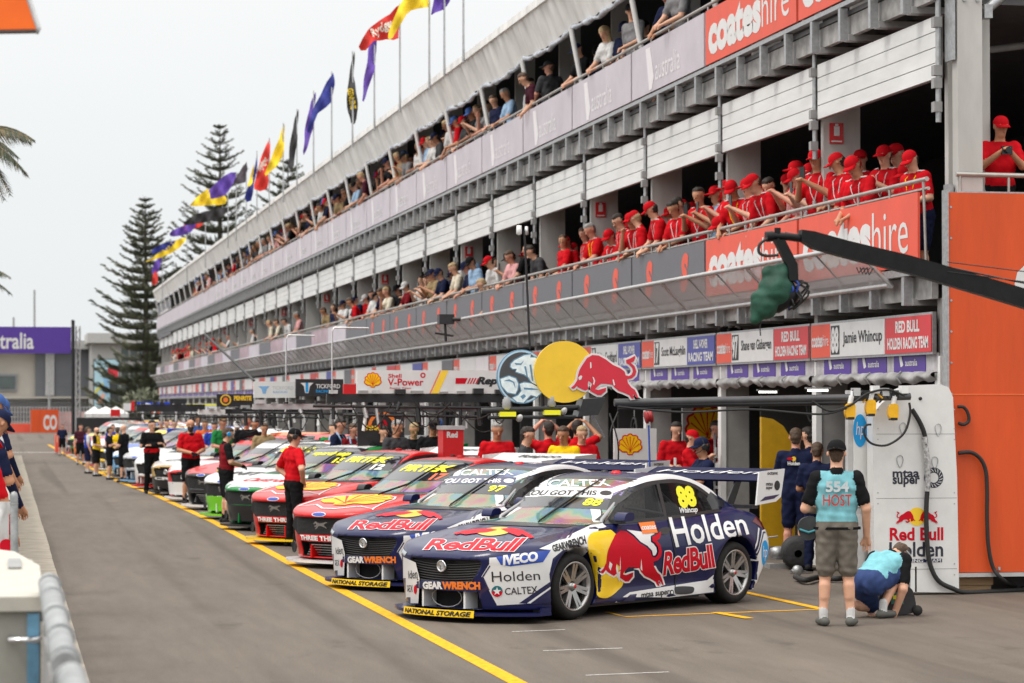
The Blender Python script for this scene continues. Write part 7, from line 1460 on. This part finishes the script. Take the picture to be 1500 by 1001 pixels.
# ------------------------------------------------------------------ flags along the roof
FL = {n: M('flag_' + n, c, .7, var=.06, scale=3) for n, c in dict(purple=srgb(96, 66, 160), yellow=srgb(240, 206, 40), red=srgb(206, 50, 40), black=(.03, .028, .03), navy=srgb(40, 48, 130), dark=srgb(70, 62, 70), ink=(.75, .72, .62)).items()}
def ripple(sh, s, ph):
    V, F = sh; return [(p[0], p[1] + .12 * math.sin(p[0] * 9 + p[2] * 5 + ph) + .05 * math.sin(p[0] * 17 - p[2] * 9), p[2]) for p in (FY(u, v, s) for u, v in V)], F
def flag(u, vtop, vbase, cloths, label, words=None):
    z = FPX * 10.1 / (.9815 * (u - 8)); s = (z - .1916 * 10.1) / .9815; top, base = FY(u, vtop, s), FY(u, vbase, s)
    root = empty('flag', tuple(base), 0, label, 'flag', 'flags on the roof'); b = MB(); b.tube([tuple(base - [0, 0, .3]), tuple(top)], [.032, .022], STEEL, 6); o = b.build('pole', root); o.location = -base
    for i, (col, pts) in enumerate(cloths):
        V, F = ripple(cutgrid(outline(spline(pts, 2)), 3.), s - .01 * i, u); b = MB(); b.add(V, F, FL[col], True)
        if words and i == 0:
            t, (u0, v0, u1, v1), rot, mm = words; V2, F2 = text(t, u1 - u0, abs(v1 - v0), .03, .2); c_, s_ = math.cos(rot), math.sin(rot)
            V2 = [((u0 + u1) / 2 + x * c_ + y * s_, (v0 + v1) / 2 + x * s_ - y * c_) for x, y in V2]; V3, F3 = ripple((V2, F2), s, u); b.add([(x, y - .015, z_) for x, y, z_ in V3], F3, FL[mm])
        o = b.build('cloth', root); o.location = -base
flag(679, -60, 72, [('purple', [(679, -60), (640, -45), (672, -8), (680, -20)])], 'flag pole nearest the camera on the roof, its flag above the picture')
flag(629, -22, 112, [('yellow', [(629, -22), (600, -8), (584, 10), (574, 36), (567, 57), (576, 55), (590, 30), (604, 14), (630, 10)])], 'big yellow flag streaming left from its roof pole')
flag(651, -30, 92, [('purple', [(651, -30), (656, -8), (659, 2), (650, 14), (636, 20), (631, 22), (634, 4), (640, -14)])], 'purple flag folded at the top edge of the picture')
flag(586, 6, 148, [('red', [(586, 8), (572, 20), (552, 33), (538, 45), (526, 68), (536, 74), (546, 61), (565, 58), (584, 56)])], 'red flag with white script streaming left from its roof pole', ('Rydges', (543, 34, 578, 50), -.5, 'ink'))
flag(548.6, 61, 176, [('purple', [(551, 61), (541, 66), (536, 100), (530, 148), (536, 142), (545, 112), (551, 88)])], 'narrow purple flag hanging beside the red script flag')
flag(516.5, 75, 201, [('black', [(519, 75), (512, 108), (508, 145), (514, 180), (521, 180), (524, 160), (519, 110)])], 'black flag with gold lettering hanging limp', ('GENUINE', (500, 142, 530, 149), 1.35, 'yellow'))
flag(486, 105, 225, [('navy', [(488, 107), (470, 138), (457, 165), (450, 192), (455, 192), (466, 166), (487, 148)])], 'dark blue flag drooping to the left')
flag(459.5, 133, 246, [('purple', [(462, 135), (450, 170), (444, 222), (448, 222), (458, 190), (461, 160)])], 'narrow purple flag behind the dark blue one')
flag(435, 160, 267, [('black', [(437, 160), (427, 196), (422, 245), (430, 244), (435, 205)])], 'black flag hanging straight down')
flag(415, 180, 285, [('yellow', [(417, 182), (408, 205), (388, 255), (396, 252), (414, 230)])], 'yellow flag drooping beside the second red one')
flag(394.5, 202, 300, [('red', [(396, 202), (381, 235), (375, 262), (372, 278), (391, 277), (393, 250)])], 'second red flag with white script, farther along the roof', ('Rydges', (374, 236, 396, 246), -1.0, 'ink'))
flag(376.5, 221, 316, [('navy', [(377, 222), (372, 248), (358, 290), (368, 294), (372, 270), (376, 250)]), ('yellow', [(372, 240), (366, 262), (362, 274), (370, 268)])], 'blue and yellow flag hanging beside the second red one')
flag(361, 237, 330, [('dark', [(361, 238), (350, 254), (342, 268), (360, 267)])], 'short dark grey flag')
flag(346, 252, 343, [('purple', [(346, 252), (328, 258), (305, 280), (290, 296), (312, 292), (328, 288), (341, 270)]), ('yellow', [(305, 276), (278, 301), (302, 301), (330, 299), (329, 287), (308, 292)])], 'purple and yellow flag stretched out by the wind')
flag(334, 262, 354, [('black', [(334, 304), (300, 310), (280, 318), (268, 330), (300, 326), (326, 318)])], 'black flag streaming below the purple and yellow one'); flag(301, 316, 384, [('red', [(299, 318), (270, 330), (262, 338), (284, 336), (296, 330)]), ('purple', [(286, 326), (252, 338), (250, 346), (262, 346), (280, 340)])], 'pink red and purple flag streaming left')
flag(274, 348, 410, [('yellow', [(273, 348), (250, 356), (226, 376), (213, 384), (240, 376), (262, 364)]), ('navy', [(258, 352), (228, 362), (222, 372), (246, 366)])], 'yellow and navy flag near the far end of the roof'); flag(238, 372, 432, [('purple', [(237, 374), (226, 386), (222, 400), (232, 398)]), ('red', [(226, 398), (222, 416), (230, 416), (231, 400)])], 'small purple and red flag at the far roof corner')
# ------------------------------------------------------------------ trees
BARK = M('pine_bark', (.10, .085, .07), .9, var=.2, scale=3, bump=.4)
NEED = [M('pine_needles_dark', (.115, .128, .088), .9, var=.3, scale=.8, spec=.1), M('pine_needles_light', (.20, .21, .15), .8, var=.3, scale=.8)]
def pine(x, y, h, rbase, seed, label, first=.12):
    rn = random.Random(seed); root = empty('pine_tree', (x, y, 0), 0, label, 'tree', 'tall pines beyond the pit building')
    b = MB(); b.tube([(0, 0, 0), (.1, 0, h * .5), (.05, 0, h * .97)], [h * .017, h * .011, .04], BARK, 8); b.build('trunk', root)
    b = MB(); z = h * first
    while z < h - .15:
        f = (z - h * first) / (h * (1 - first)); L = rbase * ((1 - f) ** .8 * .95 + .04) * rn.uniform(.85, 1.1); n = 7; a0 = rn.random() * 6.28
        for i in range(n):
            if rn.random() < .07: continue
            a = a0 + i * 6.283 / n + rn.uniform(-.2, .2); l = L * rn.uniform(.72, 1.12); dirv = Vector((math.cos(a), math.sin(a), 0)); perp = Vector((-dirv.y, dirv.x, 0)); rise = .28 * f + rn.uniform(.0, .12)
            pts = [Vector((0, 0, z)) + dirv * l * t + Vector((0, 0, l * (rise * t - .16 * math.sin(t * 3.1) * (1 - f) + .13 * t * t))) for t in np.linspace(0, 1, 7)]
            b.tube(pts, [.05 * (1 - t) + .012 for t in np.linspace(0, 1, 7)], BARK, 4, False)
            m = NEED[1] if rn.random() < .4 else NEED[0]; step = .26 if h > 24 else .22; k = max(4, int(l / step))
            for j in range(1, k + 1):
                t = j / k; q = t * 6; i0 = min(5, int(q)); c = pts[i0].lerp(pts[i0 + 1], q - i0); sl = l * .24 * (1.2 - t) * rn.uniform(.7, 1.25) + .24
                for sg in (-1, 1, 0):
                    d = (perp * sg * .9 + dirv * (.75 if sg else 1.0) + Vector((0, 0, rn.uniform(.1, .9)))).normalized(); e_ = c + d * sl; wv = d.cross(Vector((rn.uniform(-.4, .4), rn.uniform(-.4, .4), 1))).normalized() * (.065 + .03 * rn.random()); uv = d.cross(wv).normalized() * .065; mid = c.lerp(e_, .55)
                    b.add([c, mid + wv, e_, mid - wv, mid + uv, mid - uv], [(0, 1, 2, 3), (0, 4, 2, 5)], m)
        z += (h * .050) * (1 - .45 * f) * rn.uniform(.85, 1.15)
    for j in range(14):
        t = j / 14; d = Vector((rn.uniform(-.25, .25), rn.uniform(-.25, .25), .5)); b.add([(0, 0, h * .96 + t * h * .03), d * .5 + Vector((.04, 0, h * .96 + t * h * .03)), d + Vector((0, 0, h * .96 + t * h * .03))], [(0, 1, 2)], NEED[0])
    b.build('crown', root)
pine(12.1, 232, 20.4, 6.6, 1, 'left pine of the three, beside the far end of the pit building', .06); pine(20.6, 256, 29.6, 8.4, 2, 'tallest pine, rising behind the flags', .2); pine(25.2, 236, 24.2, 7.0, 3, 'pine whose tip alone shows above the roof', .4)
def leafball(name, x, y, z0, rx, rz, n, label, seed, cat='shrub'):
    rn = random.Random(seed); root = empty(name, (x, y, 0), 0, label, cat); b = MB(); b.tube([(0, 0, 0), (0, 0, z0)], .2, BARK, 6); b.build('trunk', root); b = MB()
    cl = [(rn.gauss(0, .5) * rx, rn.gauss(0, .5) * rx, z0 + rn.uniform(-.6, .7) * rz) for _ in range(16)]
    for i in range(n):
        c = rn.choice(cl); p = Vector((c[0] + rn.gauss(0, .22) * rx, c[1] + rn.gauss(0, .22) * rx, c[2] + rn.gauss(0, .22) * rz)); d = Vector((rn.gauss(0, 1), rn.gauss(0, 1), rn.gauss(.4, .8))).normalized(); w = d.orthogonal().normalized() * .12
        b.add([p, p + d * .3 + w, p + d * .7, p + d * .3 - w], [(0, 1, 2, 3)], NEED[rn.random() < .55])
    b.build('crown', root)
p = FY(228, 570, 190); leafball('shrub', p[0], 190, 1.8, .95, .8, 1500, 'round dark shrub at the foot of the left pine', 4); p = FY(200, 560, 225); leafball('shrub', p[0], 225, 2.2, .8, .8, 700, 'loose green shrub left of the left pine', 5)
PALM = [M('palm_leaf_green', (.03, .045, .018), .6, var=.3, scale=2), M('palm_leaf_dry', (.12, .095, .045), .7, var=.3, scale=2)]
def palm(u, v, s, label, seed, L=2.9):
    rn = random.Random(seed); c = FY(u, v, s); root = empty('palm_tree', (c[0], s, 0), 0, label, 'tree', 'palms at the left edge'); b = MB(); b.tube([(0, 0, 0), (.1, 0, c[2] * .5), (0, 0, c[2])], [.25, .2, .18], BARK, 10); b.build('trunk', root); b = MB()
    for i in range(22):
        a = i * 6.283 / 22 * 1.0 + rn.uniform(-.1, .1); up = rn.uniform(-.1, .9); d = Vector((math.cos(a), math.sin(a), 0)); l = L * rn.uniform(.85, 1.08); P = [Vector((0, 0, c[2])) + d * l * t + Vector((0, 0, l * (up * t - .75 * t * t))) for t in np.linspace(0, 1, 9)]; b.tube(P, [.03 * (1 - t) + .006 for t in np.linspace(0, 1, 9)], PALM[1], 4, False); pr = Vector((-d.y, d.x, 0))
        for j in range(2, 42):
            t = j / 42; q = t * 8; i0 = min(7, int(q)); pc_ = P[i0].lerp(P[i0 + 1], q - i0); ll = .62 * math.sin(math.pi * (.12 + .86 * t)) + .08
            for sg in (-1, 1):
                e_ = pc_ + pr * sg * ll * .55 + d * ll * .35 + Vector((0, 0, -ll * .62 + rn.uniform(-.06, .06))); w = d * .022; b.add([pc_ - w, pc_ + w, e_], [(0, 1, 2)], PALM[rn.random() < .22])
    b.build('crown', root)
palm(-62, 205, 62, 'palm whose upper frond tips enter at the left edge', 1, 1.75); palm(-70, 410, 95, 'palm whose lower frond tips enter at the left edge', 2, 2.15)
# ------------------------------------------------------------------ the far end of the lane
CREAM = M('cream_render', (.50, .47, .42), .8, var=.06, scale=.3); SLATE = M('slate_cladding', (.16, .17, .19), .6, var=.08, scale=.3); MIDG = M('mid_grey_cladding', (.30, .31, .33), .6, var=.06, scale=.3); PANE = M('window_pane', (.10, .13, .13), .15, var=.15, scale=.4)
def farbox(b, px, s, m, depth=8.):
    (x0, z1), (x1, z0) = onY(s)(px[0], px[1]), onY(s)(px[2], px[3]); b.box((x0, s, max(z0, 0)), (x1, s + depth, z1), m)
sB = 300.; root = empty('cream_building', (0, sB, 0), 0, 'cream and slate grey building closing the far end of the lane', 'building')
def fb(nm, items, s=sB, d=8., par=root):
    b = MB()
    for px, m in items: farbox(b, px, s, m, d)
    o = b.build(nm, par); o.location = (0, -sB, 0); return o
fb('wall', [((-90, 512, 160, 592), CREAM)]); fb('cladding', [((52, 500, 66, 581), SLATE), ((80, 508, 134, 581), SLATE)], sB - .5, .45); fb('stair_strip', [((66, 505, 80, 581), MIDG)] , sB - .5, .4); fb('roof', [((-90, 498, 240, 512), M('pale_roof', (.46, .46, .45), .7))], sB - 2, 14)
fb('balcony', [((-90, 581, 160, 584), CREAM), ((-90, 590, 160, 618), M('painted_undercroft_shade', (.12, .12, .12), .8))], sB - 1.2, 1.);  # shade below the balcony painted as a dark grey box
w_ = fb('window', [((-20, 548, 25, 573), MIDG)], sB - .3, .25); b = MB(); farbox(b, (-17, 551, 22, 570), sB - .42, PANE, .1); o = b.build('pane', w_); o.location = (0, 0, 0)
b = MB()
for i in range(8): farbox(b, (67 + 1.6 * i, 516, 67.8 + 1.6 * i, 579), sB - .75, SIGNW, .1)
o = b.build('stair_louvre', root); o.location = (0, -sB, 0)
b = MB()
for i in range(40): farbox(b, (-40 + 5 * i, 584, -39.4 + 5 * i, 591), sB - 1.3, STEEL, .1)
o = b.build('balustrade', root); o.location = (0, -sB, 0)
root2 = empty('grey_building', (0, 290, 0), 0, 'pale grey building with dark upper windows behind the left pine', 'building')
def gb(nm, px, s, m, d): b = MB(); farbox(b, px, s, m, d); o = b.build(nm, root2); o.location = (0, -290, 0)
gb('wall', (134, 503, 262, 600), 290, M('pale_grey_wall', (.40, .40, .39), .7), 10); gb('roof', (128, 488, 268, 503), 289, M('pale_roof'), 12)
for i in range(6): gb('window', (178 + 13 * i, 510, 188 + 13 * i, 530), 289.9, PANE, .05); gb('window', (178 + 13 * i, 545, 188 + 13 * i, 572), 289.9, PANE, .05)
sc = empty('video_screen', (0, 250, 0), 0, 'large outdoor video screen showing a driver and a wheel', 'screen')
def scp(nm, items, s):
    b = MB()
    for pts, m in items: V = [FY(u, v, s) for u, v in pts]; b.add([tuple(v) for v in V], [tuple(range(len(V)))], m)
    o = b.build(nm, sc); o.location = (0, -250, 0)
b = MB(); farbox(b, (137, 526, 175, 597), 250., BLACK, .6); o = b.build('frame', sc); o.location = (0, -250, 0)
SCRE = {n: M('screen_' + n, c, .5, var=.1, scale=.5, emit=.35) for n, c in dict(sky=srgb(150, 180, 190), red=srgb(190, 50, 60), dark=srgb(50, 52, 54), yellow=srgb(190, 180, 60), skin=srgb(200, 150, 130), blue=srgb(120, 160, 190)).items()}
scp('picture', [([(138, 527), (174, 527), (174, 596), (138, 596)], SCRE['sky'])], 249.95); scp('picture', [([(158, 540), (164, 535), (173, 541), (173, 556), (166, 558), (158, 552)], SCRE['red']), ([(160, 562), (166, 556), (173, 562), (174, 596), (162, 596)], SCRE['dark']), ([(139, 572), (152, 560), (152, 564), (139, 578)], SCRE['yellow']), ([(142, 590), (150, 576), (154, 578), (149, 594)], SCRE['skin']), ([(151, 552), (160, 548), (158, 580), (152, 576)], SCRE['blue'])], 249.9)
sG = 140.; gt = empty('gantry', (0, sG, 0), 0, 'purple airline gantry sign over the lane on a black post', 'gantry')
def gp_(nm, b): o = b.build(nm, gt); o.location = (0, -sG, 0)
b = MB(); farbox(b, (-130, 478, 104, 518), sG, PURPLE, .3); gp_('sign_panel', b)
b = MB(); (x0, z1), (x1, z0) = onY(sG)(-32, 488), onY(sG)(49, 511); b.flat(xf(text('australia', x1 - x0, z1 - z0, .02), 1, None, (x0 + x1) / 2, (z0 + z1) / 2), SIGNW, FACE(0, sG, 0), .01); gp_('lettering', b)
b = MB(); b.tube([tuple(FY(107, 470, sG)), tuple(FY(107, 645, sG))], .09, BLACK, 8); b.box(tuple(FY(104.5, 476, sG - .05)), tuple(FY(109, 469, sG + .1)), BLACK); gp_('post', b)
b = MB()
for u in (111.5, 117): b.tube([tuple(FY(u, 478, sG + .3)), tuple(FY(u, 630, sG + .3))], .05, ALU, 6)
for i in range(14): b.tube([tuple(FY(111.5 if i % 2 else 117, 480 + 10.5 * i, sG + .3)), tuple(FY(117 if i % 2 else 111.5, 490.5 + 10.5 * i, sG + .3))], .025, ALU, 5)
gp_('truss', b)
for i, (u, v0, v1) in enumerate(((50.5, 425, 500), (20, 465, 500), (72, 560, 612))): b = MB(); b.tube([tuple(FY(u, v1, 280)), tuple(FY(u, v0, 280))], .12, STEEL, 6); tag(b.build('antenna_mast'), ['tall thin mast above the purple gantry', 'short thin mast left of the tall one', 'pale mast in front of the grey cladding'][i], 'mast')
def barrier(px, s, m, label, txt=None, name='barrier_banner', ink=None, d=.4):
    b = MB(); farbox(b, px, s, m, d)
    if txt: (x0, z1), (x1, z0) = onY(s)(txt[1], txt[2]), onY(s)(txt[3], txt[4]); b.flat(xf(text(txt[0], x1 - x0, z1 - z0, .04), 1, None, (x0 + x1) / 2, (z0 + z1) / 2), ink or SIGNW, FACE(0, s, 0), .01)
    tag(b.build(name), label, 'barrier')
barrier((45, 600, 86, 634), 188., ORANGE, 'orange barrier banner with large white letters at the end of the lane', ('CO', 64, 609, 83, 629)); barrier((-60, 621, 44, 634), 189., CORAL, 'low red barrier left of the orange one')
barrier((86, 603, 140, 634), 200., M('faded_pink_banner', srgb(196, 150, 146), .6, var=.25, scale=.8), 'faded pink barrier banners right of the orange one'); barrier((112, 612, 215, 634), 135., CARBON, 'long black barrier behind the farthest crew'); barrier((-40, 645, 12, 690), 90., CORAL, 'red barrier face at the left edge of the lane') if False else None
for i, (u0, u1, v0, v1, m, lb) in enumerate(((81, 86, 637, 663, CORAL, 'red barrier block left of the farthest crewman'), (87, 90, 639, 664, SIGNW, 'white barrier block beside the red one'), (103, 107, 641, 668, CORAL, 'red barrier block at the gantry post'), (107, 111.5, 640, 669, PURPLE, 'purple barrier block at the gantry post'))): barrier((u0, v0, u1, v1), 112. - i, m, lb, name='barrier_block', d=1.2)
b = MB()
for i in range(44): u = -40 + 4.4 * i; b.tube([tuple(FY(u, 635, 192.)), tuple(FY(u, 596, 192.))], .04, STEEL, 4, False)
for v in (597, 604, 611, 618, 626): b.tube([tuple(FY(-40, v, 192.)), tuple(FY(150, v, 192.))], .02, STEEL, 4, False)
tag(b.build('debris_fence'), 'steel mesh debris fence across the end of the lane', 'fence')
for i, (u, w, s) in enumerate(((138, 14, 150.), (155, 20, 146.), (170, 18, 152.))):
    c = FY(u, 598, s); r = w * s / FPX; b = MB(); zt = c[2]; ze = FY(u, 606, s)[2]; b.add([(c[0] - r, s - r, ze), (c[0] + r, s - r, ze), (c[0] + r, s + r, ze), (c[0] - r, s + r, ze), (c[0], s, zt + .1), (c[0] - r, s - r, ze - .25), (c[0] + r, s - r, ze - .25), (c[0] + r, s + r, ze - .25), (c[0] - r, s + r, ze - .25)], [(0, 1, 4), (1, 2, 4), (2, 3, 4), (3, 0, 4), (0, 5, 6, 1), (1, 6, 7, 2), (3, 8, 5, 0), (2, 7, 8, 3)], WHITE)
    for dx in (-1, 1):
        for dy in (-1, 1): b.tube([(c[0] + dx * r * .97, s + dy * r * .97, 0), (c[0] + dx * r * .97, s + dy * r * .97, ze)], .03, STEEL, 5)
    tag(b.build('white_tent'), ['left', 'middle', 'right'][i] + ' one of the three white tents beyond the crew', 'tent', 'white tents')
# ------------------------------------------------------------------ pit wall on the left, close to the camera
WALLC = M('pit_wall_concrete', (.36, .35, .31), .8, var=.15, scale=1.5, bump=.3); GALV = M('galvanised_pipe', (.33, .345, .35), .5, .5, var=.2, scale=9)
b = MB()
for i in range(31): b.box((-.55, 17.2 + 3 * i, 0), (.06, 20.18 + 3 * i, 1.02), WALLC)
tag(b.build('pit_wall'), 'low concrete pit wall the team members lean over', 'wall')
bx = empty('barrier_cabinet', (-.5, 12.3, 0), 0, 'white topped concrete block with a handle on the pit wall, out of focus', 'barrier'); xr_ = FY(64, 885, 12.3)[0]
b = MB(); b.box((-1.6, 12.3, 0), (xr_ - .01, 16.4, 1.228), WALLC); b.box((xr_ - .075, 12.285, .2), (xr_ - .02, 12.297, 1.22), M('faded_blue', srgb(110, 160, 190), .6, var=.2)); o = b.build('concrete_block', bx); o.location = (.5, -12.3, 0)
b = MB(); P = [(-1.6, 12.26), (xr_ + .0, 12.26), (xr_ + .01, 14.6), (xr_ - .12, 16.0), (xr_ - .3, 16.45), (-1.6, 16.45)]; b.prism(P, 1.233, 1.30, M('cream_lid', (.50, .48, .42), .6, var=.06), ((0, 0, 0), (1, 0, 0), (0, 1, 0), (0, 0, 1))); b.box((xr_ - .16, 14.3, 1.303), (xr_ - .09, 15.1, 1.312), GREY); o = b.build('lid', bx); o.location = (.5, -12.3, 0)
b = MB(); h0, h1 = FY(15, 938, 12.2), FY(57, 938, 12.2); b.tube([(h0[0], 12.3, h0[2]), tuple(h0), tuple(h1), (h1[0], 12.3, h1[2])], .016, CHROME, 8); o = b.build('handle', bx); o.location = (.5, -12.3, 0)
pr = empty('pipe_rail', (.2, 9, 0), 0, 'thick galvanised pipe rail along the pit wall, out of focus', 'rail')
b = MB(); b.tube([(.205, 9.0, 1.30), (.205, 12.5, 1.345)], .05, GALV, 14); b.tube([(.215, 6.2, 1.28), (.215, 8.6, 1.305)], .05, GALV, 14)
for s in (9.1, 9.9, 10.7, 11.6, 12.3, 8.5, 7.6, 6.8): b.tube([(.21, s, 1.305 + (s - 9) * .012), (.21, s + .06, 1.305 + (s - 9) * .012)], .055, GALV, 14)
o = b.build('pipe', pr); o.location = (-.2, -9, 0)
b = MB()
for s in (9.3, 10.4, 11.5, 12.3, 8.2): b.box((.165, s, 1.18), (.205, s + .08, 1.24), GREY); b.tube([(.18, s + .04, 1.2), (.205, s + .04, 1.3)], .02, BLACK, 6)
b.box((.175, 7., 0), (.20, 12.28, 1.14), GREY); o = b.build('bracket', pr); o.location = (-.2, -9, 0)
b = MB(); pt, pb = FY(20.5, 727, 19.5), FY(21.5, 830, 19.5); b.tube([tuple(pb), tuple(pt), (pt[0], pt[1], pt[2] + .025), (pt[0], pt[1], pt[2] + .035)], [.029, .029, .022, .004], GALV, 12); b.tube([(pt[0], pt[1], pt[2] - .06), (pt[0], pt[1], pt[2] - .05)], .032, GREY, 12); tag(b.build('steel_post'), 'galvanised steel post with a domed cap on the pit wall', 'post')
b = MB(); V = []
for i in range(13):
    v = 735 + 6.5 * i
    for j in range(4): p = FY(-14 + 9.3 * j - .02 * (v - 735) + (0 if v > 750 else 3), v, 19.7 + .06 * math.sin(j * 2.2 + i * .3)); V.append(tuple(p))
b.add(V, [(4 * i + j, 4 * i + j + 1, 4 * i + 5 + j, 4 * i + 4 + j) for i in range(12) for j in range(3)], SIGNW, True); b.flat(disc(.05), I_RED, FACE(FY(9, 800, 19.6)[0], 19.62, FY(9, 800, 19.6)[2]), .0); tag(b.build('cloth_banner'), 'crumpled white cloth banner beside the steel post', 'banner')
LP = dict(lean=make_pose('wall_lean', arms=dict(R=((.25, .22, 1.18), (.16, .46, 1.05), 'relax'), L=((-.25, .22, 1.18), (-.10, .48, 1.06), 'relax')), lean=.45, head=(.15, .1), hair='cap', fingers=True, h=.011, shorts=False))
for u, v, s, sh, cp, sl, fc, lb in ((6, 618, 24.2, 'navy', 'navy', 'navy', 28, 'team member in a navy cap and jacket leaning over the pit wall'), (7, 597, 30., 'navy', 'blue', 'navy', 30, 'team member in a blue cap behind the navy jacket'), (-2, 592, 27., 'white', 'blue', 'white', 25, 'team member in white with a pale blue cap at the left edge'), (-4, 640, 21.2, 'red', 'red', 'red', 40, 'team member in a red long sleeved jacket reaching over the wall'), (-14, 650, 22.6, 'black', 'black', 'red', 35, 'team member in black and red low at the left edge')):
    p = FY(u, v, s); z0 = p[2] - 1.60; person(LP['lean'], (p[0] - .34, s - .12, z0), R(fc), lb, sh, 'black', 1, 0, sleeve=sl, forearm=sl if sh != 'white' else None, cap=cp, group='team members leaning on the pit wall')
b = MB(); b.box((-1.6, 17.2, 0), (-.56, 60, .28), WALLC); tag(b.build('step'), 'low concrete step behind the pit wall', 'step')
# ------------------------------------------------------------------ camera crane with its green rain cover
sj = 18.6; cr = empty('camera_crane', tuple(FY(1500, 420, sj)), 0, 'long black camera crane arm reaching in from the right', 'crane'); c0 = Vector(cr.location)
def cj(nm, b): o = b.build(nm, cr); o.location = -c0; return o
J = lambda u, v, dy=0.: tuple(FY(u, v, sj + dy)); CRB = M('crane_black', (.009, .009, .010), .45, .0, var=.2, scale=12, spec=.25)
b = MB(); P = [FY(u, v, sj) for u, v in ((1172, 345), (1190, 352), (1240, 366), (1330, 388), (1440, 420), (1560, 456), (1700, 498))]; hw = [.04, .064, .065, .068, .072, .076, .082]
V = []
for p, h_ in zip(P, hw): V += [(p[0], p[1] - .05, p[2] - h_), (p[0], p[1] - .05, p[2] + h_), (p[0], p[1] + .05, p[2] + h_), (p[0], p[1] + .05, p[2] - h_)]
b.add(V, [(4 * i + j, 4 * i + (j + 1) % 4, 4 * i + 4 + (j + 1) % 4, 4 * i + 4 + j) for i in range(6) for j in range(4)] + [(3, 2, 1, 0)], CRB); cj('arm', b)
b = MB(); b.tube([J(1130, 346), J(1155, 347), J(1178, 350)], .03, CRB, 8); b.tube([J(1150, 341), J(1500, 415), J(1700, 460)], .006, BLACK, 4); b.tube([J(1122, 347), J(1133, 346)], .04, CRB, 8); b.tube([J(1139, 334), J(1139, 356)], .025, CRB, 8); b.tube([J(1145, 343), J(1200, 356), J(1255, 372), J(1330, 386)], .012, RUBBER, 5); cj('nose_joint', b)
b = MB(); b.prism([(p[0], p[1]) for p in [(onY(sj)(u, v)) for u, v in ((1130, 352), (1146, 353), (1164, 388), (1165, 412), (1152, 412), (1150, 392))]][::-1], -.03, .03, CRB, ((0, sj - .05, 0), (1, 0, 0), (0, 0, 1), (0, -1, 0))); cj('drop_bracket', b)
b = MB(); P = spline([FY(1124, 350, sj - .06), FY(1113, 358, sj - .06), FY(1112, 370, sj - .06), FY(1122, 375, sj - .06), FY(1140, 374, sj - .06)], 5, False); b.tube([tuple(p) for p in P], .012, RUBBER, 6)
for q in ((1500, 398), (1500, 413)): b.tube([J(1388, 384 if q[1] < 400 else 398, -.05), J(1500, q[1], -.05), J(1640, q[1] + 20, -.05)], .004, BLACK, 4)
for i in range(4): b.tube([J(1255 + 5 * i, 392, -.06), J(1258 + 5 * i, 400 + i, -.07), J(1264 + 5 * i, 393, -.06)], .006, BLACK, 4)
cj('crane_cable', b)
B = Body(); f_ = lambda u, v: np.array(FY(u, v, sj))
for a, c_, ra, rb in (((1143, 402), (1136, 425), .085, .125), ((1136, 425), (1120, 448), .12, .10), ((1120, 448), (1106, 468), .085, .04), ((1128, 400), (1156, 402), .06, .05), ((1112, 440), (1110, 435), .055, .05), ((1140, 430), (1150, 418), .07, .06), ((1124, 424), (1116, 442), .03, .03), ((1146, 412), (1120, 462), .02, .02)): B.c(f_(*a), f_(*c_), ra, rb, 'shirt', .03)
V, Q, I = B.mesh(.012); V = V + .004 * np.sin(V[:, [2, 0, 1]] * 33 + 2 * np.sin(V[:, [1, 2, 0]] * 19)) + .002 * np.sin(V[:, [1, 2, 0]] * 83)
o = bpy.data.objects.new('rain_cover', rawmesh('rain_cover', V - np.array(c0), [tuple(q) for q in Q.tolist()], [M('green_rain_cover', srgb(22, 72, 56), .7, var=.2, scale=8, bump=.4)], None, [True] * len(Q))); link(o, cr)
b = MB(); rn = random.Random(2)
b.lathe([(0, .1), (.06, .1), (.08, .02), (.08, -.1), (.05, -.14), (0, -.14)], CRB, 14, Matrix.Translation(f_(1150, 436)) @ Matrix.Rotation(R(60), 4, 'Y'))
for i in range(9):
    a = f_(1146 + rn.uniform(-6, 14), 405 + rn.uniform(-4, 8)); c_ = f_(1152 + rn.uniform(-12, 18), 440 + rn.uniform(-8, 14)); m_ = (a + c_) / 2 + np.array([rn.uniform(.0, .14), -.08, rn.uniform(-.1, .1)]); b.tube([tuple(q) for q in spline([a, m_, c_], 5, False)], .008, [RUBBER, BLACK, RUBBER, I_BLUE, BLACK][i % 5], 5)
b.tube([tuple(f_(1116, 468)), tuple(f_(1113, 478)), tuple(f_(1114, 492))], .005, BLACK, 4); cj('camera_head', b)
# orange framed banner corner at the top left
so_ = 14.; b = MB(); fq = onY(so_); pts = [fq(u, v) for u, v in ((-120, -60), (22, -60), (56, 43), (-120, 46))]; b.prism(pts[::-1], -.01, .01, M('bright_orange_vinyl', srgb(255, 110, 20), .5, var=.05), ((0, so_, 0), (1, 0, 0), (0, 0, 1), (0, -1, 0)))
ob = empty('orange_banner', tuple(FY(20, 0, so_)), 0, 'corner of an orange banner in a silver frame high at the left', 'banner'); cc = Vector(ob.location); o = b.build('vinyl', ob); o.location = -cc
b = MB(); b.tube([tuple(FY(22, -60, so_)), tuple(FY(56.5, 44, so_))], .016, ALU, 8); b.tube([tuple(FY(-120, 49, so_)), tuple(FY(57, 46, so_))], .012, M('dark_bronze', (.08, .05, .04), .5), 8); b.tube([tuple(FY(54, 44, so_ - .02)), tuple(FY(58, 46, so_ - .02))], .02, GREY, 8); o = b.build('frame', ob); o.location = -cc
b = MB(); b.tube([tuple(FY(-110, -50, so_)), (FY(-110, -50, so_)[0], so_, 0)], .04, STEEL, 8); o = b.build('post', ob); o.location = -cc
